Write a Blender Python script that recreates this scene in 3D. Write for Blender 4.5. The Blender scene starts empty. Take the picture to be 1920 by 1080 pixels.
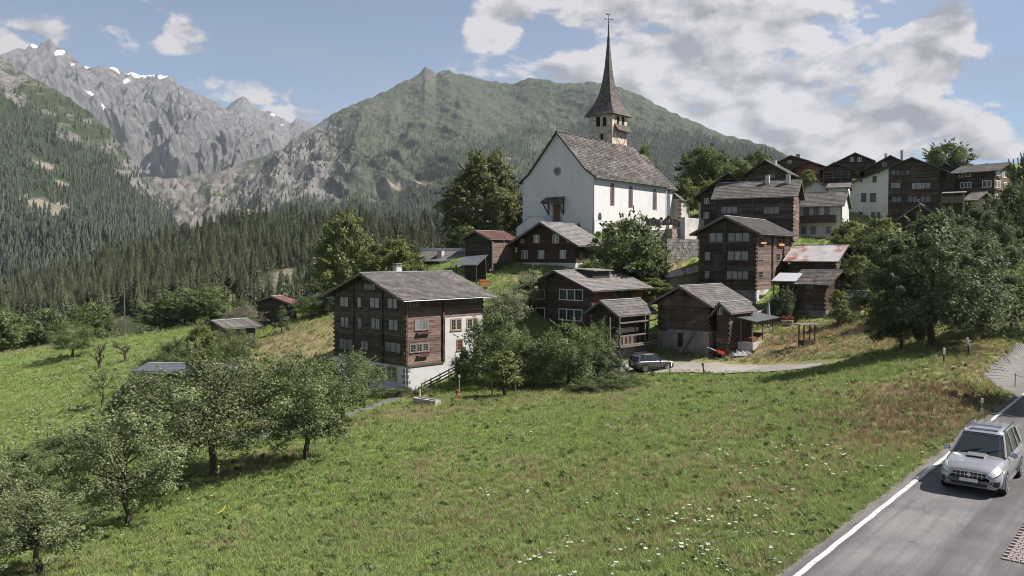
import bpy, math, random
import numpy as np
from mathutils import Vector, Matrix

random.seed(7)
RNG = np.random.default_rng(7)
sc = bpy.context.scene
C = sc.collection

# ------------------------------------------------------------------ camera
FPX = 1500.0                      # focal length in pixels of a 1920 wide frame
PITCH = math.atan(60 / FPX)
cam_d = bpy.data.cameras.new('camera')
cam_d.sensor_width = 36
cam_d.lens = 36 * FPX / 1920
cam_d.clip_start = 0.5
cam_d.clip_end = 60000
cam = bpy.data.objects.new('camera', cam_d)
C.objects.link(cam)
cam.location = (0, 0, 0)
cam.rotation_euler = (math.pi / 2 - PITCH, 0, 0)
sc.camera = cam

# ------------------------------------------------------------------ light
SUN_AZ, SUN_EL = math.radians(94), math.radians(49)
SUN_DIR = Vector((math.sin(SUN_AZ) * math.cos(SUN_EL), math.cos(SUN_AZ) * math.cos(SUN_EL), math.sin(SUN_EL)))
sun_d = bpy.data.lights.new('sun', 'SUN')
sun_d.energy = 5.0
sun_d.angle = math.radians(0.53)
sun_d.color = (1.0, 0.945, 0.875)
sun = bpy.data.objects.new('sun', sun_d)
C.objects.link(sun)
sun.rotation_euler = SUN_DIR.to_track_quat('Z', 'Y').to_euler()
sun.location = (60, 10, 60)

sc.view_settings.view_transform = 'Standard'
sc.view_settings.look = 'None'
sc.view_settings.gamma = 1
sc.view_settings.use_curve_mapping = False
sc.view_settings.exposure = 0.96
sc.render.engine = 'CYCLES'
sc.cycles.max_bounces = 5
sc.cycles.diffuse_bounces = 2
sc.cycles.glossy_bounces = 2
sc.cycles.transmission_bounces = 3
sc.cycles.volume_bounces = 0
sc.cycles.transparent_max_bounces = 4
sc.cycles.use_denoising = True
sc.cycles.denoising_prefilter = 'ACCURATE'
sc.cycles.filter_width = 1.0
sc.cycles.caustics_reflective = False
sc.cycles.caustics_refractive = False


def ray(px, py):
    """direction through a pixel of the 1920x1080 photograph, scaled to y = 1"""
    u = (px - 960) / FPX
    v = (540 - py) / FPX
    c, s = math.cos(PITCH), math.sin(PITCH)
    y = c + v * s
    return u / y, 1.0, (v * c - s) / y


def P(px, py, Y):
    d = ray(px, py)
    return Vector((d[0] * Y, Y, d[2] * Y))


# ------------------------------------------------------------------ sky with clouds
SKY_STRENGTH = 0.060
world = bpy.data.worlds.new('World')
sc.world = world
world.use_nodes = True
nt = world.node_tree
nt.nodes.clear()


def N(tree, kind, **kw):
    n = tree.nodes.new(kind)
    for k, v in kw.items():
        setattr(n, k, v)
    return n


def math_node(tree, op, a, b=None, c=None, clamp=False):
    n = tree.nodes.new('ShaderNodeMath')
    n.operation = op
    n.use_clamp = clamp
    for i, x in enumerate((a, b, c)):
        if x is None:
            continue
        if isinstance(x, (int, float)):
            n.inputs[i].default_value = x
        else:
            tree.links.new(x, n.inputs[i])
    return n.outputs[0]


def vmath(tree, op, a, b=None):
    n = tree.nodes.new('ShaderNodeVectorMath')
    n.operation = op
    for i, x in enumerate((a, b)):
        if x is None:
            continue
        if isinstance(x, (tuple, list, Vector)):
            n.inputs[i].default_value = tuple(x)
        else:
            tree.links.new(x, n.inputs[i])
    return n.outputs['Value'] if op in ('LENGTH', 'DOT_PRODUCT', 'DISTANCE') else n.outputs[0]


def maprange(tree, x, a, b, c, d, kind='SMOOTHSTEP'):
    n = tree.nodes.new('ShaderNodeMapRange')
    n.interpolation_type = kind
    n.clamp = True if kind == 'LINEAR' else True
    tree.links.new(x, n.inputs[0])
    for i, v in enumerate((a, b, c, d)):
        n.inputs[i + 1].default_value = v
    return n.outputs[0]


def mixc(tree, fac, a, b):
    n = tree.nodes.new('ShaderNodeMix')
    n.data_type = 'RGBA'
    if isinstance(fac, (int, float)):
        n.inputs[0].default_value = fac
    else:
        tree.links.new(fac, n.inputs[0])
    for i, x in ((6, a), (7, b)):
        if isinstance(x, (tuple, list)):
            n.inputs[i].default_value = (*x[:3], 1)
        else:
            tree.links.new(x, n.inputs[i])
    return n.outputs[2]


sky = N(nt, 'ShaderNodeTexSky', sky_type='NISHITA')
sky.sun_disc = False
sky.sun_elevation = SUN_EL
sky.sun_rotation = SUN_AZ
sky.altitude = 2400
sky.air_density = 1.0
sky.dust_density = 1.0
sky.ozone_density = 2.2
skyc = N(nt, 'ShaderNodeVectorMath', operation='SCALE')
nt.links.new(sky.outputs[0], skyc.inputs[0])
skyc.inputs[3].default_value = SKY_STRENGTH

tc = N(nt, 'ShaderNodeTexCoord')
D = tc.outputs['Generated']
# the clouds of the photograph: direction (through a pixel), width and height in radians, weight
LOBES = [
    (1260, 110, .15, .060, 1.0), (1120, 160, .13, .045, .85), (1390, 40, .14, .050, 1.0), (1180, 20, .12, .04, .8),
    (1430, 190, .14, .055, .95), (1640, 150, .09, .05, .8), (1768, 55, .035, .045, 1.0), (1725, 115, .06, .05, .95),
    (1600, 250, .15, .05, 1.0), (1780, 250, .07, .045, .85), (1330, 240, .12, .045, .9), (1840, 270, .05, .03, .6),
    (945, 42, .055, .035, .78), (352, 82, .034, .032, .80), (80, 66, .042, .022, .60), (5, 80, .05, .03, .56),
    (420, 165, .065, .022, .56), (540, 215, .045, .016, .6), (490, 172, .05, .018, .54), (1480, -60, .2, .07, .9),
]
mass = None
for px, py, sx, sz, wt in LOBES:
    d = Vector(ray(px, py)).normalized()
    v = vmath(nt, 'SUBTRACT', D, d)
    v = vmath(nt, 'MULTIPLY', v, (1 / sx, 1 / sx, 1 / sz))
    l = vmath(nt, 'LENGTH', v)
    m = math_node(nt, 'MULTIPLY', maprange(nt, l, 0.35, 1.35, 1, 0), wt)
    mass = m if mass is None else math_node(nt, 'MAXIMUM', mass, m)


def cloud_noise(vec, scale, detail, rough=.56, dist=.25):
    n = N(nt, 'ShaderNodeTexNoise')
    n.inputs['Scale'].default_value = scale
    n.inputs['Detail'].default_value = detail
    n.inputs['Roughness'].default_value = rough
    n.inputs['Distortion'].default_value = dist
    nt.links.new(vec, n.inputs['Vector'])
    return n.outputs[0]


flat = vmath(nt, 'MULTIPLY', D, (1, 1, 1.7))
n_big = cloud_noise(flat, 13.0, 12, .60, .2)
n_rel = cloud_noise(flat, 13.0, 6, .52, .2)
n_sun = cloud_noise(vmath(nt, 'ADD', flat, (.018, .002, .017)), 13.0, 6, .52, .2)
n_field = cloud_noise(vmath(nt, 'ADD', flat, (5.3, 1.7, 2.2)), 2.2, 3)
# far from the placed lobes the same scattered clouds go on round the sky
yfront = nt.nodes.new('ShaderNodeSeparateXYZ')
nt.links.new(D, yfront.inputs[0])
away = maprange(nt, yfront.outputs[1], .72, .45, 0, 1)
field = math_node(nt, 'MULTIPLY', maprange(nt, n_field, .46, .62, 0, .9), away)
mass = math_node(nt, 'MAXIMUM', mass, field)
dens = math_node(nt, 'ADD', mass, math_node(nt, 'MULTIPLY', math_node(nt, 'SUBTRACT', n_big, .5), 2.9))
cov = maprange(nt, dens, .33, .66, 0, 1)
# thin veils
veil_v = vmath(nt, 'MULTIPLY', D, (1, 1, 5.0))
veil = maprange(nt, cloud_noise(veil_v, 3.1, 6, .6, .8), .40, .72, .14, .58)
relief = math_node(nt, 'ADD', math_node(nt, 'MULTIPLY', math_node(nt, 'SUBTRACT', n_rel, n_sun), 5.0), math_node(nt, 'MULTIPLY', math_node(nt, 'SUBTRACT', n_big, .5), 1.6))
thick = maprange(nt, dens, .55, 1.35, 0, 1)
lit = math_node(nt, 'ADD', math_node(nt, 'SUBTRACT', .80, math_node(nt, 'MULTIPLY', thick, .46)), relief, clamp=True)
cloudcol = mixc(nt, lit, (.132, .131, .150), (.360, .345, .350))
base = mixc(nt, math_node(nt, 'MULTIPLY', veil, 1.0), skyc.outputs[0], (.135, .165, .222))
final = mixc(nt, cov, base, cloudcol)
bg = N(nt, 'ShaderNodeBackground')
nt.links.new(final, bg.inputs[0])
bg.inputs[1].default_value = 1.0
wo = N(nt, 'ShaderNodeOutputWorld')
nt.links.new(bg.outputs[0], wo.inputs[0])

# ------------------------------------------------------------------ helpers
def tag(o, label=None, cat=None, group=None, kind=None):
    if label: o['label'] = label
    if cat: o['category'] = cat
    if group: o['group'] = group
    if kind: o['kind'] = kind
    return o


def empty(name, loc=(0, 0, 0), rotz=0.0, label=None, cat=None, group=None):
    o = bpy.data.objects.new(name, None)
    C.objects.link(o)
    o.location = loc
    o.rotation_euler = (0, 0, rotz)
    o.empty_display_size = .2
    return tag(o, label, cat, group)


def link_mesh(name, me, mat=None, parent=None, smooth=False):
    if mat is not None and len(me.materials) == 0:
        me.materials.append(mat)
    if smooth:
        me.polygons.foreach_set('use_smooth', [True] * len(me.polygons))
    o = bpy.data.objects.new(name, me)
    C.objects.link(o)
    if parent is not None:
        o.parent = parent
    return o


def copy_tree(o, parent=None):
    c = o.copy()
    C.objects.link(c)
    c.parent = parent
    for ch in list(o.children):
        copy_tree(ch, c)
    return c


class MB:
    """collects simple solids; build() links them as one mesh object"""

    def __init__(self):
        self.v = []
        self.f = []

    def add(self, verts, faces):
        k = len(self.v)
        self.v.extend([tuple(p) for p in verts])
        self.f.extend([tuple(i + k for i in f) for f in faces])
        return self

    def hexa(self, p):
        return self.add(p, [(0, 3, 2, 1), (4, 5, 6, 7), (0, 1, 5, 4), (1, 2, 6, 5), (2, 3, 7, 6), (3, 0, 4, 7)])

    def box(self, x0, y0, z0, x1, y1, z1):
        if x1 < x0: x0, x1 = x1, x0
        if y1 < y0: y0, y1 = y1, y0
        if z1 < z0: z0, z1 = z1, z0
        return self.hexa([(x0, y0, z0), (x1, y0, z0), (x1, y1, z0), (x0, y1, z0),
                          (x0, y0, z1), (x1, y0, z1), (x1, y1, z1), (x0, y1, z1)])

    def bar(self, a, b, w, h=None, up=(0, 0, 1)):
        """box beam from a to b, w wide, h high"""
        h = w if h is None else h
        a, b = Vector(a), Vector(b)
        d = (b - a).normalized()
        up = Vector(up)
        if abs(d.dot(up)) > .98: up = Vector((0, 1, 0))
        s = d.cross(up).normalized() * (w / 2)
        t = s.cross(d).normalized() * (h / 2)
        return self.hexa([a - s - t, a + s - t, b + s - t, b - s - t, a - s + t, a + s + t, b + s + t, b - s + t])

    def tube(self, pts, rad, n=6, cap=True):
        pts = [Vector(p) for p in pts]
        if isinstance(rad, (int, float)): rad = [rad] * len(pts)
        k = len(self.v)
        for i, p in enumerate(pts):
            if i == 0: d = pts[1] - p
            elif i == len(pts) - 1: d = p - pts[i - 1]
            else: d = pts[i + 1] - pts[i - 1]
            d.normalize()
            ref = Vector((0, 0, 1)) if abs(d.z) < .9 else Vector((1, 0, 0))
            a = d.cross(ref).normalized()
            b = d.cross(a)
            for j in range(n):
                t = 2 * math.pi * j / n
                self.v.append(tuple(p + (a * math.cos(t) + b * math.sin(t)) * rad[i]))
        for i in range(len(pts) - 1):
            for j in range(n):
                q = (j + 1) % n
                self.f.append((k + i * n + j, k + i * n + q, k + (i + 1) * n + q, k + (i + 1) * n + j))
        if cap:
            self.f.append(tuple(k + j for j in range(n)))
            e = k + (len(pts) - 1) * n
            self.f.append(tuple(e + j for j in reversed(range(n))))
        return self

    def lathe(self, prof, n=16, c=(0, 0, 0), axis='z'):
        k = len(self.v)
        for r, z in prof:
            for j in range(n):
                t = 2 * math.pi * j / n
                q = (r * math.cos(t), r * math.sin(t), z)
                if axis == 'y': q = (q[0], q[2], q[1])
                if axis == 'x': q = (q[2], q[0], q[1])
                self.v.append((q[0] + c[0], q[1] + c[1], q[2] + c[2]))
        for i in range(len(prof) - 1):
            for j in range(n):
                q = (j + 1) % n
                self.f.append((k + i * n + j, k + i * n + q, k + (i + 1) * n + q, k + (i + 1) * n + j))
        self.f.append(tuple(k + j for j in range(n)))
        e = k + (len(prof) - 1) * n
        self.f.append(tuple(e + j for j in range(n)))
        return self

    def prism(self, poly, fn):
        """poly: 2-D points; fn(u, v, side) -> 3-D point for side 0 / 1"""
        n = len(poly)
        k = len(self.v)
        for s in (0, 1):
            for u, v in poly:
                self.v.append(tuple(fn(u, v, s)))
        self.f.append(tuple(k + i for i in range(n)))
        self.f.append(tuple(k + n + i for i in reversed(range(n))))
        for i in range(n):
            j = (i + 1) % n
            self.f.append((k + i, k + j, k + n + j, k + n + i))
        return self

    def mesh(self, name, mat=None):
        me = bpy.data.meshes.new(name)
        me.from_pydata(self.v, [], self.f)
        if mat is not None: me.materials.append(mat)
        me.update()
        return me

    def build(self, name, mat, parent=None, smooth=False, kind=None):
        o = link_mesh(name, self.mesh(name, mat), None, parent, smooth)
        if kind: o['kind'] = kind
        return o


def np_mesh(name, V, Fq, mat=None, smooth=False):
    """mesh from numpy arrays; Fq is (n,3) or (n,4)"""
    V = np.asarray(V, dtype=np.float32)
    Fq = np.asarray(Fq, dtype=np.int32)
    me = bpy.data.meshes.new(name)
    me.vertices.add(len(V))
    me.vertices.foreach_set('co', V.ravel())
    k = Fq.shape[1]
    me.loops.add(Fq.size)
    me.loops.foreach_set('vertex_index', Fq.ravel())
    me.polygons.add(len(Fq))
    me.polygons.foreach_set('loop_start', np.arange(0, Fq.size, k, dtype=np.int32))
    if smooth:
        me.polygons.foreach_set('use_smooth', np.ones(len(Fq), dtype=bool))
    me.update(calc_edges=True)
    if mat is not None: me.materials.append(mat)
    return me


def grid_faces(nr, nc):
    i = np.arange(nr - 1)[:, None] * nc + np.arange(nc - 1)[None, :]
    return np.stack([i, i + 1, i + nc + 1, i + nc], -1).reshape(-1, 4)


# ---- gradient noise on numpy arrays
_perm = np.random.default_rng(11).permutation(256)
_perm = np.concatenate([_perm, _perm])
_g2 = np.stack([np.cos(np.arange(16) * math.pi / 8), np.sin(np.arange(16) * math.pi / 8)], -1)


def perlin(x, y):
    xi = np.floor(x).astype(int); yi = np.floor(y).astype(int)
    xf = x - xi; yf = y - yi
    u = xf ** 3 * (xf * (xf * 6 - 15) + 10); v = yf ** 3 * (yf * (yf * 6 - 15) + 10)

    def g(ix, iy, dx, dy):
        h = _perm[_perm[ix & 255] + (iy & 255)] & 15
        return _g2[h, 0] * dx + _g2[h, 1] * dy
    a = g(xi, yi, xf, yf); b = g(xi + 1, yi, xf - 1, yf)
    c = g(xi, yi + 1, xf, yf - 1); d = g(xi + 1, yi + 1, xf - 1, yf - 1)
    return (a + (b - a) * u + ((c + (d - c) * u) - (a + (b - a) * u)) * v) * 1.4


def fbm(x, y, octaves=5, gain=.5):
    r = 0; a = 1.0; s = 0
    for i in range(octaves):
        r = r + a * perlin(x + 17.3 * i, y - 9.1 * i); s += a
        x = x * 2.03; y = y * 2.03; a *= gain
    return r / s


def ridged(x, y, octaves=5, gain=.5):
    r = 0; a = 1.0; s = 0; w = 1.0
    for i in range(octaves):
        n = (1 - np.abs(perlin(x + 31.7 * i, y + 5.3 * i))) ** 2
        r = r + a * n * w; s += a; w = np.clip(n * 1.3, 0, 1)
        x = x * 2.03; y = y * 2.03; a *= gain
    return r / s


def sstep(x, a, b):
    t = np.clip((x - a) / (b - a), 0, 1)
    return t * t * (3 - 2 * t)


# ------------------------------------------------------------------ materials
MATS = {}


def mat(name, c1, c2=None, scale=4.0, detail=5, rough=.85, stretch=(1, 1, 1), bump=0.0, bscale=None, island=0.0,
        objrand=0.0, spec=.25, metallic=0.0, lo=.35, hi=.65, c3=None, scale3=.5, amt3=.5, world=False):
    """procedural material: two colours mixed by noise, a third patchy one, per-piece variation, bump"""
    m = bpy.data.materials.new(name)
    m.use_nodes = True
    t = m.node_tree
    b = t.nodes['Principled BSDF']
    b.inputs['Roughness'].default_value = rough
    b.inputs['Specular IOR Level'].default_value = spec
    b.inputs['Metallic'].default_value = metallic
    if world:
        vec = N(t, 'ShaderNodeNewGeometry').outputs['Position']
    else:
        vec = N(t, 'ShaderNodeTexCoord').outputs['Object']
    sv = vmath(t, 'MULTIPLY', vec, stretch)
    col = None

    def noise(s, d=detail, v=sv):
        n = N(t, 'ShaderNodeTexNoise')
        n.inputs['Scale'].default_value = s
        n.inputs['Detail'].default_value = d
        n.inputs['Roughness'].default_value = .62
        t.links.new(v, n.inputs['Vector'])
        return n.outputs[0]
    if c2 is None:
        c2 = tuple(x * .8 for x in c1)
    col = mixc(t, maprange(t, noise(scale), lo, hi, 0, 1, 'LINEAR'), c1, c2)
    if c3 is not None:
        col = mixc(t, math_node(t, 'MULTIPLY', maprange(t, noise(scale3, 4, vec), .48, .66, 0, 1), amt3), col, c3)
    if island or objrand:
        k = None
        if island:
            k = maprange(t, N(t, 'ShaderNodeNewGeometry').outputs['Random Per Island'], 0, 1, 1 - island, 1 + island, 'LINEAR')
        if objrand:
            q = maprange(t, N(t, 'ShaderNodeObjectInfo').outputs['Random'], 0, 1, 1 - objrand, 1 + objrand, 'LINEAR')
            k = q if k is None else math_node(t, 'MULTIPLY', k, q)
        sc_ = N(t, 'ShaderNodeVectorMath', operation='SCALE')
        t.links.new(col, sc_.inputs[0]); t.links.new(k, sc_.inputs[3])
        col = sc_.outputs[0]
    t.links.new(col, b.inputs['Base Color'])
    if bump:
        bn = N(t, 'ShaderNodeBump')
        bn.inputs['Strength'].default_value = bump
        bn.inputs['Distance'].default_value = .05
        t.links.new(noise(bscale or scale * 3, 6), bn.inputs['Height'])
        t.links.new(bn.outputs[0], b.inputs['Normal'])
    MATS[name] = m
    return m


def glass_mat(name, col, rough=.08, c2=None):
    m = mat(name, col, c2 or tuple(x * .6 for x in col), scale=2.2, stretch=(1, 1, .25), rough=rough, spec=.6, objrand=.35)
    return m


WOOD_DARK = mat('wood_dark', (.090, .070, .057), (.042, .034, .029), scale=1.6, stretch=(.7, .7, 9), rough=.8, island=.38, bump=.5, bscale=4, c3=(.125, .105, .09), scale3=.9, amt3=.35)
WOOD_SUNLIT = mat('wood_sunlit', (.225, .148, .120), (.100, .070, .060), scale=1.6, stretch=(.7, .7, 9), rough=.8, island=.35, bump=.5, bscale=4, c3=(.20, .165, .145), scale3=.8, amt3=.5)  # reddish right-face timber, lightened: extra sunlight put into the colour
WOOD_GREY = mat('wood_grey', (.20, .17, .15), (.10, .085, .075), scale=2.0, stretch=(.7, .7, 9), rough=.85, island=.3, bump=.5, bscale=4)
WOOD_BROWN = mat('wood_brown', (.092, .060, .045), (.052, .036, .029), scale=1.8, stretch=(.7, .7, 8), rough=.75, island=.3, bump=.4, bscale=4)
WOOD_ORANGE = mat('wood_orange', (.24, .095, .048), (.15, .062, .036), scale=2.0, stretch=(3, 3, .6), rough=.7, island=.25, bump=.3)
WOOD_BLACK = mat('wood_black', (.055, .047, .041), (.032, .028, .025), scale=2, stretch=(.7, .7, 8), rough=.85, island=.3, bump=.4)
PLASTER = mat('plaster_white', (.50, .494, .492), (.43, .424, .42), scale=.8, rough=.92, bump=.25, bscale=14, c3=(.56, .54, .52), scale3=.25, amt3=.4)
PLASTER_OLD = mat('plaster_old', (.50, .48, .45), (.38, .36, .34), scale=1.2, rough=.95, bump=.4, bscale=10, c3=(.28, .26, .24), scale3=.5, amt3=.55)
STONE = mat('stone_wall', (.22, .205, .19), (.11, .10, .095), scale=3.2, rough=.95, bump=.9, bscale=7, island=.35, c3=(.30, .28, .25), scale3=1.1, amt3=.5)
STONE_WARM = mat('stone_warm', (.40, .335, .27), (.25, .20, .165), scale=2.6, rough=.95, bump=.8, bscale=6, island=.3)
ROOF_SLATE = mat('roof_slate', (.120, .109, .103), (.080, .073, .069), scale=1.1, rough=.8, island=.22, bump=.3, bscale=9, c3=(.175, .165, .155), scale3=.35, amt3=.5)
ROOF_BROWN = mat('roof_brown', (.112, .094, .088), (.055, .047, .045), scale=1.0, rough=.85, island=.45, bump=.3, bscale=9, c3=(.165, .148, .138), scale3=.4, amt3=.6)
ROOF_TILE = mat('roof_tile', (.195, .178, .168), (.132, .121, .116), scale=1.2, rough=.8, island=.22, bump=.3, bscale=9)
ROOF_METAL = mat('roof_metal', (.34, .33, .34), (.25, .24, .25), scale=.8, rough=.45, spec=.4, c3=(.23, .10, .055), scale3=.55, amt3=.85, stretch=(1, 1, 1))
ROOF_RUST = mat('roof_rust', (.46, .43, .43), (.36, .33, .33), scale=.8, rough=.5, spec=.4, c3=(.27, .105, .05), scale3=.42, amt3=1.0)
ROOF_RED = mat('roof_red', (.165, .075, .068), (.115, .058, .054), scale=1.0, rough=.7, island=.2, c3=(.16, .11, .10), scale3=.6, amt3=.5)
METAL_GREY = mat('metal_grey', (.20, .205, .215), (.14, .145, .15), scale=1.5, rough=.4, metallic=.6, spec=.5)
METAL_PALE = mat('metal_pale', (.55, .55, .57), (.45, .45, .47), scale=1.5, rough=.4, metallic=.3, spec=.5)
IRON = mat('iron', (.03, .03, .03), (.05, .035, .03), scale=6, rough=.6, spec=.4)
CONCRETE = mat('concrete', (.40, .385, .36), (.29, .28, .26), scale=2.5, rough=.92, bump=.4, bscale=12, c3=(.22, .21, .19), scale3=.8, amt3=.5)
SASH_GREY = mat('sash_grey', (.30, .295, .285), (.22, .216, .206), scale=3, rough=.6)
PAINT_WHITE = mat('paint_white', (.64, .63, .61), (.52, .51, .49), scale=3, rough=.6)
FRAME_TAN = mat('frame_tan', (.36, .27, .20), (.27, .20, .15), scale=3, rough=.8)
FRAME_RED = mat('frame_red', (.33, .17, .14), (.24, .12, .10), scale=3, rough=.8)
PANE_CURTAIN = glass_mat('pane_curtain', (.20, .204, .215), .12)
PANE_DARK = glass_mat('pane_dark', (.035, .038, .042), .06)
PANE_BLUE = glass_mat('pane_blue', (.10, .125, .16), .08)
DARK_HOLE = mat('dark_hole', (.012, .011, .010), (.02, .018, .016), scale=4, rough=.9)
FLOWER_PINK = mat('flower_pink', (.55, .09, .13), (.42, .05, .09), scale=9, rough=.8, island=.4)
LEAF_BOX = mat('leaf_box', (.05, .085, .03), (.03, .05, .02), scale=9, rough=.7, island=.4)

# ------------------------------------------------------------------ near terrain: smooth surface through surveyed points
ROAD_Z = -8.4
RD = Vector((.650, .760, 0)).normalized()       # direction of the asphalt road
RN = Vector((-RD.y, RD.x, 0))                   # to its left
R0 = Vector((8.00, 21.2, 0))                    # a point of the left edge line


def along_road(t, n):
    return R0 + RD * t + RN * n


GP = []     # (x, y, z)


def gp(px, py, Y):
    p = P(px, py, Y); GP.append((p.x, p.y, p.z))


def gz(px, py, z):
    """ground point on the pixel's ray at height z"""
    d = ray(px, py); Y = z / d[2]
    GP.append((d[0] * Y, Y, z))


for t in (-14, -6, 2, 10, 18, 26, 36, 48):
    for n in (1.2, -3, -8):
        q = along_road(t, n); GP.append((q.x, q.y, ROAD_Z))
for a in [(960, 1080, -10.0), (600, 1080, -10.9), (300, 1040, -12.0), (20, 1050, -12.9), (1300, 1000, -9.15), (960, 900, -10.6), (960, 800, -11.5),
          (960, 748, -12.5), (1300, 850, -9.5), (1300, 750, -10.7), (1300, 712, -11.6), (1150, 730, -12.2), (1550, 800, -8.5), (1550, 720, -9.0), (1550, 690, -9.8),
          (1700, 760, -8.0), (1770, 683, -7.0), (1700, 680, -7.5), (1860, 700, -7.35), (1920, 660, -6.7), (1896, 620, -5.9), (1816, 668, -6.8), (1864, 640, -6.3),
          (1728, 640, -7.2), (1600, 645, -8.4), (700, 870, -11.4), (700, 790, -12.5), (620, 790, -12.9), (572, 865, -11.6), (395, 898, -12.3),
          (232, 1012, -12.5), (100, 950, -13.2), (300, 830, -13.6), (0, 870, -14.6), (0, 830, -16.2), (100, 750, -17.5), (0, 690, -17.6), (200, 660, -15),
          (300, 622, -14), (100, 650, -16.6), (0, 668, -19), (190, 765, -15.6), (290, 700, -13.9), (450, 675, -12.6), (480, 642, -11.2), (620, 603, -8.6),
          (560, 590, -9.2), (480, 800, -12.9), (860, 745, -12.9)]:
    gz(*a)
for a in [(761, 735, 80), (690, 748, 85), (906, 690, 88), (850, 715, 80), (950, 556, 94), (930, 585, 92), (1000, 655, 91), (1107, 665, 90), (1180, 682, 84), (1260, 684, 83), (1400, 668, 84),
          (1450, 688, 79), (1330, 664, 85), (1430, 642, 88), (1445, 602, 94), (1505, 648, 80), (1546, 602, 93), (1600, 592, 92), (1416, 562, 99), (1310, 562, 105),
          (1280, 503, 107), (1310, 493, 112), (1245, 500, 106), (1079, 505, 108), (1000, 508, 113), (917, 512, 112), (830, 502, 122), (700, 525, 135), (640, 565, 122),
          (1480, 447, 118), (1578, 450, 120), (1620, 450, 128), (1700, 446, 136), (1800, 402, 140), (1900, 392, 142), (1860, 435, 120), (1600, 505, 105), (1700, 505, 98), (1900, 565, 78),
          (1920, 505, 95), (1500, 352, 152), (1600, 337, 168), (1320, 340, 167), (1700, 332, 168), (1300, 402, 150), (900, 452, 142), (1000, 440, 155), (1565, 530, 101), (1850, 335, 175), (1960, 380, 150)]:
    gp(*a)
for x, y, z in [(8, 118, 3.7), (20, 128, 3.9), (12, 138, 4.0), (30, 140, 4.2), (2, 128, 3.6), (24, 150, 5), (-8, 150, 1), (-40, 200, -14), (0, 220, -8), (40, 220, 4), (100, 220, 22), (150, 220, 26),
                (-90, 200, -32), (-130, 200, -36), (-120, 120, -24), (-100, 60, -17), (-60, 30, -14), (-30, 15, -12), (90, 30, -7), (110, 60, -5), (120, 100, 2), (150, 150, 12), (60, 10, -8.4), (10, 6, -8.6), (-100, 160, -25), (-60, 170, -18)]:
    GP.append((x, y, z))


def tps_fit(pts, lam=2.0):
    p = np.array(pts, float)
    n = len(p)
    d = np.hypot(p[:, None, 0] - p[None, :, 0], p[:, None, 1] - p[None, :, 1])
    K = np.where(d > 0, d * d * np.log(d + 1e-9), 0) + lam * np.eye(n) * 40
    Q = np.c_[np.ones(n), p[:, :2]]
    A = np.block([[K, Q], [Q.T, np.zeros((3, 3))]])
    w = np.linalg.solve(A, np.r_[p[:, 2], 0, 0, 0])
    return p[:, :2].copy(), w


_tp, _tw = tps_fit(GP)


def _tps(x, y):
    x = np.asarray(x, float); y = np.asarray(y, float)
    sh = x.shape
    x = x.ravel(); y = y.ravel()
    out = np.empty(len(x))
    for i in range(0, len(x), 20000):
        a = x[i:i + 20000]; b = y[i:i + 20000]
        d2 = (a[:, None] - _tp[None, :, 0]) ** 2 + (b[:, None] - _tp[None, :, 1]) ** 2
        K = .5 * d2 * np.log(d2 + 1e-9)
        out[i:i + 20000] = K @ _tw[:-3] + _tw[-3] + _tw[-2] * a + _tw[-1] * b
    return out.reshape(sh)


FLATS = []      # (polygon centre x, y, radius, z): ground kept clear under the lane etc.


def H(x, y):
    """ground height"""
    x = np.asarray(x, float); y = np.asarray(y, float)
    z = _tps(x, y)
    z = z + .10 * fbm(x * .22, y * .22, 3) + .05 * fbm(x * 1.1, y * 1.1, 2)
    # the road bed
    n = (x - R0.x) * RN.x + (y - R0.y) * RN.y
    t = (x - R0.x) * RD.x + (y - R0.y) * RD.y
    w = sstep(n, 3.2, .9) * sstep(t, 60, 50)
    z = z * (1 - w) + (ROAD_Z - .04) * w
    return z


def h1(x, y):
    return float(H(np.array([x]), np.array([y]))[0])


def ground_hit(px, py, Y0=15.0, Y1=230.0):
    """where the ray through a pixel meets the ground"""
    d = ray(px, py)
    Y = np.linspace(Y0, Y1, 900)
    g = H(d[0] * Y, Y) - d[2] * Y
    k = np.argmax(g > 0)
    if g[k] <= 0: k = len(Y) - 1
    return Vector((d[0] * Y[k], Y[k], float(H(d[0] * Y[k:k + 1], Y[k:k + 1])[0])))


def ground_at(px, Y):
    x = ray(px, 600)[0] * Y
    return Vector((x, Y, h1(x, Y)))


ys = np.concatenate([np.arange(6, 60, .5), np.arange(60, 130, .9), np.arange(130, 236, 2.0)])
xs = np.concatenate([np.arange(-150, -60, 2.0), np.arange(-60, 75, .75), np.arange(75, 190, 2.0)])
GX, GY = np.meshgrid(xs, ys)
GZ = H(GX, GY)
V = np.stack([GX, GY, GZ], -1).reshape(-1, 3)

# which ground is dry or bare: patches (pixel, radius in m, amount)
DRY = [(1760, 745, 5.5, 1.0), (1715, 785, 5, 1.0), (1650, 830, 3.5, .8), (1800, 790, 3, .8), (1830, 690, 5, .7), (1860, 655, 6, .8), (1450, 650, 7, 1.0), (1520, 655, 6, 1.0), (1560, 630, 9, 1.0), (1660, 640, 8, .8), (1390, 660, 5, 1.0), (1300, 672, 6, .6),
       (760, 775, 5, .75), (820, 772, 5, .7), (930, 755, 8, .5), (1100, 738, 8, .5), (600, 640, 12, .7), (540, 640, 10, .75), (480, 655, 10, .6), (640, 800, 3, .6), (470, 870, 4, .55), (250, 690, 3, .3),
       (900, 960, 5, .45), (1050, 900, 5, .4), (1200, 870, 5, .35), (1350, 800, 6, .35), (1250, 510, 6, .7), (1200, 540, 6, .6), (700, 1000, 4, .3), (1500, 860, 5, .4), (1200, 1000, 4, .4),
       (60, 655, 8, .5), (700, 585, 8, .4)]
dry = np.zeros(len(V))
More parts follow.
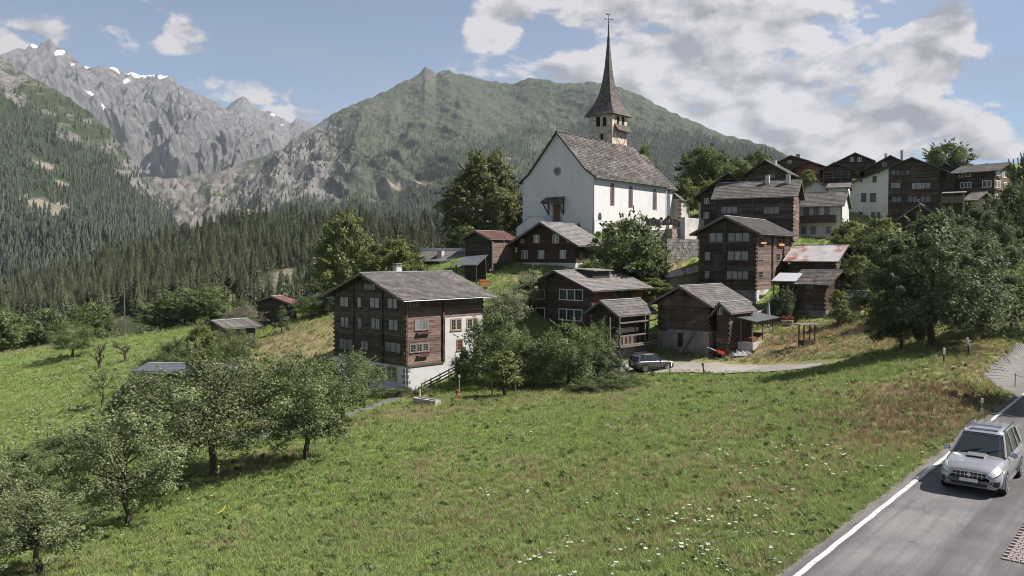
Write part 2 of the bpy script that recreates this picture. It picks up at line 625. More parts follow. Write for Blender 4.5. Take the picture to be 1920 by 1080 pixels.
for px, py, r, a in DRY:
    c = ground_hit(px, py)
    d = np.hypot(V[:, 0] - c.x, (V[:, 1] - c.y))
    dry = np.maximum(dry, a * np.exp(-(d / r) ** 2))
me = np_mesh('ground', V, grid_faces(len(ys), len(xs)), None, True)
at = me.attributes.new('dry', 'FLOAT', 'POINT')
at.data.foreach_set('value', dry.astype(np.float32))

gm = bpy.data.materials.new('meadow_ground')
gm.use_nodes = True
t = gm.node_tree
b = t.nodes['Principled BSDF']
pos = N(t, 'ShaderNodeNewGeometry').outputs['Position']


def noise_n(t, vec, s, d=5, r=.6):
    n = N(t, 'ShaderNodeTexNoise')
    n.inputs['Scale'].default_value = s
    n.inputs['Detail'].default_value = d
    n.inputs['Roughness'].default_value = r
    t.links.new(vec, n.inputs['Vector'])
    return n.outputs[0]


def dry_factor(t, pos):
    """share of dry grass at a place: broad noise shared by soil and blades"""
    v = vmath(t, 'MULTIPLY', pos, (1, .55, .4))
    a = noise_n(t, v, .16, 4)
    c = noise_n(t, v, .9, 3)
    s = math_node(t, 'ADD', math_node(t, 'MULTIPLY', a, .75), math_node(t, 'MULTIPLY', c, .3))
    sx = N(t, 'ShaderNodeSeparateXYZ')
    t.links.new(pos, sx.inputs[0])
    return math_node(t, 'MULTIPLY', maprange(t, s, .51, .69, 0, .70), maprange(t, sx.outputs[0], -34, -18, .2, 1))


dr = N(t, 'ShaderNodeAttribute', attribute_name='dry').outputs['Fac']
df = math_node(t, 'MAXIMUM', dry_factor(t, pos), maprange(t, math_node(t, 'ADD', dr, math_node(t, 'MULTIPLY', noise_n(t, pos, .7, 5), .5)), .35, 1.0, 0, 1, 'LINEAR'))
green = mixc(t, maprange(t, noise_n(t, pos, 2.5, 6), .35, .65, 0, 1, 'LINEAR'), (.098, .142, .038), (.165, .212, .068))
straw = mixc(t, maprange(t, noise_n(t, pos, 3.5, 6), .35, .65, 0, 1, 'LINEAR'), (.155, .120, .065), (.29, .235, .135))
t.links.new(mixc(t, df, green, straw), b.inputs['Base Color'])
b.inputs['Roughness'].default_value = .95
b.inputs['Specular IOR Level'].default_value = .1
bn = N(t, 'ShaderNodeBump')
bn.inputs['Strength'].default_value = .9
bn.inputs['Distance'].default_value = .12
t.links.new(noise_n(t, pos, 3.2, 7, .7), bn.inputs['Height'])
t.links.new(bn.outputs[0], b.inputs['Normal'])
me.materials.append(gm)
ground = link_mesh('ground', me)
tag(ground, kind='structure', label='sloping green meadow and village hillside with dry patches')

# ------------------------------------------------------------------ hills and mountains, each a sheet at its own distance
def sheet(px0, px1, npx, rows, nv, relief, back=None, seed=0.0):
    """rows: from foot to crest, each (list of (px, py, Y)); returns vertices, pixel grids and faces"""
    cols = np.linspace(px0, px1, npx)
    yy = []; pp = []
    for r in rows:
        r = np.array(r, float)
        pp.append(np.interp(cols, r[:, 0], r[:, 1]))
        yy.append(np.interp(cols, r[:, 0], r[:, 2]))
    pp = np.array(pp); yy = np.array(yy)
    k = len(rows)
    v = np.linspace(0, k - 1, nv)
    PY = np.empty((nv, npx)); YY = np.empty((nv, npx))
    for j in range(npx):
        PY[:, j] = np.interp(v, np.arange(k), pp[:, j])
        YY[:, j] = np.interp(v, np.arange(k), yy[:, j])
    # soften the kinks between rows
    for _ in range(max(2, nv // 30)):
        PY[1:-1] = (PY[:-2] + 2 * PY[1:-1] + PY[2:]) / 4
        YY[1:-1] = (YY[:-2] + 2 * YY[1:-1] + YY[2:]) / 4
    PX = np.repeat(cols[None], nv, 0)
    c, s = math.cos(PITCH), math.sin(PITCH)
    u = (PX - 960) / FPX; vv = (540 - PY) / FPX
    yd = c + vv * s
    X = u / yd * YY; Z = (vv * c - s) / yd * YY
    T = np.repeat((v / (k - 1))[:, None], npx, 1)
    X, YY, Z = relief(X, YY, Z, T)
    V = np.stack([X, YY, Z], -1)
    # the far side falls away behind the crest
    top = V[-1]
    depth = top[:, 1].mean()
    for f, dz in ((.02, -.015), (.08, -.06), (.2, -.15)):
        bk = top.copy()
        bk[:, 1] += depth * f; bk[:, 0] *= (1 + f); bk[:, 2] += depth * dz
        V = np.concatenate([V, bk[None]], 0)
    nr = V.shape[0]
    return V, PX, PY, T, grid_faces(nr, npx)


def gauss_mask(PX, PY, spots):
    m = np.zeros_like(PX)
    for px, py, rx, ry, a in spots:
        m = np.maximum(m, a * np.exp(-((PX - px) / rx) ** 2 - ((PY - py) / ry) ** 2))
    return m


def pad(a, nr):
    return np.concatenate([a, np.repeat(a[-1:], nr - a.shape[0], 0)], 0)


def mountain_material(name, rock1, rock2, grass1, grass2, scale):
    """rock, grass, forest floor, snow and scree by vertex masks (what grows where) and slope"""
    m = bpy.data.materials.new(name)
    m.use_nodes = True
    t = m.node_tree
    b = t.nodes['Principled BSDF']
    b.inputs['Roughness'].default_value = .95
    b.inputs['Specular IOR Level'].default_value = .1
    g = N(t, 'ShaderNodeNewGeometry')
    pos = g.outputs['Position']
    at = lambda n: N(t, 'ShaderNodeAttribute', attribute_name=n).outputs['Fac']
    n1 = noise_n(t, pos, scale, 11, .76)
    n2 = noise_n(t, vmath(t, 'MULTIPLY', pos, (1, 1, .35)), scale * 7, 9, .78)
    rock = mixc(t, maprange(t, n2, .42, .58, 0, 1, 'LINEAR'), rock1, rock2)
    grass = mixc(t, maprange(t, n1, .44, .56, 0, 1, 'LINEAR'), grass1, grass2)
    gfac = maprange(t, math_node(t, 'ADD', at('grass'), math_node(t, 'MULTIPLY', math_node(t, 'SUBTRACT', n1, .5), 2.0)), .35, .65, 0, 1)
    col = mixc(t, gfac, rock, grass)
    pfac = maprange(t, math_node(t, 'ADD', at('pale'), math_node(t, 'MULTIPLY', math_node(t, 'SUBTRACT', n2, .5), 1.4)), .35, .65, 0, 1)
    col = mixc(t, pfac, col, mixc(t, n2, (.155, .130, .098), (.235, .205, .16)))
    ffac = maprange(t, math_node(t, 'ADD', at('forest'), math_node(t, 'MULTIPLY', math_node(t, 'SUBTRACT', n1, .5), 1.2)), .4, .7, 0, 1)
    col = mixc(t, ffac, col, (.030, .043, .022))
    sfac = maprange(t, math_node(t, 'ADD', at('snow'), math_node(t, 'MULTIPLY', math_node(t, 'SUBTRACT', n2, .5), 1.6)), .46, .56, 0, 1)
    col = mixc(t, sfac, col, (.66, .68, .72))
    t.links.new(col, b.inputs['Base Color'])
    bn = N(t, 'ShaderNodeBump')
    bn.inputs['Strength'].default_value = 1.0
    bn.inputs['Distance'].default_value = .35 / scale * .16
    t.links.new(noise_n(t, vmath(t, 'MULTIPLY', pos, (1.3, 1, .5)), scale * 4, 9, .72), bn.inputs['Height'])
    t.links.new(bn.outputs[0], b.inputs['Normal'])
    return m


def make_land(name, label, V, F, masks, m):
    nr = V.shape[0]
    me = np_mesh(name, V.reshape(-1, 3), F, m, True)
    for k in ('grass', 'pale', 'forest', 'snow'):
        a = me.attributes.new(k, 'FLOAT', 'POINT')
        x = pad(masks[k], nr) if k in masks else np.zeros(V.shape[:2])
        a.data.foreach_set('value', x.ravel().astype(np.float32))
    o = link_mesh(name, me)
    tag(o, label, kind='structure')
    return o


# --- A: the far jagged granite massif with snow
crestA = [(-500, 150), (-200, 120), (-60, 112), (0, 104), (20, 100), (34, 97), (44, 91), (56, 95), (68, 87), (76, 92), (88, 84), (97, 77), (106, 88), (118, 94), (135, 103), (152, 118), (175, 127), (205, 133), (232, 136), (262, 139), (300, 141), (318, 141), (330, 152), (345, 166), (372, 180), (395, 190), (428, 205), (470, 228), (505, 246), (545, 268), (600, 300), (700, 350)]
rowA0 = [(-500, 430, 5600), (700, 430, 5600)]
rowA1 = [(-500, 300, 7000), (100, 240, 7200), (300, 260, 7000), (500, 330, 6600), (700, 390, 6400)]
rowA2 = [(x, y, 9300) for x, y in crestA]


def reliefA(X, Y, Z, T):
    f = np.sin(np.clip(T, 0, 1) * math.pi) ** .7 * .9 + .12
    n = ridged(X / 900 + 3, Y / 2300, 6, .55) - .45
    n2 = ridged(X / 260 + 8, Y / 900, 5, .6) - .45
    Z = Z + f * (n * 420 + n2 * 170)
    Z = Z + f * (110 * (ridged(X / 105 + 4, Y / 1100, 4, .6) - .45) + 45 * (ridged(X / 38, Y / 420, 3, .6) - .45))
    Z = Z + 34 * (T > .97) * fbm(X / 90, Y / 900, 4, .7) + 18 * fbm(X / 40, Y / 200, 4, .7)
    Y = Y - f * n * 700
    return X, Y, Z


V, PX, PY, T, F = sheet(-500, 700, 620, [rowA0, rowA1, rowA2], 170, reliefA)
snow = gauss_mask(PX, PY, [(70, 96, 6, 6, 1), (110, 97, 15, 3, .9), (82, 131, 7, 6, .85), (160, 122, 15, 3, 1.0), (186, 131, 16, 2.5, 1.0), (212, 138, 18, 3, 1.0), (238, 151, 11, 3, .9), (268, 140, 34, 3, 1.1), (305, 145, 14, 3.5, 1.1), (178, 190, 8, 6, .85), (192, 206, 8, 7, .9), (276, 208, 6, 5, .8), (225, 236, 5, 8, .8), (305, 325, 8, 4, .9), (130, 112, 5, 4, .8)])
grass = sstep(PY, 240, 380) * .55
pale = gauss_mask(PX, PY, [(460, 290, 60, 25, .55), (270, 285, 20, 20, .5), (520, 270, 40, 14, .5), (380, 230, 60, 40, .25)])
MA = mountain_material('granite', (.052, .051, .054), (.150, .143, .139), (.066, .071, .046), (.055, .066, .040), .0022)
make_land('far_mountain', 'jagged grey granite massif with snow patches at the left', V, F, dict(snow=snow, grass=grass, pale=pale), MA)

# --- B: second peak behind the gap
crestB = [(380, 240), (415, 215), (432, 193), (445, 183), (456, 181), (466, 188), (478, 203), (492, 210), (505, 208), (520, 217), (535, 226), (545, 232), (556, 223), (570, 225), (585, 232), (620, 250), (700, 290)]
V, PX, PY, T, F = sheet(380, 700, 220, [[(380, 330, 10000), (700, 330, 10000)], [(x, y, 12500) for x, y in crestB]], 60,
                        lambda X, Y, Z, T: (X, Y - 300 * np.sin(T * math.pi) * ridged(X / 700, Y / 2000), Z + (np.sin(T * math.pi) * .9 + .1) * 260 * (ridged(X / 420 + 9, Y / 1300, 6, .6) - .45) + 20 * fbm(X / 70, Y / 300, 4)))
make_land('far_peak', 'small jagged grey peak far behind the gap', V, F, dict(snow=gauss_mask(PX, PY, [(512, 215, 5, 4, .8), (532, 238, 5, 4, .7)]), pale=np.zeros_like(PX)), MA)

# --- E: rock bar and scree floor of the side valley
rowE0 = [(150, 450, 3600), (800, 450, 3600)]
rowE1 = [(150, 380, 4000), (280, 385, 4000), (420, 372, 4100), (520, 385, 4000), (800, 390, 4000)]
rowE2 = [(150, 330, 5200), (270, 335, 5200), (330, 334, 5200), (400, 328, 5300), (460, 306, 5500), (520, 285, 5600), (600, 270, 5600), (800, 270, 5600)]


def reliefE(X, Y, Z, T):
    f = .35 + .65 * np.sin(T * math.pi)
    return X, Y, Z + f * (150 * (ridged(X / 300 + 2, Y / 420, 6, .6) - .45) + 40 * fbm(X / 60, Y / 80, 4))


V, PX, PY, T, F = sheet(150, 800, 360, [rowE0, rowE1, rowE2], 110, reliefE)
forE = gauss_mask(PX, PY, [(300, 400, 40, 20, .7), (460, 385, 50, 14, .75), (270, 345, 25, 12, .5)])
MEm = mountain_material('valley_rock', (.10, .092, .088), (.20, .172, .158), (.062, .072, .038), (.040, .052, .027), .004)
make_land('rocky_valley', 'pinkish boulder and scree floor of the side valley', V, F, dict(grass=np.full_like(PX, .42) + .15 * sstep(PY, 340, 290), pale=gauss_mask(PX, PY, [(400, 365, 70, 14, .55), (370, 350, 80, 10, .45), (480, 320, 50, 12, .5)]), forest=forE), MEm)
landE = (V, PX, PY, T, forE)

# --- D: the broad green mountain in the middle
crestD = [(440, 400), (470, 358), (490, 330), (512, 300), (540, 268), (575, 245), (592, 235), (640, 206), (672, 192), (700, 181), (725, 170), (745, 158), (770, 148), (785, 138), (797, 125), (806, 130), (818, 140), (830, 132), (842, 131), (856, 138), (880, 142), (905, 150), (935, 155), (962, 157), (975, 152), (988, 147), (1010, 148), (1030, 149), (1045, 156), (1090, 157), (1115, 153), (1140, 157), (1170, 167), (1205, 180), (1235, 199), (1265, 213), (1300, 227), (1345, 249), (1400, 263), (1445, 276), (1470, 288), (1520, 318), (1600, 365), (1700, 410), (2100, 440)]
rowD0 = [(440, 430, 2600), (2100, 430, 2300)]
rowD1 = [(440, 415, 3200), (500, 370, 3300), (600, 340, 3300), (800, 330, 3200), (1000, 330, 3000), (1300, 350, 2800), (1600, 410, 2700), (2100, 450, 2600)]
rowD2 = [(440, 405, 3600), (500, 335, 3900), (600, 275, 4300), (800, 235, 4500), (1000, 235, 4300), (1200, 250, 4000), (1450, 310, 3300), (1600, 385, 3100), (2100, 440, 2900)]
rowD3 = [(x, y, 3900 + 1900 * max(0, min(1, 1 - abs(x - 830) / 620))) for x, y in crestD]


def reliefD(X, Y, Z, T):
    f = np.clip(np.sin(T * math.pi), 0, 1) ** .6
    a = ridged(X / 1100 + .35 * Y / 1100 + 1.2, Y / 2600 + 4, 5, .52) - .45
    b = ridged(X / 330 + .25 * Y / 330, Y / 700 + 9, 5, .55) - .45
    left = sstep(X / Y, -.02, -.26)
    Z = Z + f * (a * 62 + b * (18 + 130 * left)) + 14 * fbm(X / 45, Y / 60, 4, .6) * (.35 + T) + (8 + 14 * left) * (ridged(X / 90, Y / 130, 4, .6) - .45) * (.3 + f)
    Y = Y - f * a * 330
    return X, Y, Z


V, PX, PY, T, F = sheet(440, 2100, 900, [rowD0, rowD1, rowD2, rowD3], 230, reliefD)
nz = fbm(PX / 60, PY / 30, 5)
# wooded belts of the lower slopes
fl = np.interp(PX[0], [440, 600, 700, 760, 830, 900, 960, 1000, 1100, 1180, 1220, 1300, 1400, 1470, 2100], [420, 372, 352, 345, 310, 262, 236, 226, 224, 226, 232, 244, 262, 285, 330])[None]
forest = sstep(PY + nz * 42, fl - 6, fl + 14) * .95
forest = np.maximum(forest, .30 * sstep(PY + nz * 60, 215, 275))
forest *= 1 - gauss_mask(PX, PY, [(735, 352, 70, 13, 1), (790, 350, 60, 12, .9), (690, 372, 60, 12, .8), (965, 305, 26, 9, 1), (950, 325, 30, 9, .9), (860, 325, 30, 9, .7), (1010, 262, 26, 20, .8), (1150, 235, 40, 14, .85), (1215, 232, 34, 10, .9), (900, 345, 50, 6, .7), (1030, 235, 26, 26, .7), (600, 350, 40, 12, .5), (830, 370, 60, 5, .6)])
grass = .95 - .62 * sstep(PX, 700, 520) - .38 * gauss_mask(PX, PY, [(800, 150, 70, 24, 1), (840, 145, 40, 16, 1), (690, 210, 60, 22, .8), (620, 250, 60, 26, .8), (560, 300, 60, 40, 1), (760, 200, 80, 26, .65), (1000, 152, 60, 10, .6)]) - .3 * gauss_mask(PX, PY, [(650, 330, 120, 40, 1)])
pale = gauss_mask(PX, PY, [(735, 352, 46, 7, .72), (790, 347, 34, 6, .62), (690, 372, 40, 6, .5), (960, 304, 20, 5, .6), (945, 328, 26, 6, .55), (680, 262, 24, 5, .4), (560, 340, 40, 25, .22), (1210, 232, 26, 5, .35)])
MD = mountain_material('alpine_slope', (.080, .078, .076), (.165, .157, .148), (.064, .072, .045), (.042, .051, .032), .012)
make_land('mountain', 'broad green alpine mountain with a twin rocky summit', V, F, dict(grass=grass, forest=forest, pale=pale), MD)
landD = (V, PX, PY, T, forest)

# --- C: the steep wooded slope at the left
rowC0 = [(-700, 620, 900), (-100, 600, 1000), (200, 560, 1100), (420, 520, 1300)]
rowC1 = [(-700, 420, 1500), (-100, 400, 1600), (150, 420, 1600), (300, 470, 1700), (420, 500, 1900)]
rowC2 = [(-700, 60, 3000), (-200, 40, 3000), (-60, 75, 2900), (0, 104, 2900), (30, 125, 2900), (62, 146, 2850), (100, 165, 2800), (140, 190, 2750), (175, 216, 2700), (205, 244, 2650), (235, 282, 2600), (258, 318, 2550), (275, 345, 2500), (300, 385, 2450), (330, 415, 2400), (420, 470, 2300)]


def reliefC(X, Y, Z, T):
    f = np.clip(np.sin(T * math.pi), 0, 1) ** .6
    a = ridged(X / 420 + Y / 1500, Y / 1400 + 2, 5, .55) - .45
    return X, Y - f * a * 160, Z + f * (a * 90) + 6 * fbm(X / 30, Y / 40, 4) * (.5 + T)


V, PX, PY, T, F = sheet(-700, 420, 520, [rowC0, rowC1, rowC2], 230, reliefC)
nz = fbm(PX / 40, PY / 26, 5)
cl = np.interp(PX[0], [-700, -100, 0, 60, 120, 180, 250, 300, 420], [150, 175, 185, 205, 250, 290, 340, 390, 480])[None]
clear = gauss_mask(PX, PY, [(80, 305, 22, 8, 1), (98, 326, 16, 7, 1), (62, 296, 14, 6, 1), (45, 370, 12, 9, 1), (78, 390, 28, 20, 1), (110, 400, 24, 32, 1), (125, 425, 18, 28, 1), (90, 415, 12, 20, .8)])
forest = np.maximum(sstep(PY + nz * 46, cl - 10, cl + 14) * .97, .30 * sstep(PY + nz * 60, 120, 190))
forest *= 1 - clear
grass = .62 - .3 * sstep(PY, 190, 130) + .5 * nz - .6 * gauss_mask(PX, PY, [(78, 392, 30, 22, 1), (108, 405, 30, 34, 1), (45, 370, 14, 10, 1), (240, 330, 30, 40, .6)])
pale = gauss_mask(PX, PY, [(80, 305, 20, 6, .75), (98, 326, 14, 6, .8), (78, 385, 22, 16, .85), (112, 398, 18, 26, .9), (125, 425, 13, 22, .85), (45, 370, 12, 8, .8)])
MC = mountain_material('wooded_slope', (.085, .082, .079), (.175, .163, .152), (.052, .062, .030), (.034, .045, .021), .008)
make_land('wooded_mountainside', 'steep wooded mountainside with a pale rock slide at the left', V, F, dict(grass=grass, forest=forest, pale=pale), MC)
landC = (V, PX, PY, T, forest)

# --- valley ground between the village hill and the mountains
yy = np.concatenate([np.arange(228, 700, 12), np.arange(700, 3600, 90)])
xx = np.linspace(-1.1, 1.1, 160)
VX = xx[None] * yy[:, None] * 1.0; VY = np.repeat(yy[:, None], len(xx), 1)
VZ = np.interp(yy, [228, 300, 420, 800, 1500, 3600], [-38, -45, -55, -70, -90, 30])[:, None] + 5 * fbm(VX / 90, VY / 90, 4)
VG = mountain_material('valley_floor', (.12, .115, .11), (.22, .21, .19), (.07, .09, .035), (.05, .07, .03), .01)
make_land('valley_ground', 'dark valley ground below the village', np.stack([VX, VY, VZ], -1), grid_faces(len(yy), len(xx)), dict(grass=np.full(VX.shape, .9), forest=np.full(VX.shape, .3)), VG)

# --- M: the conifer covered hill behind the fields
crestM = [(-500, 560), (-200, 540), (0, 540), (100, 516), (200, 478), (300, 448), (400, 416), (480, 402), (560, 399), (640, 407), (720, 413), (800, 416), (900, 420), (1050, 425), (1300, 430), (1900, 440)]
rowM0 = [(-500, 680, 250), (0, 668, 250), (200, 640, 255), (400, 612, 270), (520, 606, 280), (600, 604, 290), (800, 560, 290), (1900, 520, 290)]
rowM1 = [(-500, 640, 330), (0, 622, 330), (200, 590, 350), (400, 545, 390), (600, 535, 400), (800, 500, 420), (1900, 500, 430)]
rowM2 = [(x, y, 760) for x, y in crestM]
V, PX, PY, T, F = sheet(-500, 1900, 330, [rowM0, rowM1, rowM2], 100,
                        lambda X, Y, Z, T: (X, Y, Z + 5 * fbm(X / 60, Y / 60, 4) + 1.2 * fbm(X / 9, Y / 9, 3)))
bare = gauss_mask(PX, PY, [(425, 566, 42, 24, 1), (495, 556, 38, 28, 1), (532, 526, 30, 28, 1), (470, 560, 60, 8, .9), (545, 505, 20, 10, .9), (285, 562, 20, 8, .8), (30, 545, 22, 7, .7), (215, 590, 18, 6, .7)])
below = sstep(PY, 588, 600)
forest = np.clip(1 - bare * 1.3 - below, 0, 1)
pale = bare * .72
MMm = mountain_material('forest_hill_ground', (.11, .098, .085), (.20, .172, .145), (.055, .062, .028), (.038, .048, .021), .03)
make_land('forest_hill', 'low hill behind the fields carrying the dark conifer wood', V, F, dict(grass=np.full_like(PX, .75), forest=forest * .8, pale=pale), MMm)
landM = (V, PX, PY, T, forest)


# ------------------------------------------------------------------ conifers
def leafmat(name, c1, c2, island=.35, objrand=.22, rough=.75, trans=.25, tone=False):
    m = bpy.data.materials.new(name)
    m.use_nodes = True
    t = m.node_tree
    t.nodes.clear()
    out = N(t, 'ShaderNodeOutputMaterial')
    g = N(t, 'ShaderNodeNewGeometry')
    rnd = g.outputs['Random Per Island']
    oi = N(t, 'ShaderNodeObjectInfo').outputs['Random']
    col = mixc(t, rnd, c1, c2)
    k = math_node(t, 'MULTIPLY', maprange(t, rnd, 0, 1, 1 + island, 1 - island, 'LINEAR'), maprange(t, oi, 0, 1, 1 - objrand, 1 + objrand, 'LINEAR'))
    if tone:
        tn = N(t, 'ShaderNodeAttribute', attribute_name='tone').outputs['Fac']
        k = math_node(t, 'MULTIPLY', k, maprange(t, tn, 0, 1, .62, 1.38, 'LINEAR'))
    s = N(t, 'ShaderNodeVectorMath', operation='SCALE')
    t.links.new(col, s.inputs[0]); t.links.new(k, s.inputs[3])
    if trans > 0:
        d = N(t, 'ShaderNodeBsdfDiffuse'); tr = N(t, 'ShaderNodeBsdfTranslucent'); mx = N(t, 'ShaderNodeMixShader')
        t.links.new(s.outputs[0], d.inputs[0])
        s2 = N(t, 'ShaderNodeVectorMath', operation='MULTIPLY')
        t.links.new(s.outputs[0], s2.inputs[0]); s2.inputs[1].default_value = (1.12, 1.18, .80)
        t.links.new(s2.outputs[0], tr.inputs[0])
        mx.inputs[0].default_value = trans
        t.links.new(d.outputs[0], mx.inputs[1]); t.links.new(tr.outputs[0], mx.inputs[2])
        sh = mx.outputs[0]
        gl = N(t, 'ShaderNodeBsdfGlossy'); gl.inputs['Roughness'].default_value = .5
        gl.inputs[0].default_value = (.5, .52, .5, 1)
        m2 = N(t, 'ShaderNodeMixShader'); m2.inputs[0].default_value = .035
        t.links.new(sh, m2.inputs[1]); t.links.new(gl.outputs[0], m2.inputs[2])
        sh = m2.outputs[0]
    else:
        d = N(t, 'ShaderNodeBsdfDiffuse')
        t.links.new(s.outputs[0], d.inputs[0])
        sh = d.outputs[0]
    t.links.new(sh, out.inputs[0])
    return m


NEEDLE = leafmat('needles', (.042, .049, .028), (.078, .085, .050), .25, .50, trans=0)
NEEDLE_HAZED = leafmat('needles_hazed', (.044, .053, .038), (.070, .080, .056), .2, .40, trans=0)  # needle green paled and greyed: distance haze mixed into the colour
BARK = mat('bark', (.10, .08, .065), (.05, .04, .033), scale=3, stretch=(3, 3, .7), rough=.95, bump=.8, bscale=8)


def conifer_mesh(name, seed, tiers=9, spokes=9, slim=.16):
    r = random.Random(seed)
    mb = MB()
    mb.tube([(0, 0, 0), (0, 0, .30), (0, 0, .9)], [.016, .012, .003], 5)
    n_trunk = len(mb.f)
    for i in range(tiers):
        f = i / (tiers - 1)
        z = .12 + .86 * f ** .92
        rad = slim * (1 - f) ** .85 * r.uniform(.8, 1.15) + .012
        h = .15 * (1 - .45 * f)
        k = len(mb.v)
        off = r.uniform(0, 6.28)
        mb.v.append((r.uniform(-.01, .01), r.uniform(-.01, .01), min(1.0, z + h * .75)))
        for j in range(spokes * 2):
            t = off + math.pi * j / spokes
            q = rad * (r.uniform(.8, 1.22) if j % 2 == 0 else r.uniform(.42, .6))
            mb.v.append((q * math.cos(t), q * math.sin(t), z - h * (.45 if j % 2 == 0 else .15) * r.uniform(.7, 1.3)))
        for j in range(spokes * 2):
            mb.f.append((k, k + 1 + j, k + 1 + (j + 1) % (spokes * 2)))
    me = mb.mesh(name)
    me.materials.append(BARK); me.materials.append(NEEDLE)
    mi = np.ones(len(me.polygons), dtype=np.int32); mi[:n_trunk] = 0
    me.polygons.foreach_set('material_index', mi)
    return me


CONIFERS = [conifer_mesh('conifer', s, 9 + s % 3, 8, .155 + .03 * (s % 4)) for s in range(6)]


def far_conifer_mesh(name, seed):
    r = random.Random(seed)
    mb = MB()
    for z0, z1, rad in ((0, .6, .2), (.35, 1.0, .14)):
        k = len(mb.v)
        mb.v.append((0, 0, z1))
        for j in range(6):
            q = rad * r.uniform(.75, 1.2); t = j * math.pi / 3
            mb.v.append((q * math.cos(t), q * math.sin(t), z0))
        for j in range(6):
            mb.f.append((k, k + 1 + j, k + 1 + (j + 1) % 6))
    return mb.mesh(name, NEEDLE_HAZED)


FAR_CONIFERS = [far_conifer_mesh('far_conifer', s) for s in range(3)]


def scatter(name, pts, scl, rot, idx, protos, label, kind='stuff', cat=None):
    """one object whose points carry instances of the prototype meshes"""
    col = bpy.data.collections.new(name + '_kinds')
    for i, me in enumerate(protos):
        po = bpy.data.objects.new('%s_kind_%02d' % (name, i), me)
        col.objects.link(po)
    me = bpy.data.meshes.new(name)
    pts = np.asarray(pts, np.float32)
    me.vertices.add(len(pts)); me.vertices.foreach_set('co', pts.ravel())
    scl = np.asarray(scl, np.float32)
    if scl.ndim == 1: scl = np.stack([scl] * 3, -1)
    a = me.attributes.new('scl', 'FLOAT_VECTOR', 'POINT'); a.data.foreach_set('vector', scl.ravel())
    rot = np.asarray(rot, np.float32)
    if rot.ndim == 1: rot = np.stack([np.zeros_like(rot), np.zeros_like(rot), rot], -1)
    a = me.attributes.new('rot', 'FLOAT_VECTOR', 'POINT'); a.data.foreach_set('vector', rot.ravel())
    a = me.attributes.new('idx', 'INT', 'POINT'); a.data.foreach_set('value', np.asarray(idx, np.int32))
    me.update()
    o = link_mesh(name, me)
    tag(o, label, cat, kind=kind)
    ng = bpy.data.node_groups.new(name + '_scatter', 'GeometryNodeTree')
    ng.interface.new_socket('Geometry', in_out='INPUT', socket_type='NodeSocketGeometry')
    ng.interface.new_socket('Geometry', in_out='OUTPUT', socket_type='NodeSocketGeometry')
    gi = N(ng, 'NodeGroupInput'); go = N(ng, 'NodeGroupOutput')
    ci = N(ng, 'GeometryNodeCollectionInfo')
    ci.inputs['Collection'].default_value = col
    ci.inputs['Separate Children'].default_value = True
    ci.inputs['Reset Children'].default_value = True
    ip = N(ng, 'GeometryNodeInstanceOnPoints')
    ip.inputs['Pick Instance'].default_value = True

    def attr(n, ty):
        q = N(ng, 'GeometryNodeInputNamedAttribute', data_type=ty)
        q.inputs[0].default_value = n
        return q.outputs[0]
    ng.links.new(gi.outputs[0], ip.inputs['Points'])
    ng.links.new(ci.outputs[0], ip.inputs['Instance'])
    ng.links.new(attr('idx', 'INT'), ip.inputs['Instance Index'])
    er = N(ng, 'FunctionNodeEulerToRotation')
    ng.links.new(attr('rot', 'FLOAT_VECTOR'), er.inputs[0])
    ng.links.new(er.outputs[0], ip.inputs['Rotation'])
    ng.links.new(attr('scl', 'FLOAT_VECTOR'), ip.inputs['Scale'])
    ng.links.new(ip.outputs[0], go.inputs[0])
    md = o.modifiers.new('scatter', 'NODES')
    md.node_group = ng
    return o


def pick_points(land, n, tmax=.985, tmin=0.0, power=1.0):
    """random points of a land sheet, weighted by its forest mask"""
    V, PX, PY, T, fm = land
    nr, nc = PX.shape
    w = np.clip(fm[:-1, :-1], 0, 1) ** power * (T[:-1, :-1] < tmax) * (T[:-1, :-1] >= tmin)
    w = w * (PX[:-1, :-1] > -260) * (PX[:-1, :-1] < 2150)
    w = np.where(w < .25, 0, w)
    cdf = np.cumsum(w.ravel()); cdf /= cdf[-1]
    k = np.searchsorted(cdf, RNG.random(n))
    i, j = k // (nc - 1), k % (nc - 1)
    a = RNG.random(n)[:, None]; b = RNG.random(n)[:, None]
    p = (V[i, j] * (1 - a) + V[i + 1, j] * a) * (1 - b) + (V[i, j + 1] * (1 - a) + V[i + 1, j + 1] * a) * b
    return p


# the wood on the hill: the trees that show largest are objects of their own
pm = pick_points(landM, 9500, 1.01)
hM = RNG.uniform(6.5, 16, len(pm)) * (1 + .35 * fbm(pm[:, 0] / 40, pm[:, 1] / 40, 2))
vis = (pm[:, 0] / pm[:, 1] > -.66) & (pm[:, 0] / pm[:, 1] < -.06)
rank = np.where(vis, hM / pm[:, 1], 0)
order = np.argsort(-rank)
for n_, i in enumerate(order[:300]):
    o = link_mesh('conifer', CONIFERS[int(i) % 6])
    o.location = pm[i] - np.array([0, 0, .3])
    o.rotation_euler = (0, 0, float(RNG.uniform(0, 6.28)))
    s = float(hM[i]); wv = float(RNG.uniform(.75, 1.5))
    o.scale = (s * wv, s * wv, s)
    tag(o, 'dark green conifer in the wood on the hill behind the fields', 'conifer', 'conifers of the wood on the hill')
rest = order[300:]
wr_ = RNG.uniform(.75, 1.5, len(rest))
scatter('conifer_wood', pm[rest], np.stack([hM[rest] * wr_, hM[rest] * wr_, hM[rest]], -1), RNG.uniform(0, 6.28, len(rest)), rest % 6, CONIFERS, 'mass of dark conifers covering the hill behind the fields')
pc = pick_points(landC, 12000)
hC = RNG.uniform(11, 24, len(pc))
scatter('mountainside_wood', pc, hC, RNG.uniform(0, 6.28, len(pc)), np.arange(len(pc)) % 3, FAR_CONIFERS, 'distant conifer wood on the left mountainside')
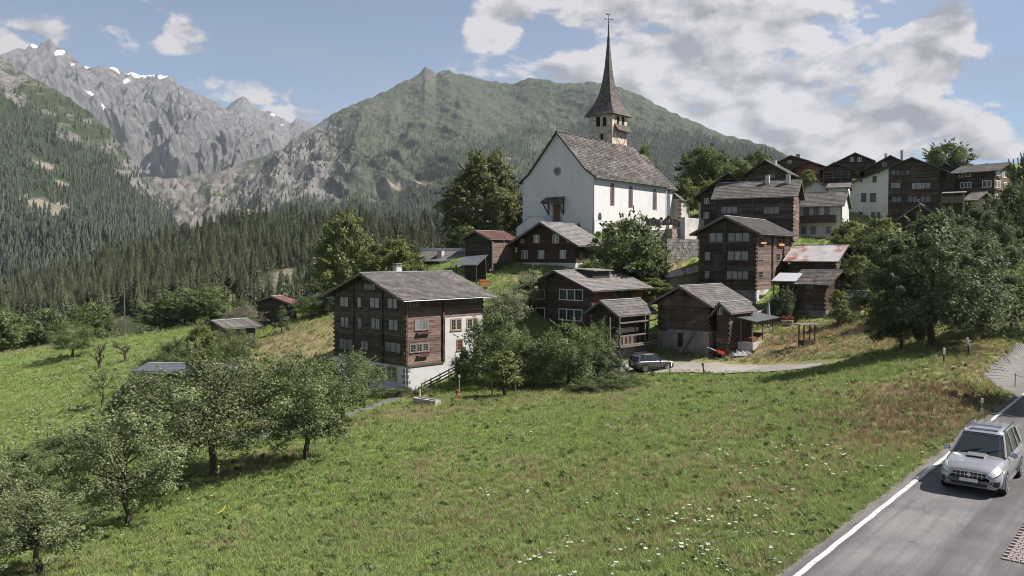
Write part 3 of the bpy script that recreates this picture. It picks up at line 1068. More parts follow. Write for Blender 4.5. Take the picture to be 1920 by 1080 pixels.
pd = pick_points(landD, 26000, .9)
hD = RNG.uniform(11, 24, len(pd))
scatter('distant_wood', pd, hD, RNG.uniform(0, 6.28, len(pd)), np.arange(len(pd)) % 3, FAR_CONIFERS, 'distant conifer woods on the lower slopes of the green mountain')
pe = pick_points(landE, 900)
scatter('valley_wood', pe, RNG.uniform(10, 20, len(pe)), RNG.uniform(0, 6.28, len(pe)), np.arange(len(pe)) % 3, FAR_CONIFERS, 'sparse distant trees around the scree valley')

# ------------------------------------------------------------------ roads, lane and paths
def ribbon(name, pts, width, m, label, lift=.05, step=.7, cross=5, ragged=.0):
    """strip of paving laid over the ground along a line of (x, y)"""
    pts = [Vector((p[0], p[1])) for p in pts]
    w = width if isinstance(width, (list, tuple)) else [width] * len(pts)
    cum = [0]
    for a, b_ in zip(pts, pts[1:]): cum.append(cum[-1] + (b_ - a).length)
    n = max(3, int(cum[-1] / step))
    s = np.linspace(0, cum[-1], n)
    X = np.interp(s, cum, [p.x for p in pts]); Y = np.interp(s, cum, [p.y for p in pts]); W = np.interp(s, cum, w)
    for _ in range(3):
        X[1:-1] = (X[:-2] + 2 * X[1:-1] + X[2:]) / 4; Y[1:-1] = (Y[:-2] + 2 * Y[1:-1] + Y[2:]) / 4
    tx = np.gradient(X); ty = np.gradient(Y); l = np.hypot(tx, ty); nx, ny = -ty / l, tx / l
    k = np.linspace(-.5, .5, cross)
    W = W * (1 + ragged * fbm(s * .5, s * 0 + 3, 3))
    VX = X[:, None] + nx[:, None] * W[:, None] * k; VY = Y[:, None] + ny[:, None] * W[:, None] * k
    VZ = H(VX, VY).mean(1, keepdims=True) * .3 + H(VX, VY) * .7 + lift - .05 * (2 * np.abs(k)) ** 6
    me = np_mesh(name, np.stack([VX, VY, VZ], -1).reshape(-1, 3), grid_faces(n, cross), m, True)
    return tag(link_mesh(name, me), label, kind='structure')


ASPHALT = mat('asphalt', (.138, .130, .133), (.104, .098, .100), scale=.7, detail=9, rough=.9, bump=.4, bscale=60, c3=(.162, .154, .155), scale3=.22, amt3=.7, world=True)
def wear(m, amt=.30):
    """long faint tyre tracks and cracks along the road"""
    t = m.node_tree; b_ = t.nodes['Principled BSDF']
    src = b_.inputs['Base Color'].links[0].from_socket
    pos = N(t, 'ShaderNodeNewGeometry').outputs['Position']
    cmb = N(t, 'ShaderNodeCombineXYZ')
    t.links.new(math_node(t, 'MULTIPLY', vmath(t, 'DOT_PRODUCT', pos, tuple(RN)), 1.5), cmb.inputs[0])
    t.links.new(math_node(t, 'MULTIPLY', vmath(t, 'DOT_PRODUCT', pos, tuple(RD)), .05), cmb.inputs[1])
    k = maprange(t, noise_n(t, cmb.outputs[0], 1.0, 4, .6), .35, .65, 1 - amt, 1 + amt * .6)
    fine = maprange(t, noise_n(t, pos, 28, 3, .7), .35, .65, .82, 1.16, 'LINEAR')
    vor = N(t, 'ShaderNodeTexVoronoi', feature='DISTANCE_TO_EDGE')
    vor.inputs['Scale'].default_value = .33
    wv = N(t, 'ShaderNodeVectorMath', operation='ADD')
    nn = N(t, 'ShaderNodeTexNoise'); nn.inputs['Scale'].default_value = 1.1; t.links.new(pos, nn.inputs['Vector'])
    t.links.new(pos, wv.inputs[0]); t.links.new(nn.outputs['Color'], wv.inputs[1])
    t.links.new(wv.outputs[0], vor.inputs['Vector'])
    crack = math_node(t, 'MAXIMUM', maprange(t, vor.outputs['Distance'], .002, .006, .55, 1), maprange(t, noise_n(t, pos, .35, 2), .56, .60, 1, 0))
    k = math_node(t, 'MULTIPLY', math_node(t, 'MULTIPLY', k, fine), crack)
    s_ = N(t, 'ShaderNodeVectorMath', operation='SCALE')
    t.links.new(src, s_.inputs[0]); t.links.new(k, s_.inputs[3])
    t.links.new(s_.outputs[0], b_.inputs['Base Color'])


wear(ASPHALT)
SHOULDER = mat('shoulder_gravel', (.20, .18, .15), (.12, .105, .085), scale=5, rough=.95, bump=.8, bscale=25, world=True)
GRAVEL = mat('gravel', (.27, .245, .225), (.19, .17, .155), scale=1.2, rough=.95, bump=.6, bscale=20, c3=(.33, .30, .275), scale3=.3, amt3=.6, world=True)
LINE_WHITE = mat('line_paint', (.56, .55, .56), (.42, .41, .41), scale=3, detail=8, rough=.7, lo=.42, hi=.6, c3=(.24, .23, .23), scale3=7, amt3=.75, world=True)

mb = MB()
n = 120
VV = []
tt = np.linspace(-18, 60, n)
for t_ in tt:
    for k, off in enumerate((.40, .18, -1.5, -2.8, -3.78)):
        q = along_road(t_, off)
        VV.append((q.x, q.y, ROAD_Z + (.03 if k == 2 else .0)))
road = tag(link_mesh('road', np_mesh('road', VV, grid_faces(n, 5), ASPHALT, True)), 'grey asphalt road at the lower right', kind='structure')
VV = []
for t_ in tt:
    for k, off in enumerate((.52 + .10 * math.sin(t_ * 1.7) * math.sin(t_ * .61) + .12, .36)):
        q = along_road(t_, off); VV.append((q.x, q.y, ROAD_Z + (.004 if k else -.03) + .004))
shoulder = tag(link_mesh('road_shoulder', np_mesh('road_shoulder', VV, grid_faces(n, 2), SHOULDER)), 'narrow gravel shoulder beside the road', kind='structure')
VV = []
for t_ in tt:
    for off in (.15, -.01):
        q = along_road(t_, off + .012 * math.sin(t_ * 3.1)); VV.append((q.x, q.y, ROAD_Z + .008))
edge_line = link_mesh('edge_line', np_mesh('edge_line', VV, grid_faces(n, 2), LINE_WHITE), None, road)

lane_pts = [ground_hit(1120, 694), ground_hit(1190, 691), ground_hit(1270, 686), ground_hit(1350, 688), ground_hit(1430, 690), ground_hit(1500, 688), ground_hit(1545, 684)]
ribbon('gravel_lane', [(p.x, p.y) for p in lane_pts], [5.0, 5.6, 6.6, 6.6, 6.0, 4.6, 2.0], GRAVEL, 'light gravel lane in front of the barns', ragged=.15)
path_pts = [ground_hit(785, 733), ground_hit(745, 746), ground_hit(700, 761), ground_hit(650, 779), ground_hit(600, 795), ground_hit(540, 809), ground_hit(470, 822)]
ribbon('footpath', [(p.x, p.y) for p in path_pts], 1.7, ASPHALT, 'narrow grey footpath below the big wooden house', ragged=.1)
up_pts = [ground_at(1235, 105.5), ground_at(1265, 107), ground_at(1300, 109.5), ground_at(1330, 112)]
ribbon('upper_lane', [(p.x, p.y) for p in up_pts], 2.2, CONCRETE, 'short pale lane under the stone retaining wall')


# ------------------------------------------------------------------ house builder
def tuple3(p): return (p[0], p[1], p[2])


FOOT = {}


class House:
    """a building set on a corner pixel: local x runs along the right face, local y along the left face"""

    def __init__(self, name, label, corner, depth, a, xl, xr, cat='house', group=None, R=None, L=None):
        self.xc, self.yb = corner
        self.B = P(self.xc, self.yb, depth)
        self.a = math.radians(a)
        ca, sa = math.cos(self.a), math.sin(self.a)
        self.dR = Vector((sa, ca, 0)); self.dL = Vector((-ca, sa, 0))
        u = lambda px: ray(px, self.yb)[0]
        if L is None:
            ul = u(xl); L = (self.B.x - ul * self.B.y) / (ca + ul * sa)
        if R is None:
            ur = u(xr); R = (ur * self.B.y - self.B.x) / (sa - ur * ca)
        self.L, self.R = L, R
        self.root = empty(name, self.B, math.pi / 2 - self.a, label, cat, group)
        self.name = name
        FOOT[self.root.name] = (self.L, self.R)

    def z(self, py):
        return P(self.xc, py, self.B.y).z - self.B.z

    def hit(self, face, px, py, out=0.0):
        """pixel -> (u along the face, height)"""
        d = Vector(ray(px, py))
        n = -self.dL if face == 'R' else -self.dR
        o = self.B + n * out
        t = o.dot(n) / d.dot(n)
        r = d * t - self.B
        return (r.dot(self.dR) if face == 'R' else r.dot(self.dL)), r.z

    def pt(self, face, u, v, w=0.0):
        """face coordinates (along, up, outwards) -> local point"""
        return (u, -w, v) if face == 'R' else (-w, u, v)

    def fbox(self, mb, face, u0, u1, v0, v1, w0, w1):
        a = self.pt(face, u0, v0, w0); b = self.pt(face, u1, v1, w1)
        mb.box(a[0], a[1], a[2], b[0], b[1], b[2])

    # ---- roof
    def roof(self, eave_y, apex, gable='L', oe=.9, og=.9, far_eave=None, frac=None, mat_=None, tile=(.42, .36), style='tile',
             thick=.13, verge=None, purlin=True, oback=None, under=None, gutter=True, ridge_mat=None):
        T, W = (self.R, self.L) if gable == 'L' else (self.L, self.R)
        self.gable = gable
        he = self.z(eave_y) if eave_y is not None else None
        s_a, hr = self.hit(gable, *apex)
        sr = W * frac if frac is not None else W * .5
        he2 = he if far_eave is None else far_eave
        self.he, self.he2, self.hr, self.sr, self.W, self.T = he, he2, hr, sr, W, T
        M = (lambda s, t, z: (t, s, z)) if gable == 'L' else (lambda s, t, z: (s, t, z))
        self.M = M
        oback = og if oback is None else oback
        mat_ = mat_ or ROOF_SLATE
        k1 = (hr - he) / sr; k2 = (hr - he2) / (W - sr)
        t0, t1 = -og, T + oback
        zt = lambda s: (he + k1 * s if s <= sr else hr - k2 * (s - sr))
        roof = MB()
        for s0, s1 in ((-oe, sr), (sr, W + oe)):
            z0 = he - k1 * oe if s0 < 0 else hr
            z1 = hr if s0 < 0 else he2 - k2 * oe
            lo = .02
            roof.hexa([M(s0, t0, z0 + lo), M(s1, t0, z1 + lo), M(s1, t1, z1 + lo), M(s0, t1, z0 + lo),
                       M(s0, t0, z0 + thick), M(s1, t0, z1 + thick), M(s1, t1, z1 + thick), M(s0, t1, z0 + thick)])
        ro = roof.build('roof', under or WOOD_DARK, self.root)
        # covering: single tiles laid in courses, or ribbed sheets
        for side in (0, 1):
            if side == 0:
                e0 = Vector(M(-oe - .05, t0 - .04, he - k1 * (oe + .05) + thick + .012)); top = Vector(M(sr, t0 - .04, hr + thick + .012))
            else:
                e0 = Vector(M(W + oe + .05, t0 - .04, he2 - k2 * (oe + .05) + thick + .012)); top = Vector(M(sr, t0 - .04, hr + thick + .012))
            up = top - e0; ln = up.length; up.normalize()
            al = Vector(M(0, 1, 0)); nrm = up.cross(al)
            if nrm.z < 0: nrm = -nrm
            length = t1 - t0 + .08
            r = random.Random(int(abs(self.B.x * 31) + side))
            cv = MB()
            if style == 'tile':
                nrow = max(3, int(ln / tile[1])); rh = ln / nrow
                ncol = max(3, int(length / tile[0])); cw = length / ncol
                for i in range(nrow):
                    shift = (i % 2) * .5 * cw
                    for j in range(-1 if shift else 0, ncol):
                        a0 = max(0, j * cw + shift + r.uniform(0, .012)); a1 = min(length, (j + 1) * cw + shift - .012)
                        if a1 - a0 < .05: continue
                        lift = r.uniform(.0, .014); dro = r.uniform(-.02, .02)
                        p0 = e0 + al * a0 + up * (i * rh + dro); p1 = e0 + al * a1 + up * (i * rh + dro)
                        q0 = e0 + al * a0 + up * min(ln, i * rh + rh * 1.05); q1 = e0 + al * a1 + up * min(ln, i * rh + rh * 1.05)
                        hh = nrm * (.032 + lift)
                        k = len(cv.v)
                        cv.v += [tuple(p0 + hh), tuple(p1 + hh), tuple(q1 + nrm * .006), tuple(q0 + nrm * .006), tuple(p0), tuple(p1)]
                        cv.f += [(k, k + 1, k + 2, k + 3), (k + 4, k + 5, k + 1, k), (k, k + 3, k + 4), (k + 1, k + 5, k + 2)]
            elif style == 'sheet':
                nc = max(2, int(length / .9)); cw = length / nc
                for j in range(nc):
                    a0, a1 = j * cw + .01, (j + 1) * cw - .01
                    cuts = [0, ln * r.uniform(.45, .6), ln] if ln > 3 else [0, ln]
                    for c0, c1 in zip(cuts, cuts[1:]):
                        P_ = [e0 + al * a0 + up * c0, e0 + al * a1 + up * c0, e0 + al * a1 + up * (c1 - .01), e0 + al * a0 + up * (c1 - .01)]
                        hh = nrm * (.03 + r.uniform(0, .012))
                        cv.hexa([tuple(x) for x in P_] + [tuple(x + hh) for x in P_])
                    pp = e0 + al * a1 + nrm * .05
                    cv.bar(pp, pp + up * ln, .05, .05, nrm)
            elif style == 'rib':
                nc = max(4, int(length / .24)); cw = length / nc
                base = [e0, e0 + al * length, e0 + al * length + up * ln, e0 + up * ln]
                cv.hexa([tuple(x) for x in base] + [tuple(x + nrm * .03) for x in base])
                for j in range(nc + 1):
                    pp = e0 + al * min(length - .02, max(.02, j * cw)) + nrm * .045
                    cv.bar(pp, pp + up * ln, .07, .03, nrm)
            co = cv.build('roof_covering', mat_, self.root)
            co['kind'] = 'stuff'
        # ridge capping
        rc = MB()
        rc.bar(M(sr, t0 - .05, hr + thick + .045), M(sr, t1 + .05, hr + thick + .045), .26, .05)
        rc.build('ridge_cap', ridge_mat or METAL_PALE, ro)
        # verge boards along the gables
        vb = verge or WOOD_DARK
        for tt_ in (t0, t1):
            m = MB()
            for s0, s1, z0, z1 in ((-oe, sr, he - k1 * oe, hr), (W + oe, sr, he2 - k2 * oe, hr)):
                a_ = Vector(M(s0, tt_, z0 + .03)); b_ = Vector(M(s1, tt_, z1 + .03))
                m.bar(a_, b_, .05, .24)
            m.build('verge_board', vb, ro)
        for s0, z0, nm in ((-oe, he - k1 * oe, 1), (W + oe, he2 - k2 * oe, 2)):
            m = MB()
            if gutter:
                m.tube([M(s0 - .06 if nm == 1 else s0 + .06, t0, z0 + .03), M(s0 - .06 if nm == 1 else s0 + .06, t1, z0 + .03)], .06, 6)
                m.build('gutter', METAL_GREY, ro)
            else:
                m.bar(M(s0, t0, z0 + .05), M(s0, t1, z0 + .05), .05, .14)
                m.build('eave_board', vb, ro)
        if purlin:
            for s in (.02, sr * .5, sr, sr + (W - sr) * .5, W - .02):
                m = MB()
                zz = zt(s) - .14
                m.bar(M(s, t0 + .12, zz), M(s, .3, zz), .16, .2)
                m.build('purlin', WOOD_DARK, self.root)
        self.roof_o = ro
        self.zt = zt
        return ro

    # ---- walls
    def top(self, face, u):
        """wall height below the roof at u along a face"""
        if face == self.gable:
            return self.zt(min(max(u, 0), self.W)) - .02
        if face == ('R' if self.gable == 'L' else 'L'):
            return self.he - .02
        if face == self.gable + '2':
            return self.zt(min(max(u, 0), self.W)) - .02
        return self.he2 - .02

    def core(self, m, z0=-2.5, inset=.16, part='wall'):
        """closed inner body that keeps light out"""
        M = self.M; W, T, i = self.W, self.T, inset
        poly = [(i, z0), (W - i, z0), (W - i, self.zt(W - i) - .1), (self.sr, self.hr - .12), (i, self.zt(i) - .1)]
        mb = MB().prism(poly, lambda u, v, s: M(u, i if s == 0 else T - i, v))
        return mb.build(part, m, self.root)

    def logs(self, m, z0=0.0, course=.24, faces='LR', part='log_wall', u0=0, u1=None, th=.15, ends=True, seams=()):
        """timber wall of stacked beams, beam ends crossing at the corners"""
        r = random.Random(int(abs(self.B.x * 77 + self.B.y)))
        for face in faces:
            wid = self.R if face == 'R' else self.L
            e1 = wid if u1 is None else u1
            mb = MB()
            z = z0
            hmax = max(self.top(face, u) for u in np.linspace(u0, e1, 9)) if face == self.gable else self.top(face, 0)
            hmax = max(hmax, self.hr if face == self.gable else 0)
            i = 0
            while z < hmax - .03:
                c = course * r.uniform(.85, 1.15)
                zm = min(z + c, hmax)
                lo, hi = u0, e1
                if face == self.gable:
                    zz = zm
                    if zz > self.he: lo = max(lo, self.sr * (zz - self.he) / max(.01, self.hr - self.he))
                    if zz > self.he2: hi = min(hi, self.W - (self.W - self.sr) * (zz - self.he2) / max(.01, self.hr - self.he2))
                    lo += .02; hi -= .02
                if hi - lo > .2:
                    cuts = [lo, hi]
                    if hi - lo > 3.5 and r.random() < .7: cuts = [lo, lo + (hi - lo) * r.uniform(.3, .7), hi]
                    for a0, a1 in zip(cuts, cuts[1:]):
                        pr = r.uniform(-.012, .03)
                        self.fbox(mb, face, a0, a1 - .006, z + .012, zm - .012, -th, pr)
                z = zm; i += 1
            mb.build(part, m, self.root, kind='stuff')
        if ends:
            self.log_ends(m, z0, course)

    def log_ends(self, m, z0, course=.24, spots=None, w=.15, out=.16):
        """dovetailed beam ends at the corners and where inner walls meet the face"""
        spots = spots or [('c', 0)]
        for face, u in spots:
            r = random.Random(int(u * 100) + 5)
            mb = MB()
            if face == 'c':
                z = z0; i = 0
                while z < self.he - .1:
                    c = course
                    o = out * r.uniform(.7, 1.15)
                    if i % 2: mb.box(-o, -.02, z + .012, .02, .15, z + c - .012)
                    else: mb.box(-.02, -o, z + .012, .15, .02, z + c - .012)
                    z += c; i += 1
                for face2, u2 in (('L', self.L), ('R', self.R)):
                    z = z0
                    while z < self.top(face2, u2) - .1:
                        o = out * r.uniform(.6, 1.1)
                        self.fbox(mb, face2, u2 - .13, u2 + .02, z + .02, z + course - .03, -.05, o)
                        z += course * 2
            else:
                z = z0
                while z < self.top(face, u) - .1:
                    o = out * r.uniform(.75, 1.2)
                    self.fbox(mb, face, u - w / 2, u + w / 2, z + .015, z + course - .02, -.05, o)
                    z += course * 1.0
            mb.build('beam_ends', m, self.root, kind='stuff')

    def plain(self, m, z0, z1, faces='LR', out=0.0, part='plaster_wall', th=.2):
        """smooth masonry on the given faces; z1 None = up to the roof"""
        for face in faces:
            wid = self.R if face == 'R' else self.L
            mb = MB()
            if z1 is None and face == self.gable:
                poly = [(0, z0), (wid, z0), (wid, self.zt(wid) - .02), (self.sr, self.hr - .02), (0, self.zt(0) - .02)]
                mb.prism(poly, lambda u, v, s: self.pt(face, u, v, out if s == 0 else -th))
            else:
                zz = self.top(face, 0) if z1 is None else z1
                e = out if out > 0 else 0
                self.fbox(mb, face, -e * .97, wid, z0, zz, -th, out)
            mb.build(part, m, self.root)

    def panel(self, face, x0, y0, x1, y1, m, out=.04, part='panel', z0=None, th=.1, base=0.0):
        ua, va = self.hit(face, x0, y1); ub, vb = self.hit(face, x1, y0)
        va2 = va if z0 is None else z0
        mb = MB()
        self.fbox(mb, face, min(ua, ub), max(ua, ub), va2, vb, base - th, base + out)
        return mb.build(part, m, self.root)

    # ---- openings
    def window(self, face, x0, y0, x1, y1, n=2, frame=None, pane=None, sash=None, out=.05, bars=2, sill=None, shutters=False, arch=False, base=0.0, rim=.05):
        yc = (y0 + y1) / 2; xm = (x0 + x1) / 2
        ua = self.hit(face, x0, yc, base)[0]; ub = self.hit(face, x1, yc, base)[0]
        v0 = self.hit(face, xm, y1, base)[1]; v1 = self.hit(face, xm, y0, base)[1]
        u0, u1 = min(ua, ub), max(ua, ub)
        frame = frame or WOOD_DARK; pane = pane or PANE_CURTAIN; sash = SASH_GREY if sash is None else sash
        w = base
        fr = MB()
        f = rim
        self.fbox(fr, face, u0 - f, u1 + f, v1, v1 + f, w - .02, w + out)
        self.fbox(fr, face, u0 - f - .03, u1 + f + .03, v0 - f, v0, w - .02, w + out + .05)
        self.fbox(fr, face, u0 - f, u0, v0, v1, w - .02, w + out)
        self.fbox(fr, face, u1, u1 + f, v0, v1, w - .02, w + out)
        g = (u1 - u0) / n
        for i in range(1, n):
            self.fbox(fr, face, u0 + i * g - .07, u0 + i * g + .07, v0, v1, w - .02, w + out)
        win = fr.build('window', frame, self.root)
        for i in range(n):
            a0 = u0 + i * g + (.07 if i else 0); a1 = u0 + (i + 1) * g - (.07 if i < n - 1 else 0)
            pm = MB()
            self.fbox(pm, face, a0, a1, v0, v1, w - .03, w + .038)
            pm.build('pane', pane, win)
            if sash is not False:
                sm = MB(); k = .035
                self.fbox(sm, face, a0, a1, v0, v0 + k, w, w + .047); self.fbox(sm, face, a0, a1, v1 - k, v1, w, w + .047)
                self.fbox(sm, face, a0, a0 + k, v0 + k, v1 - k, w, w + .047); self.fbox(sm, face, a1 - k, a1, v0 + k, v1 - k, w, w + .047)
                for b_ in range(1, bars + 1):
                    zz = v0 + (v1 - v0) * b_ / (bars + 1)
                    self.fbox(sm, face, a0 + k, a1 - k, zz - .011, zz + .011, w, w + .045)
                if a1 - a0 > .5:
                    self.fbox(sm, face, (a0 + a1) / 2 - .012, (a0 + a1) / 2 + .012, v0 + k, v1 - k, w, w + .043)
                sm.build('sash', sash, win)
        if sill is not None:
            m = MB(); self.fbox(m, face, u0 - .12, u1 + .12, v0 - f - .10, v0 - f - .02, w, w + .22)
            m.build('sill', sill, win)
        if shutters:
            for q0, q1 in ((u0 - f - .42, u0 - f - .02), (u1 + f + .02, u1 + f + .42)):
                m = MB(); self.fbox(m, face, q0, q1, v0, v1, w, w + .05)
                m.build('shutter', shutters, win)
        return win

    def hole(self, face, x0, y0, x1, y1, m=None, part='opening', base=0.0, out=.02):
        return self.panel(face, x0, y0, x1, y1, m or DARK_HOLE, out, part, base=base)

    def flowers(self, face, x0, y0, x1, y1, m=None, n=60, base=.05):
        u0, v0 = self.hit(face, x0, y1); u1, v1 = self.hit(face, x1, y0)
        if u1 < u0: u0, u1 = u1, u0
        bx = MB(); self.fbox(bx, face, u0, u1, v0 - .12, v0 + .06, base, base + .24)
        bo = bx.build('flower_box', WOOD_DARK, self.root)
        r = random.Random(int(x0))
        for nm, mm, k in (('leaves', LEAF_BOX, n), ('flowers', m or FLOWER_PINK, n)):
            mb = MB()
            for i in range(k):
                c = Vector(self.pt(face, r.uniform(u0, u1), r.uniform(v0, max(v1, v0 + .2)), base + r.uniform(.0, .32)))
                s = r.uniform(.03, .06)
                d = [Vector((r.gauss(0, 1), r.gauss(0, 1), r.gauss(0, 1))).normalized() * s for _ in range(3)]
                kk = len(mb.v)
                mb.v += [tuple(c + d[0]), tuple(c + d[1]), tuple(c + d[2]), tuple(c - d[0])]
                mb.f += [(kk, kk + 1, kk + 2), (kk, kk + 2, kk + 3)]
            mb.build(nm, mm, bo)

    def local(self, px, py, depth):
        p = P(px, py, depth) - self.B
        return Vector((p.dot(self.dR), p.dot(self.dL), p.z))

    def chimney(self, s, t, h, w=.6, m=None, cap=True, d=None):
        """stack standing on the roof at gable coordinate s, ridge coordinate t"""
        x, y, _ = self.M(s, t, 0)
        z = self.zt(min(max(s, 0), self.W))
        d = d or w
        mb = MB().box(x - w / 2, y - d / 2, z - .6, x + w / 2, y + d / 2, self.hr + h)
        o = mb.build('chimney', m or PLASTER_OLD, self.root)
        if cap:
            c = MB().box(x - w / 2 - .06, y - d / 2 - .06, self.hr + h, x + w / 2 + .06, y + d / 2 + .06, self.hr + h + .07)
            for sx in (-1, 1):
                for sy in (-1, 1):
                    c.box(x + sx * (w / 2 - .08) - .05, y + sy * (d / 2 - .08) - .05, self.hr + h + .07, x + sx * (w / 2 - .08) + .05, y + sy * (d / 2 - .08) + .05, self.hr + h + .24)
            c.box(x - w / 2 - .08, y - d / 2 - .08, self.hr + h + .24, x + w / 2 + .08, y + d / 2 + .08, self.hr + h + .30)
            c.build('chimney_cap', CONCRETE, o)
        return o

    def downpipe(self, face, u, z0, z1, out=.12, m=None, oe=.9):
        a = self.pt(face, u, z1, oe); b_ = self.pt(face, u, z1 - .55, out); c = self.pt(face, u, z0, out)
        MB().tube([a, b_, c], .045, 6).build('downpipe', m or METAL_GREY, self.root)


# ------------------------------------------------------------------ the big wooden house in front
h = House('wooden_house', 'large dark wooden house with white plaster base and grey tiled roof, nearest of all', (761, 738), 80, 45, 628, 906)
print('H1', h.L, h.R)
h.roof(558, (676, 513), 'L', oe=1.0, og=1.0, mat_=ROOF_SLATE, tile=(.40, .33), verge=WOOD_GREY)
zp = h.z(688)
h.core(WOOD_DARK)
h.plain(PLASTER, -2.5, zp, 'LR', .06, 'plaster_base')
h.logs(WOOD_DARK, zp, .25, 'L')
h.logs(WOOD_SUNLIT, zp, .25, 'R', ends=False)
uL1, _ = h.hit('L', 664, 600); uL2, _ = h.hit('L', 718, 600); uR, _ = h.hit('R', 830, 600)
h.log_ends(WOOD_DARK, zp, .25, [('L', uL1), ('L', uL2), ('R', uR)], .2, .2)
h.panel('R', 834, 591, 905, 700, PLASTER, .07, 'plaster_wall', z0=-2.5)
# quoins at the corner
for i in range(4):
    zq = .35 + i * (zp - .4) / 4
    q = MB(); h.fbox(q, 'R', 0, .55 if i % 2 else .35, zq, zq + .36, .03, .075); q.build('quoin', STONE, h.root)
    q = MB(); h.fbox(q, 'L', 0, .35 if i % 2 else .55, zq, zq + .36, .03, .075); q.build('quoin', STONE, h.root)
q = MB(); h.fbox(q, 'R', .2, uR, zp - .08, zp + .12, .0, .16); q.build('sill_beam', WOOD_DARK, h.root)
for a in [(684, 533, 703, 543, 3), (638.5, 557, 653, 574.5, 2), (671, 558, 677, 576, 1), (694.5, 558.6, 711, 576.7, 2), (727.6, 560, 745, 578, 2),
          (640, 595, 653.6, 613.4, 2), (671.6, 597, 678, 616, 1), (697, 598, 712, 617, 2), (730, 600, 746, 619, 2),
          (638, 637, 660, 654, 3), (678, 640, 690, 656, 2), (723.5, 643, 751, 659.5, 3)]:
    h.window('L', *a[:4], n=a[4], pane=PANE_CURTAIN if a[1] > 550 else PANE_DARK, sill=WOOD_DARK)
for a in [(707, 687, 720, 708), (727.5, 688, 742.5, 711)]:
    h.window('L', *a, n=2, frame=FRAME_TAN, pane=PANE_DARK, base=.06, rim=.14)
h.window('R', 767, 563, 785, 577, 3, pane=PANE_CURTAIN)
h.window('R', 779, 600, 802, 618, 2, pane=PANE_CURTAIN, frame=WOOD_GREY, rim=.1)
h.window('R', 769, 645, 803, 659, 3, pane=PANE_DARK, frame=WOOD_GREY, rim=.1)
h.flowers('R', 780, 618, 804, 625); h.flowers('R', 781, 660, 801, 668)
for a in [(846, 599, 864, 618, 2), (876, 598, 895, 615, 2)]:
    h.window('R', *a[:4], n=2, frame=FRAME_TAN, pane=PANE_DARK, base=.07, rim=.14, sash=FRAME_TAN)
h.window('R', 857, 638, 866.5, 656, 1, frame=FRAME_RED, pane=PANE_DARK, base=.07, rim=.12, sash=FRAME_RED)
for x in (874.5, 881.5, 888.5):
    h.window('R', x, 559, x + 4.5, 568, 1, pane=PANE_CURTAIN)
h.hole('R', 888, 655, 899, 690, WOOD_BLACK, 'door', base=.07)
h.downpipe('R', .12, -.2, h.he, .14)
h.chimney(h.sr + .5, h.T * .40, .75, .7, PLASTER_OLD)
HOUSE1 = h

# ------------------------------------------------------------------ the middle house with pale window frames
h = House('wooden_house', 'brown wooden house with white window frames, roof dormer and orange cladding on its side', (1107.5, 665), 90, 42, 992.5, 1205)
print('H2', h.L, h.R)
h.roof(541, (1042, 509.5), 'L', oe=.9, og=.95, mat_=ROOF_TILE, tile=(.36, .36), verge=WOOD_DARK, gutter=False)
h.core(WOOD_DARK)
h.plain(STONE, -2.5, 1.2, 'LR', .05, 'stone_base')
h.logs(WOOD_BROWN, 1.2, .24, 'L')
h.logs(WOOD_ORANGE, 1.2, .24, 'R', ends=False)
for a in [(1005.7, 543, 1020.7, 560, 1), (1049.7, 543.6, 1092, 562, 3), (1005.7, 578, 1020.7, 595.5, 1), (1049, 580.6, 1091, 600, 3)]:
    h.window('L', *a[:4], n=a[4], frame=PAINT_WHITE, pane=PANE_DARK, rim=.09, bars=0)
h.window('R', 1151, 541.5, 1185, 558, 3, frame=WOOD_DARK, pane=PANE_DARK, sash=False)
h.hole('L', 1055, 518, 1059, 522); h.hole('L', 1038, 508, 1043, 516)
nr = 17
for i in range(nr):
    m = MB(); tpos = -.7 + i * (h.T + 1.4) / (nr - 1)
    k1 = (h.hr - h.he) / h.sr
    m.bar(h.M(-.85, tpos, h.he - k1 * .85 - .05), h.M(.2, tpos, h.he + k1 * .2 - .05), .1, .14)
    m.build('rafter_tail', WOOD_GREY, h.root)
# dormer with a flat roof
k1 = (h.hr - h.he) / h.sr
t0, t1 = h.T * .30, h.T * .62
s0, s1 = h.sr * .42, h.sr * .98
zt_ = h.zt(s1) + .3
m = MB(); m.hexa([h.M(s0 + .2, t0, h.zt(s0)), h.M(s1, t0, h.zt(s0)), h.M(s1, t1, h.zt(s0)), h.M(s0 + .2, t1, h.zt(s0)),
                  h.M(s0 + .2, t0, zt_ - .15), h.M(s1, t0, zt_), h.M(s1, t1, zt_), h.M(s0 + .2, t1, zt_ - .15)])
do = m.build('dormer', WOOD_BLACK, h.root)
m = MB(); m.hexa([h.M(s0 - .2, t0 - .25, zt_ - .2), h.M(s1 + .1, t0 - .25, zt_), h.M(s1 + .1, t1 + .3, zt_), h.M(s0 - .2, t1 + .3, zt_ - .2),
                  h.M(s0 - .2, t0 - .25, zt_ - .1), h.M(s1 + .1, t0 - .25, zt_ + .1), h.M(s1 + .1, t1 + .3, zt_ + .1), h.M(s0 - .2, t1 + .3, zt_ - .1)])
m.build('dormer_roof', ROOF_TILE, do)
h.chimney(h.sr * .62, h.T * .66, -.25, .5, CONCRETE)
HOUSE2 = h

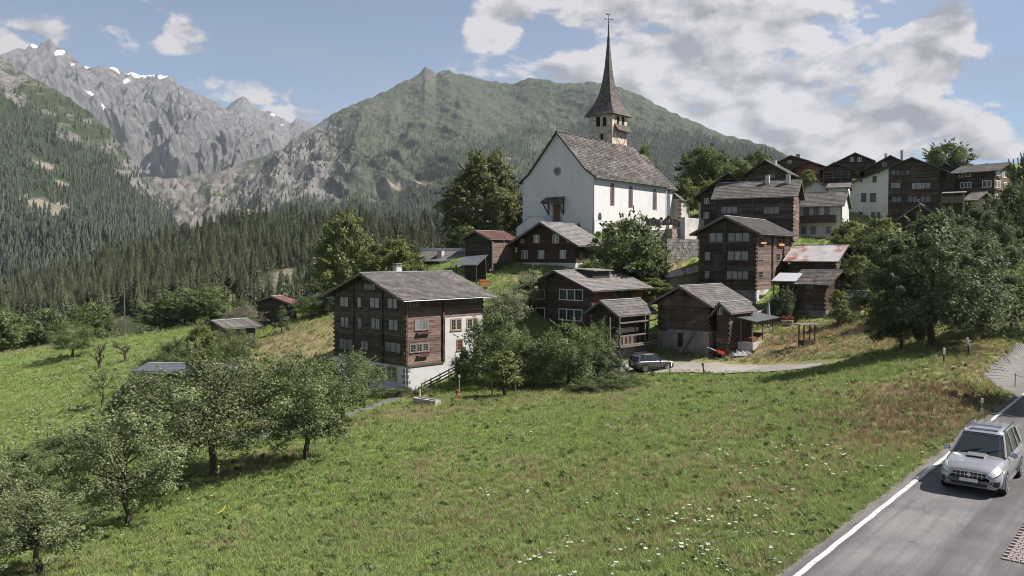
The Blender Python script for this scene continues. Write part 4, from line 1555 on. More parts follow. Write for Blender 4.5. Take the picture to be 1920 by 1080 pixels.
# ------------------------------------------------------------------ the granary with open galleries
h = House('granary', 'small dark granary with open wooden galleries behind the grey parked car', (1154, 668), 84, 44, 1108.5, 1216, cat='barn')
print('H3', h.L, h.R)
h.roof(584.5, (1127, 565.5), 'L', oe=.85, og=.6, mat_=ROOF_SLATE, style='tile', tile=(.6, .45), verge=WOOD_GREY, gutter=False)
h.core(WOOD_BLACK)
h.logs(WOOD_BLACK, .9, .24, 'L'); h.logs(WOOD_BLACK, .9, .24, 'R', ends=False)
h.plain(STONE, -2.5, .9, 'LR', .04, 'stone_base')
k1 = (h.hr - h.he) / h.sr
for i in range(6):
    tpos = .05 + i * (h.T - .1) / 5
    MB().bar(h.M(-.9, tpos, h.he - k1 * .8 - .06), h.M(.2, tpos, h.he - .06), .1, .14).build('rafter_tail', WOOD_GREY, h.root)
for py in (604, 628.5, 645.5):
    v = h.hit('R', 1185, py, .95)[1]
    m = MB(); h.fbox(m, 'R', -.5, h.R + .1, v - .07, v + .07, .86, .98); m.build('gallery_rail', WOOD_GREY, h.root)
    if py > 630:
        m = MB(); h.fbox(m, 'R', -.5, h.R + .1, v - .24, v - .14, .0, 1.05); m.build('gallery_floor', WOOD_GREY, h.root)
for px in (1145, 1163, 1211, 1218):
    u = h.hit('R', px, 620, .9)[0]
    m = MB(); h.fbox(m, 'R', u - .06, u + .06, .4, h.he - .45, .74, .86); m.build('gallery_post', WOOD_GREY, h.root)
for q in range(6):
    u = .5 + q * .75
    m = MB(); h.fbox(m, 'R', u, u + .3, 1.0, 1.9, .01, .05); m.build('wall_board', WOOD_SUNLIT, h.root)

# ------------------------------------------------------------------ the log barn by the lane
h = House('barn', 'weathered log barn on a plastered stone base beside the gravel lane', (1328, 664), 85, 42, 1232.5, 1392, cat='barn')
print('H4', h.L, h.R)
h.roof(568.5, (1272, 537.5), 'L', oe=.75, og=.8, mat_=ROOF_SLATE, tile=(.5, .4), verge=WOOD_GREY, gutter=False)
zp = h.z(622)
BARNW = mat('barn_wood', (.115, .085, .062), (.055, .042, .033), scale=1.6, stretch=(.7, .7, 9), rough=.85, island=.35, bump=.5, bscale=4, c3=(.16, .135, .11), scale3=.9, amt3=.5)
h.core(WOOD_BLACK)
h.plain(mat('barn_render', (.27, .25, .23), (.17, .158, .145), scale=1.1, rough=.95, bump=.5, bscale=9, c3=(.36, .335, .305), scale3=.45, amt3=.6), -2.5, zp, 'L', .06, 'stone_base'); h.plain(STONE, -2.5, zp, 'R', .05, 'stone_base')
h.logs(BARNW, zp, .26, "L")
h.logs(WOOD_BLACK, zp, .26, 'R', ends=False)
um, _ = h.hit('L', 1281, 590)
h.log_ends(BARNW, zp + 1.9, .26, [('L', um)], .16, .16)
h.hole('L', 1280, 547.5, 1289, 556.5)
for x0, x1 in ((1237, 1252), (1302, 1323)):
    d0 = h.panel('L', x0, 589, x1, 620, BARNW, .06, 'door')
    u0, v0 = h.hit('L', x0, 620); u1, v1 = h.hit('L', x1, 589)
    ulo, uhi = min(u0, u1), max(u0, u1)
    for i in range(5):
        m = MB(); w_ = (uhi - ulo) / 5
        h.fbox(m, 'L', ulo + i * w_ + .01, ulo + (i + 1) * w_ - .01, v0 + .03, v1, .06, .085); m.build('board', BARNW, d0)
h.hole('L', 1271, 624, 1281, 650, WOOD_BLACK, 'basement_door', base=.06)
m = MB()
a_ = Vector(h.pt('L', h.hit('L', 1287, 655)[0], .1, .9)); b_ = Vector(h.pt('L', h.hit('L', 1308, 626)[0], zp - .05, .5))
m.bar(a_, b_, .12, .25); m.bar(a_ + Vector((-.5, 0, 0)), b_ + Vector((-.5, 0, 0)), .12, .25)
for i in range(9):
    p = a_.lerp(b_, (i + .5) / 9); m.box(p.x - .5, p.y - .12, p.z, p.x, p.y + .12, p.z + .05)
m.build('stair', WOOD_GREY, h.root)
BARN = h

# annex of the barn with a lean roof
h = House('barn_annex', 'narrow dark wooden annex with a small white window against the log barn', (1366, 650), 84.2, 42, 1343, 1408, cat='barn')
h.roof(582, (1352, 569), 'L', oe=.5, og=.5, mat_=ROOF_SLATE, tile=(.5, .4), verge=WOOD_GREY, gutter=False, frac=.62)
h.core(WOOD_BLACK); h.logs(BARNW, -1.0, .26, 'L'); h.logs(BARNW, -1.0, .26, 'R', ends=False)
h.window('L', 1346, 577, 1354, 589, 2, frame=PAINT_WHITE, pane=PANE_DARK, bars=1)

# open shed with a tin roof on posts
sh = House('open_shed', 'open timber shed with flat grey tin roof on posts beside the barn', (1410, 650), 84.5, 35, 1368, 1449, cat='shed')
print('shed', sh.L, sh.R)
zr = sh.z(603)
m = MB(); m.hexa([(-.6, -.6, zr), (sh.R + .5, -.6, zr - .05), (sh.R + .5, sh.L + .3, zr + .55), (-.6, sh.L + .3, zr + .6),
                  (-.6, -.6, zr + .07), (sh.R + .5, -.6, zr + .02), (sh.R + .5, sh.L + .3, zr + .62), (-.6, sh.L + .3, zr + .67)])
m.build('roof', METAL_GREY, sh.root)
for (x, y) in ((0, 0), (sh.R * .5, 0), (sh.R, 0), (0, sh.L * .5), (0, sh.L - .1), (sh.R, sh.L)):
    MB().box(x - .06, y - .06, -.6, x + .06, y + .06, zr + .3 * y / sh.L).build('post', WOOD_GREY, sh.root)
MB().bar((sh.R, 0, .5), (sh.R * .6, 0, zr - .1), .08).build('brace', WOOD_GREY, sh.root)
MB().box(0, -.08, -1.2, sh.R + .2, .1, .35).build('low_wall', CONCRETE, sh.root)
MB().box(-.08, 0, -1.2, .1, sh.L * .62, .45).build('low_wall', PLASTER_OLD, sh.root)
MB().box(-.05, sh.L * .72, -.8, .02, sh.L * .98, zr - .3).build('door', WOOD_BLACK, sh.root)
MB().box(.3, sh.L - .1, -.6, sh.R, sh.L, zr).build('back_wall', WOOD_DARK, sh.root)
m = MB()
r = random.Random(3)
for i in range(26):
    z0_ = .4 + (i // 9) * .18; x_ = sh.R * .15 + (i % 9) * .19
    m.bar((x_, .35, z0_), (x_ + r.uniform(-.05, .05), 1.2, z0_ + r.uniform(-.03, .03)), .15)
o = m.build('firewood_pile', WOOD_ORANGE)
o.matrix_world = sh.root.matrix_basis.copy()
tag(o, 'small pile of orange split firewood under the tin roof', 'firewood', kind='stuff')

# ------------------------------------------------------------------ the tall house in the centre right
h = House('wooden_house', 'tall dark log house with three window rows and orange flower boxes, right of the centre', (1416.3, 563), 99, 37, 1309, 1479)
print('H5', h.L, h.R)
h.roof(433.5, (1358, 407), 'L', oe=.85, og=.9, mat_=ROOF_TILE, style='rib', verge=WOOD_GREY)
h.core(WOOD_BLACK)
h.plain(PLASTER, -3, 1.2, 'R', .05, 'plaster_base'); h.plain(STONE, -3, 1.2, 'L', .05, 'stone_base')
HCW = mat('log_dark_warm', (.085, .062, .048), (.040, .031, .025), scale=1.6, stretch=(.7, .7, 9), rough=.85, island=.35, bump=.5, bscale=4, c3=(.13, .11, .09), scale3=.9, amt3=.4)
h.logs(HCW, 1.2, .25, 'L'); h.logs(WOOD_SUNLIT, 1.2, .25, 'R', ends=False)
h.log_ends(WOOD_DARK, 1.2, .25, [('L', h.hit('L', 1361, 440)[0]), ('R', h.hit('R', 1447.5, 480)[0]), ('R', h.hit('R', 1468, 480)[0])], .2, .2)
for a in [(1331, 437, 1355, 453, 2), (1366, 437, 1405, 452.5, 3), (1322, 473, 1331.5, 487.5, 1), (1365, 471.5, 1402.5, 487.5, 3), (1322, 508, 1330, 521, 1), (1363, 509, 1402.5, 522.5, 4)]:
    h.window('L', *a[:4], n=a[4], sill=WOOD_GREY, frame=WOOD_DARK, pane=PANE_CURTAIN, shutters=WOOD_BROWN if a[1] < 440 else False)
for a in [(1423, 440, 1430, 452), (1457, 443, 1464, 455), (1421, 472.5, 1430, 487), (1455, 475, 1462.5, 488), (1422.5, 508.5, 1430, 521)]:
    h.window('R', *a, n=1, pane=PANE_DARK, frame=WOOD_GREY, bars=1)
OBX = mat('planter_orange', (.55, .25, .11), (.42, .17, .07), scale=4, rough=.8)
for x0, y0, x1, y1 in [(1423, 453.5, 1433, 457.5), (1456.7, 457, 1466.7, 461)]:
    u0, v0 = h.hit('R', x0, y1); u1, v1 = h.hit('R', x1, y0)
    m = MB(); h.fbox(m, 'R', u0, u1, v0, v1, .02, .3); m.build('flower_box', OBX, h.root)
h.flowers('R', 1423, 541, 1431, 554, mat('flower_magenta', (.45, .10, .38), (.30, .05, .22), scale=9, rough=.8, island=.3))
h.chimney(h.sr * .8, h.T * .42, -.25, .22, METAL_GREY, cap=False)
h.downpipe('R', .1, -.2, h.he, .14)

# ------------------------------------------------------------------ rusty roofed barn and the small log granary in front of it
h = House('barn', 'dark barn with a pale rusty metal roof behind the small granary', (1565.5, 545), 101, 42, 1480, 1596, cat='barn')
print('H18', h.L, h.R)
h.roof(486, (1584, 461), 'R', oe=.7, og=.6, mat_=ROOF_RUST, style='sheet', verge=WOOD_DARK, gutter=False)
h.core(WOOD_BLACK); h.logs(WOOD_SUNLIT, -1, .25, 'R'); h.logs(WOOD_DARK, -1, .25, 'L', ends=False)

h = House('granary', 'small log granary with brown tiled roof on a stone base, beside the big leafy tree', (1546, 603), 93, 43, 1490.5, 1587, cat='barn')
print('H18b', h.L, h.R)
h.roof(531, (1573, 508.5), 'R', oe=.75, og=.7, mat_=ROOF_BROWN, tile=(.45, .4), verge=WOOD_DARK, gutter=False)
zp = h.z(583)
h.core(WOOD_DARK)
h.plain(STONE, -2, zp, 'LR', .06, 'stone_base')
h.logs(BARNW, zp, .27, 'L'); h.logs(WOOD_BROWN, zp, .27, 'R', ends=False)
h.window('L', 1513, 532.5, 1524, 542, 2, pane=PANE_CURTAIN); h.window('L', 1511, 569.5, 1523.5, 579, 2, pane=PANE_CURTAIN)
h.window('R', 1571, 526, 1580, 536, 2, pane=PANE_CURTAIN)
GRAN = h

sh = House('porch_roof', 'low sheet-metal porch roof on posts left of the small granary', (1487, 590), 95, 35, 1447, 1500, cat='porch')
zr = sh.z(528)
m = MB(); m.hexa([(-.3, -.3, zr), (sh.R, -.3, zr + .9), (sh.R, sh.L, zr + .9), (-.3, sh.L, zr), (-.3, -.3, zr + .08), (sh.R, -.3, zr + .98), (sh.R, sh.L, zr + .98), (-.3, sh.L, zr + .08)])
m.build('roof', METAL_PALE, sh.root)
for (x, y) in ((0, 0), (0, sh.L - .2)):
    MB().box(x - .06, y - .06, -.8, x + .06, y + .06, zr).build('post', WOOD_DARK, sh.root)
MB().box(sh.R - .1, 0, -.8, sh.R, sh.L, zr + .8).build('back_wall', WOOD_BLACK, sh.root)

h = House('garden_shed', 'tiny orange plank shed with a small tile roof right of the small granary', (1612, 588), 91, 50, 1588, 1619, cat='shed', R=1.4)
h.roof(561, (1614, 548.5), 'R', oe=.45, og=.45, mat_=ROOF_TILE, tile=(.35, .3), gutter=False, purlin=False)
h.core(WOOD_BROWN, inset=.1)
h.plain(CONCRETE, -1.5, .3, 'LR', .05, 'base')
for face, wd in (('L', h.L), ('R', h.R)):
    nb = max(3, int(wd / .2))
    for i in range(nb):
        m = MB(); h.fbox(m, face, i * wd / nb + .008, (i + 1) * wd / nb - .008, .3, h.he - .05, -.1, .012 + .012 * (i % 2)); m.build('board', WOOD_ORANGE, h.root)

# ------------------------------------------------------------------ wide house behind with its wing, and the balcony house
h = House('wooden_house', 'dark wooden house end-on behind the wide-roofed house, next to the church', (1402, 425), 122, 20, 1313, 1420, R=10)
h.roof(352, (1369, 325.5), 'L', oe=1.0, og=.9, mat_=ROOF_SLATE, tile=(.5, .45), frac=.40, far_eave=h.z(361), verge=WOOD_DARK, gutter=False)
h.core(WOOD_BLACK); h.logs(WOOD_DARK, 0, .26, 'LR')
h.window('L', 1321, 372, 1329, 382, 2, frame=PAINT_WHITE); h.window('L', 1320, 398.5, 1329, 409.5, 2, frame=PAINT_WHITE)
h.panel('L', 1309.5, 381, 1314.5, 425, PLASTER_OLD, .08, 'plaster_strip')

h = House('wooden_house', 'long dark wooden house with a wide grey roof and two chimneys', (1486, 452), 115, 27.5, 1343, 1498)
print('H6', h.L, h.R)
h.roof(364, (1493, 338.5), 'R', oe=.7, og=.7, mat_=ROOF_SLATE, tile=(.5, .4), verge=WOOD_GREY, gutter=True)
h.core(WOOD_BLACK); h.logs(WOOD_DARK, 0, .26, 'L'); h.logs(WOOD_SUNLIT, 0, .26, 'R', ends=False)
h.log_ends(WOOD_DARK, 0, .26, [('L', h.hit('L', 1413, 390)[0])], .2, .2)
for a in [(1353, 388, 1382, 400, 3), (1433, 389, 1460.5, 400.5, 3)]:
    h.window('L', *a[:4], n=3, pane=PANE_CURTAIN)
h.chimney(h.sr * .8, h.T * .37, .9, .55, PLASTER_OLD, cap=False); h.chimney(h.sr * .75, h.T * .1, .9, .55, PLASTER_OLD, cap=False)
h.downpipe('L', h.hit('L', 1410.5, 390)[0], 0, h.he, .14, oe=.7)

h = House('plaster_house', 'white plastered house with dark wooden balcony and slate roof', (1578, 450), 120, 31, 1487, 1591)
print('H7', h.L, h.R)
h.roof(383.5, (1585, 360), 'R', oe=.5, og=.35, mat_=ROOF_SLATE, tile=(.45, .4), verge=WOOD_GREY, gutter=True)
PLW = mat('plaster_grey', (.60, .58, .57), (.52, .50, .49), scale=.8, rough=.92, bump=.25, bscale=14, c3=(.44, .42, .41), scale3=.3, amt3=.4)
h.core(PLW); h.plain(PLW, -2, None, 'L'); h.plain(PLASTER, -2, None, 'R')
for a in [(1507, 387.5, 1517, 404), (1526, 388.5, 1536, 404), (1546, 387.5, 1555, 404), (1502.5, 425, 1511.5, 438), (1520.5, 425, 1529.5, 438), (1549, 425, 1558.5, 437.5)]:
    h.window('L', *a, n=2, frame=WOOD_GREY, pane=PANE_BLUE if a[0] > 1540 else PANE_CURTAIN)
u0 = h.hit('L', 1568, 410, .8)[0]; u1 = h.L
v0 = h.hit('L', 1530, 417, .9)[1]; v1 = h.hit('L', 1530, 404.5, .9)[1]
m = MB(); h.fbox(m, 'L', u0, u1, v0 - .05, v0 + .08, 0, 1.0); bo = m.build('balcony', WOOD_DARK, h.root)
nb = int((u1 - u0) / .22)
for i in range(nb):
    m = MB(); h.fbox(m, 'L', u0 + i * (u1 - u0) / nb + .01, u0 + (i + 1) * (u1 - u0) / nb - .012, v0 + .1, v1, .93, .97); m.build('board', WOOD_DARK, bo)
m = MB(); h.fbox(m, 'L', u0, u1, v1, v1 + .07, .9, 1.02); m.build('handrail', WOOD_DARK, bo)

# ------------------------------------------------------------------ the white and dark gable house
h = House('gable_house', 'big gabled house, left half white plaster and right half dark logs', (1758, 448), 138, 27, 1587, 1765, R=11)
print('H8', h.L, h.R)
h.roof(316.5, (1710, 297), 'L', oe=1.2, og=.8, mat_=ROOF_SLATE, tile=(.6, .5), frac=.29, far_eave=h.z(341), verge=WOOD_DARK, gutter=False)
h.core(WOOD_BLACK)
h.logs(WOOD_DARK, 0, .27, 'L', u1=h.hit('L', 1665, 380)[0]); h.plain(WOOD_DARK, 0, None, 'R', part='side_wall')
uw = h.hit('L', 1665, 380)[0]
poly = [(uw, -2.5), (h.L, -2.5), (h.L, h.zt(h.L) - .05), (uw, h.zt(uw) - .05)]
m = MB().prism(poly, lambda u, v, s: h.pt('L', u, v, .05 if s == 0 else -.2)); m.build('plaster_wall', PLW, h.root)
h.log_ends(WOOD_DARK, 0, .27, [('L', h.hit('L', 1694, 380)[0])], .22, .2)
for a in [(1672, 319.5, 1686, 328, 2), (1691, 320, 1704, 328.5, 2), (1671.5, 343.5, 1688, 352.5, 2), (1710.5, 343.5, 1744, 353.5, 4), (1702, 368.5, 1720, 379, 2), (1727, 368.5, 1744.5, 379, 2), (1673, 369, 1690, 379, 2)]:
    h.window('L', *a[:4], n=a[4], pane=PANE_CURTAIN if 340 < a[1] < 350 else PANE_BLUE, sash=PAINT_WHITE if 340 < a[1] < 350 else WOOD_GREY)
for a in [(1636.5, 331, 1643, 341.5), (1615, 362.5, 1624, 378), (1632, 362.5, 1641.5, 378), (1610, 398, 1617, 406), (1634, 398, 1640, 408), (1644, 398, 1650, 408)]:
    h.window('L', *a, n=1, frame=WOOD_DARK, pane=PANE_DARK, base=.05, sash=WOOD_DARK, bars=1)
h.hole('L', 1613.5, 337, 1616.5, 342, base=.05)

# ------------------------------------------------------------------ far right house
h = House('wooden_house', 'dark wooden house with many white framed windows at the far right of the village', (1863, 398), 142, 49, 1790, 1901)
print('H9', h.L, h.R)
h.roof(319, (1884, 306.5), 'R', oe=.9, og=.9, mat_=ROOF_SLATE, tile=(.6, .5), verge=WOOD_DARK)
h.core(WOOD_BLACK); h.logs(WOOD_DARK, 0, .27, 'L'); h.logs(WOOD_SUNLIT, 0, .27, 'R', ends=False)
for a in [(1798.5, 324, 1805, 332.5, 1), (1812, 322.8, 1819, 330.5, 1), (1802, 342.5, 1820, 351.5, 3), (1843, 339.5, 1858, 350.5, 2)]:
    h.window('L', *a[:4], n=a[4], frame=PAINT_WHITE, pane=PANE_BLUE, rim=.12)
for a in [(1867, 320.5, 1874.5, 329, 2), (1879, 322, 1886, 332, 2), (1864.5, 339.5, 1875.5, 351, 2), (1882.5, 342.5, 1887, 352, 1), (1892.5, 345, 1899, 354, 1), (1866, 365, 1874, 371.5, 2), (1882, 366, 1887, 373, 1), (1895, 368.5, 1899, 376, 1)]:
    h.window('R', *a[:4], n=a[4], frame=PAINT_WHITE, pane=PANE_CURTAIN if a[1] < 360 else PANE_DARK, rim=.12)
for a in [(1864, 352, 1876, 355), (1881, 353, 1888, 357), (1868, 330, 1875, 332)]:
    h.flowers('R', *a, n=30)
h.chimney(h.sr, h.T * .45, .3, .5, PLASTER_OLD, cap=False)
h.downpipe('R', .12, 0, h.he, .14)

h = House('hut', 'small hut with a light gabled roof in front of the far right house', (1828, 402), 133, 60, 1808, 1861, cat='hut')
h.roof(374.5, (1853, 361.5), 'R', oe=.4, og=.4, mat_=ROOF_TILE, tile=(.5, .45), verge=WOOD_GREY, gutter=False, purlin=False)
h.core(WOOD_BLACK); h.logs(WOOD_DARK, -1, .26, 'LR')

sh = House('veranda', 'grey wooden veranda with a balcony rail beside the gabled house', (1805, 412), 132, 35, 1764, 1812, cat='veranda')
zt_, zb_ = sh.z(362), sh.z(376)
m = MB(); m.hexa([(-.5, -.3, zt_), (2.2, -.3, zt_ + .35), (2.2, sh.L, zt_ + .35), (-.5, sh.L, zt_), (-.5, -.3, zt_ + .1), (2.2, -.3, zt_ + .45), (2.2, sh.L, zt_ + .45), (-.5, sh.L, zt_ + .1)])
m.build('roof', ROOF_TILE, sh.root)
MB().box(0, 0, zb_ - .3, 2.0, sh.L, zb_ - .15).build('floor', WOOD_GREY, sh.root)
for i in range(14):
    MB().box(-.05, i * sh.L / 14 + .02, zb_ - .15, 0, (i + 1) * sh.L / 14 - .03, zb_ + .8).build('board', WOOD_GREY, sh.root)
for y in (0, sh.L * .5, sh.L):
    MB().box(-.07, y - .07, -1.5, .07, y + .07, zt_).build('post', WOOD_GREY, sh.root)
MB().box(1.8, 0, -1.5, 2.0, sh.L, zt_ + .3).build('back_wall', WOOD_DARK, sh.root)

h = House('hut', 'low dark hut roof showing between the leafy trees at the right', (1757, 470), 104, 32, 1690, 1785, cat='hut', R=5)
h.roof(405, (1722, 384), 'L', oe=.7, og=.6, mat_=ROOF_SLATE, tile=(.5, .45), verge=WOOD_GREY, gutter=False)
h.core(WOOD_BLACK); h.logs(WOOD_DARK, 0, .26, 'LR')


# ------------------------------------------------------------------ roofs of the upper village
def back_house(label, corner, depth, a, xl, eave, apex, R=8, wall=None, frac=.5, roofm=None, far=None, wins=(), chim=(), pale=False, oe=.8, og=.7, winm=None, gable='L', name='wooden_house'):
    h = House(name, label, corner, depth, a, xl, None, R=R)
    h.roof(eave, apex, gable, oe=oe, og=og, mat_=roofm or ROOF_SLATE, tile=(.7, .6), frac=frac, far_eave=None if far is None else h.z(far), verge=WOOD_DARK, gutter=False)
    h.core(WOOD_BLACK); h.logs(wall or WOOD_DARK, -1, .28, 'LR')
    for w in wins:
        h.window('L', *w[:4], n=w[4], frame=PAINT_WHITE if pale else WOOD_GREY, pane=winm or PANE_CURTAIN)
    for c in chim:
        h.chimney(*c)
    return h


back_house('dark gabled house with two white attic windows on the skyline', (1633, 332), 168, 24, 1573, 300, (1602.5, 288), wins=[(1594, 295, 1600, 303, 2), (1608, 295, 1615, 303, 2)], pale=True)
back_house('dark house with two chimney pots on the skyline, left of the tall gable', (1693, 335), 158, 26, 1620, 304, (1669, 293), R=9, frac=.33, far=316, chim=[(3.2, 2, .5, .4, PLASTER_OLD, True), (.3, 1.2, 1.0, .45, PLASTER_OLD, True)], wins=[(1654, 304, 1662, 312, 2)])
back_house('reddish brown wooden house in the row on the skyline', (1543, 345), 158, 22, 1493, 312, (1516, 304), wall=WOOD_ORANGE, wins=[(1506.5, 318.5, 1513.5, 326, 2), (1531, 318, 1537, 326, 2)])
hb = back_house('dark barn with an open pole gallery under the skyline gables', (1597, 345), 151, 25, 1544, 318, (1562, 306.5), frac=.62, far=315, name='barn')
for py in (323, 328, 333):
    v = hb.hit('L', 1565, py, .4)[1]
    m = MB(); hb.fbox(m, 'L', .2, hb.L - .1, v - .07, v + .07, .35, .47); m.build('gallery_rail', WOOD_GREY, hb.root)
for px in (1544, 1561, 1577, 1592):
    u = hb.hit('L', px, 328, .4)[0]
    m = MB(); hb.fbox(m, 'L', u - .07, u + .07, hb.z(336), hb.he - .1, .3, .42); m.build('gallery_post', WOOD_GREY, hb.root)
back_house('dark house with a wide square chimney, leftmost of the skyline roofs', (1510, 335), 172, 20, 1463, 301, (1480, 293), frac=.6, wins=[(1477, 301, 1484, 306, 2)], chim=[(1.6, 2.0, .6, .9, STONE_WARM, False)], pale=True)
hb = back_house('dark log house with a white chimney above the wide grey roof', (1470, 352), 150, 33, 1402, 321, (1429, 302.5), R=8.5, oe=.9, og=.9, wins=[(1440, 327, 1452, 334, 3)], chim=[(2.6, 3.0, .35, .6, PLASTER, False)])
back_house('dark windowless barn among trees behind the church', (1357, 345), 167, 16, 1297, 314, (1318.5, 304), frac=.62, name='barn')
hb = House('stone_house', 'low white house with a rough stone slab roof between two bigger houses', (1552, 372), 134, 15, 1509, None, R=7)
hb.roof(350, (1533, 339.5), 'L', oe=.5, og=.5, mat_=ROOF_TILE, tile=(.5, .45), verge=WOOD_GREY, gutter=False)
hb.core(PLW); hb.plain(PLW, -1, None, 'LR')
hb2 = House('lean_house', 'low wing with a slab roof beside the big gabled house', (1590, 375), 131, 26, 1553, None, R=5)
hb2.roof(351, (1588, 338.5), 'R', oe=.5, og=.3, mat_=ROOF_TILE, tile=(.5, .45), verge=WOOD_GREY, gutter=False)
hb2.core(WOOD_BLACK); hb2.plain(PLW, -1, None, 'LR')
hb = back_house('small dark house with a light lean roof right of the big gable', (1795, 350), 152, 33, 1752, 319, (1770, 308), R=6, frac=.5, chim=[(2.2, 1.2, -.4, .5, PLASTER_OLD, False)])
lr = House('lean_house', 'pale low roof below the small dark house', (1792, 355), 146, 32, 1759, None, R=3)
lr.roof(331, (1776, 323), 'L', oe=.3, og=.3, mat_=ROOF_TILE, tile=(.5, .45), gutter=False, purlin=False); lr.core(WOOD_DARK); lr.plain(WOOD_DARK, -1, None, 'LR')

# ------------------------------------------------------------------ chalet, red roofed barn and low building below the church
h = House('chalet', 'dark brown chalet with wide eaves and small white windows below the church', (1078.7, 507), 108, 39, 968, 1122)
print('H12', h.L, h.R)
h.roof(453.5, (1017, 418.5), 'L', oe=1.2, og=1.2, mat_=ROOF_TILE, style='tile', tile=(.45, .4), verge=WOOD_GREY, gutter=False)
zp = h.z(493)
CHW = mat('chalet_wood', (.060, .036, .026), (.038, .024, .019), scale=1.6, stretch=(.7, .7, 8), rough=.8, island=.25, bump=.4, bscale=4)
h.core(CHW); h.plain(PLASTER, -2.5, zp, 'LR', .05, 'plaster_base')
h.logs(CHW, zp, .22, 'L'); h.logs(WOOD_BROWN, zp, .22, 'R', ends=False)
for a in [(1001.7, 441, 1011, 454.5, 2), (1037, 440.5, 1047.5, 455.5, 2), (977, 449, 982.5, 455, 1), (1064, 446.5, 1071, 453.5, 1), (979, 470.5, 989, 484, 2), (1009.5, 470.5, 1020, 484, 2), (1050.6, 469.5, 1061, 484, 2)]:
    h.window('L', *a[:4], n=a[4], frame=PAINT_WHITE, pane=PANE_CURTAIN)
h.window('R', 1086, 472, 1092, 485, 1, frame=WOOD_BROWN, pane=PANE_DARK)

h = House('barn', 'dark log barn with a dull red sheet roof beside the chalet', (917, 512), 112, 40, 873.5, 961, cat='barn')
print('H13', h.L, h.R)
h.roof(446, (893.5, 434), 'L', oe=.6, og=.6, mat_=ROOF_RED, style='rib', verge=WOOD_GREY, gutter=False)
h.core(WOOD_BLACK); h.logs(WOOD_BLACK, 0, .26, 'L'); h.logs(WOOD_SUNLIT, 0, .26, 'R', ends=False)
u0, v0 = h.hit('R', 919, 494); u1, v1 = h.hit('R', 961, 456)
for i in range(2):
    m = MB(); w_ = (u1 - u0) / 2
    h.fbox(m, 'R', u0 + i * w_ + .05, u0 + (i + 1) * w_ - .05, v0, v1, .3, .42); pn = m.build('slatted_panel', WOOD_SUNLIT, h.root)
    nn = 9
    for k in range(nn):
        m = MB(); h.fbox(m, 'R', u0 + i * w_ + .05, u0 + (i + 1) * w_ - .05, v0 + k * (v1 - v0) / nn + .02, v0 + (k + 1) * (v1 - v0) / nn - .02, .42, .46); m.build('slat', WOOD_SUNLIT, pn)
for px in (919, 940, 961):
    u = h.hit('R', px, 470)[0]
    m = MB(); h.fbox(m, 'R', u - .08, u + .08, -.5, v1 + .3, .3, .5); m.build('post', WOOD_GREY, h.root)

sh = House('canopy', 'open canopy with a pale edged sloping roof between the red barn and the low building', (893, 530), 105, 20, 853, 920, cat='canopy', R=3.5)
zr = sh.z(497)
m = MB(); m.hexa([(-.2, -.3, zr), (sh.R, -.3, zr + 1.3), (sh.R, sh.L, zr + 1.0), (-.2, sh.L, zr + .05), (-.2, -.3, zr + .1), (sh.R, -.3, zr + 1.4), (sh.R, sh.L, zr + 1.1), (-.2, sh.L, zr + .15)])
m.build('roof', METAL_GREY, sh.root)
MB().box(-.26, -.3, zr - .02, -.2, sh.L, zr + .18).build('eave_board', METAL_PALE, sh.root)
for (x, y) in ((0, 0), (0, sh.L - .2), (sh.R - .2, 0)):
    MB().box(x - .07, y - .07, -2, x + .07, y + .07, zr + .1).build('post', WOOD_DARK, sh.root)
MB().box(sh.R - .3, 0, -2, sh.R, sh.L, zr + .9).build('back_wall', WOOD_BLACK, sh.root)

h = House('low_building', 'long low building with a flat grey roof behind the big wooden house', (872, 515), 124, 25, 782, 890, R=5, cat='house')
h.roof(487.5, (880, 471.5), 'R', oe=.6, og=.3, mat_=ROOF_SLATE, style='sheet', verge=WOOD_GREY, gutter=True)
h.core(WOOD_BLACK); h.plain(WOOD_DARK, -1, None, 'LR', part='wall')
for a in [(790, 489, 797, 499), (826, 488, 836, 499)]:
    h.window('L', *a, n=2, frame=PAINT_WHITE, pane=PANE_DARK)
m = MB(); m.box(3.0, h.L * .25, h.hr - .1, 4.6, h.L + 1.2, h.hr + .55); m.build('parapet', PLASTER, h.root)
h.chimney(h.sr * .3, h.L * .55, .1, .9, PLASTER_OLD, cap=False)

# ------------------------------------------------------------------ barns at the left
h = House('barn', 'dark little barn with a rusty red roof on the slope left of the big house', (545, 596), 116, 35, 484, 556, cat='barn')
print('H15', h.L, h.R)
h.roof(568.5, (514, 556.5), 'L', oe=.6, og=.5, mat_=ROOF_RED, style='sheet', verge=WOOD_GREY, gutter=False)
h.core(WOOD_BLACK); h.logs(WOOD_BLACK, -1.5, .26, 'LR')
h = House('barn', 'small dark barn half hidden by fruit trees in the orchard slope', (424, 642), 98, 40, 385, 436, cat='barn', R=4.0)
h.roof(615, (398, 602), 'L', oe=.5, og=.5, mat_=ROOF_SLATE, style='sheet', verge=WOOD_GREY, gutter=False)
h.core(WOOD_BLACK); h.logs(WOOD_DARK, -1.5, .26, 'LR')
h = House('long_shed', 'long low shed with a blue grey metal roof behind the apple trees', (436, 726), 64, 8, 268, 470, R=3.0, cat='shed')
h.roof(699, (442, 690), 'R', oe=.5, og=.4, mat_=METAL_GREY, style='rib', verge=METAL_PALE, gutter=False)
h.core(WOOD_BLACK); h.plain(WOOD_DARK, -2, None, 'LR', part='wall')

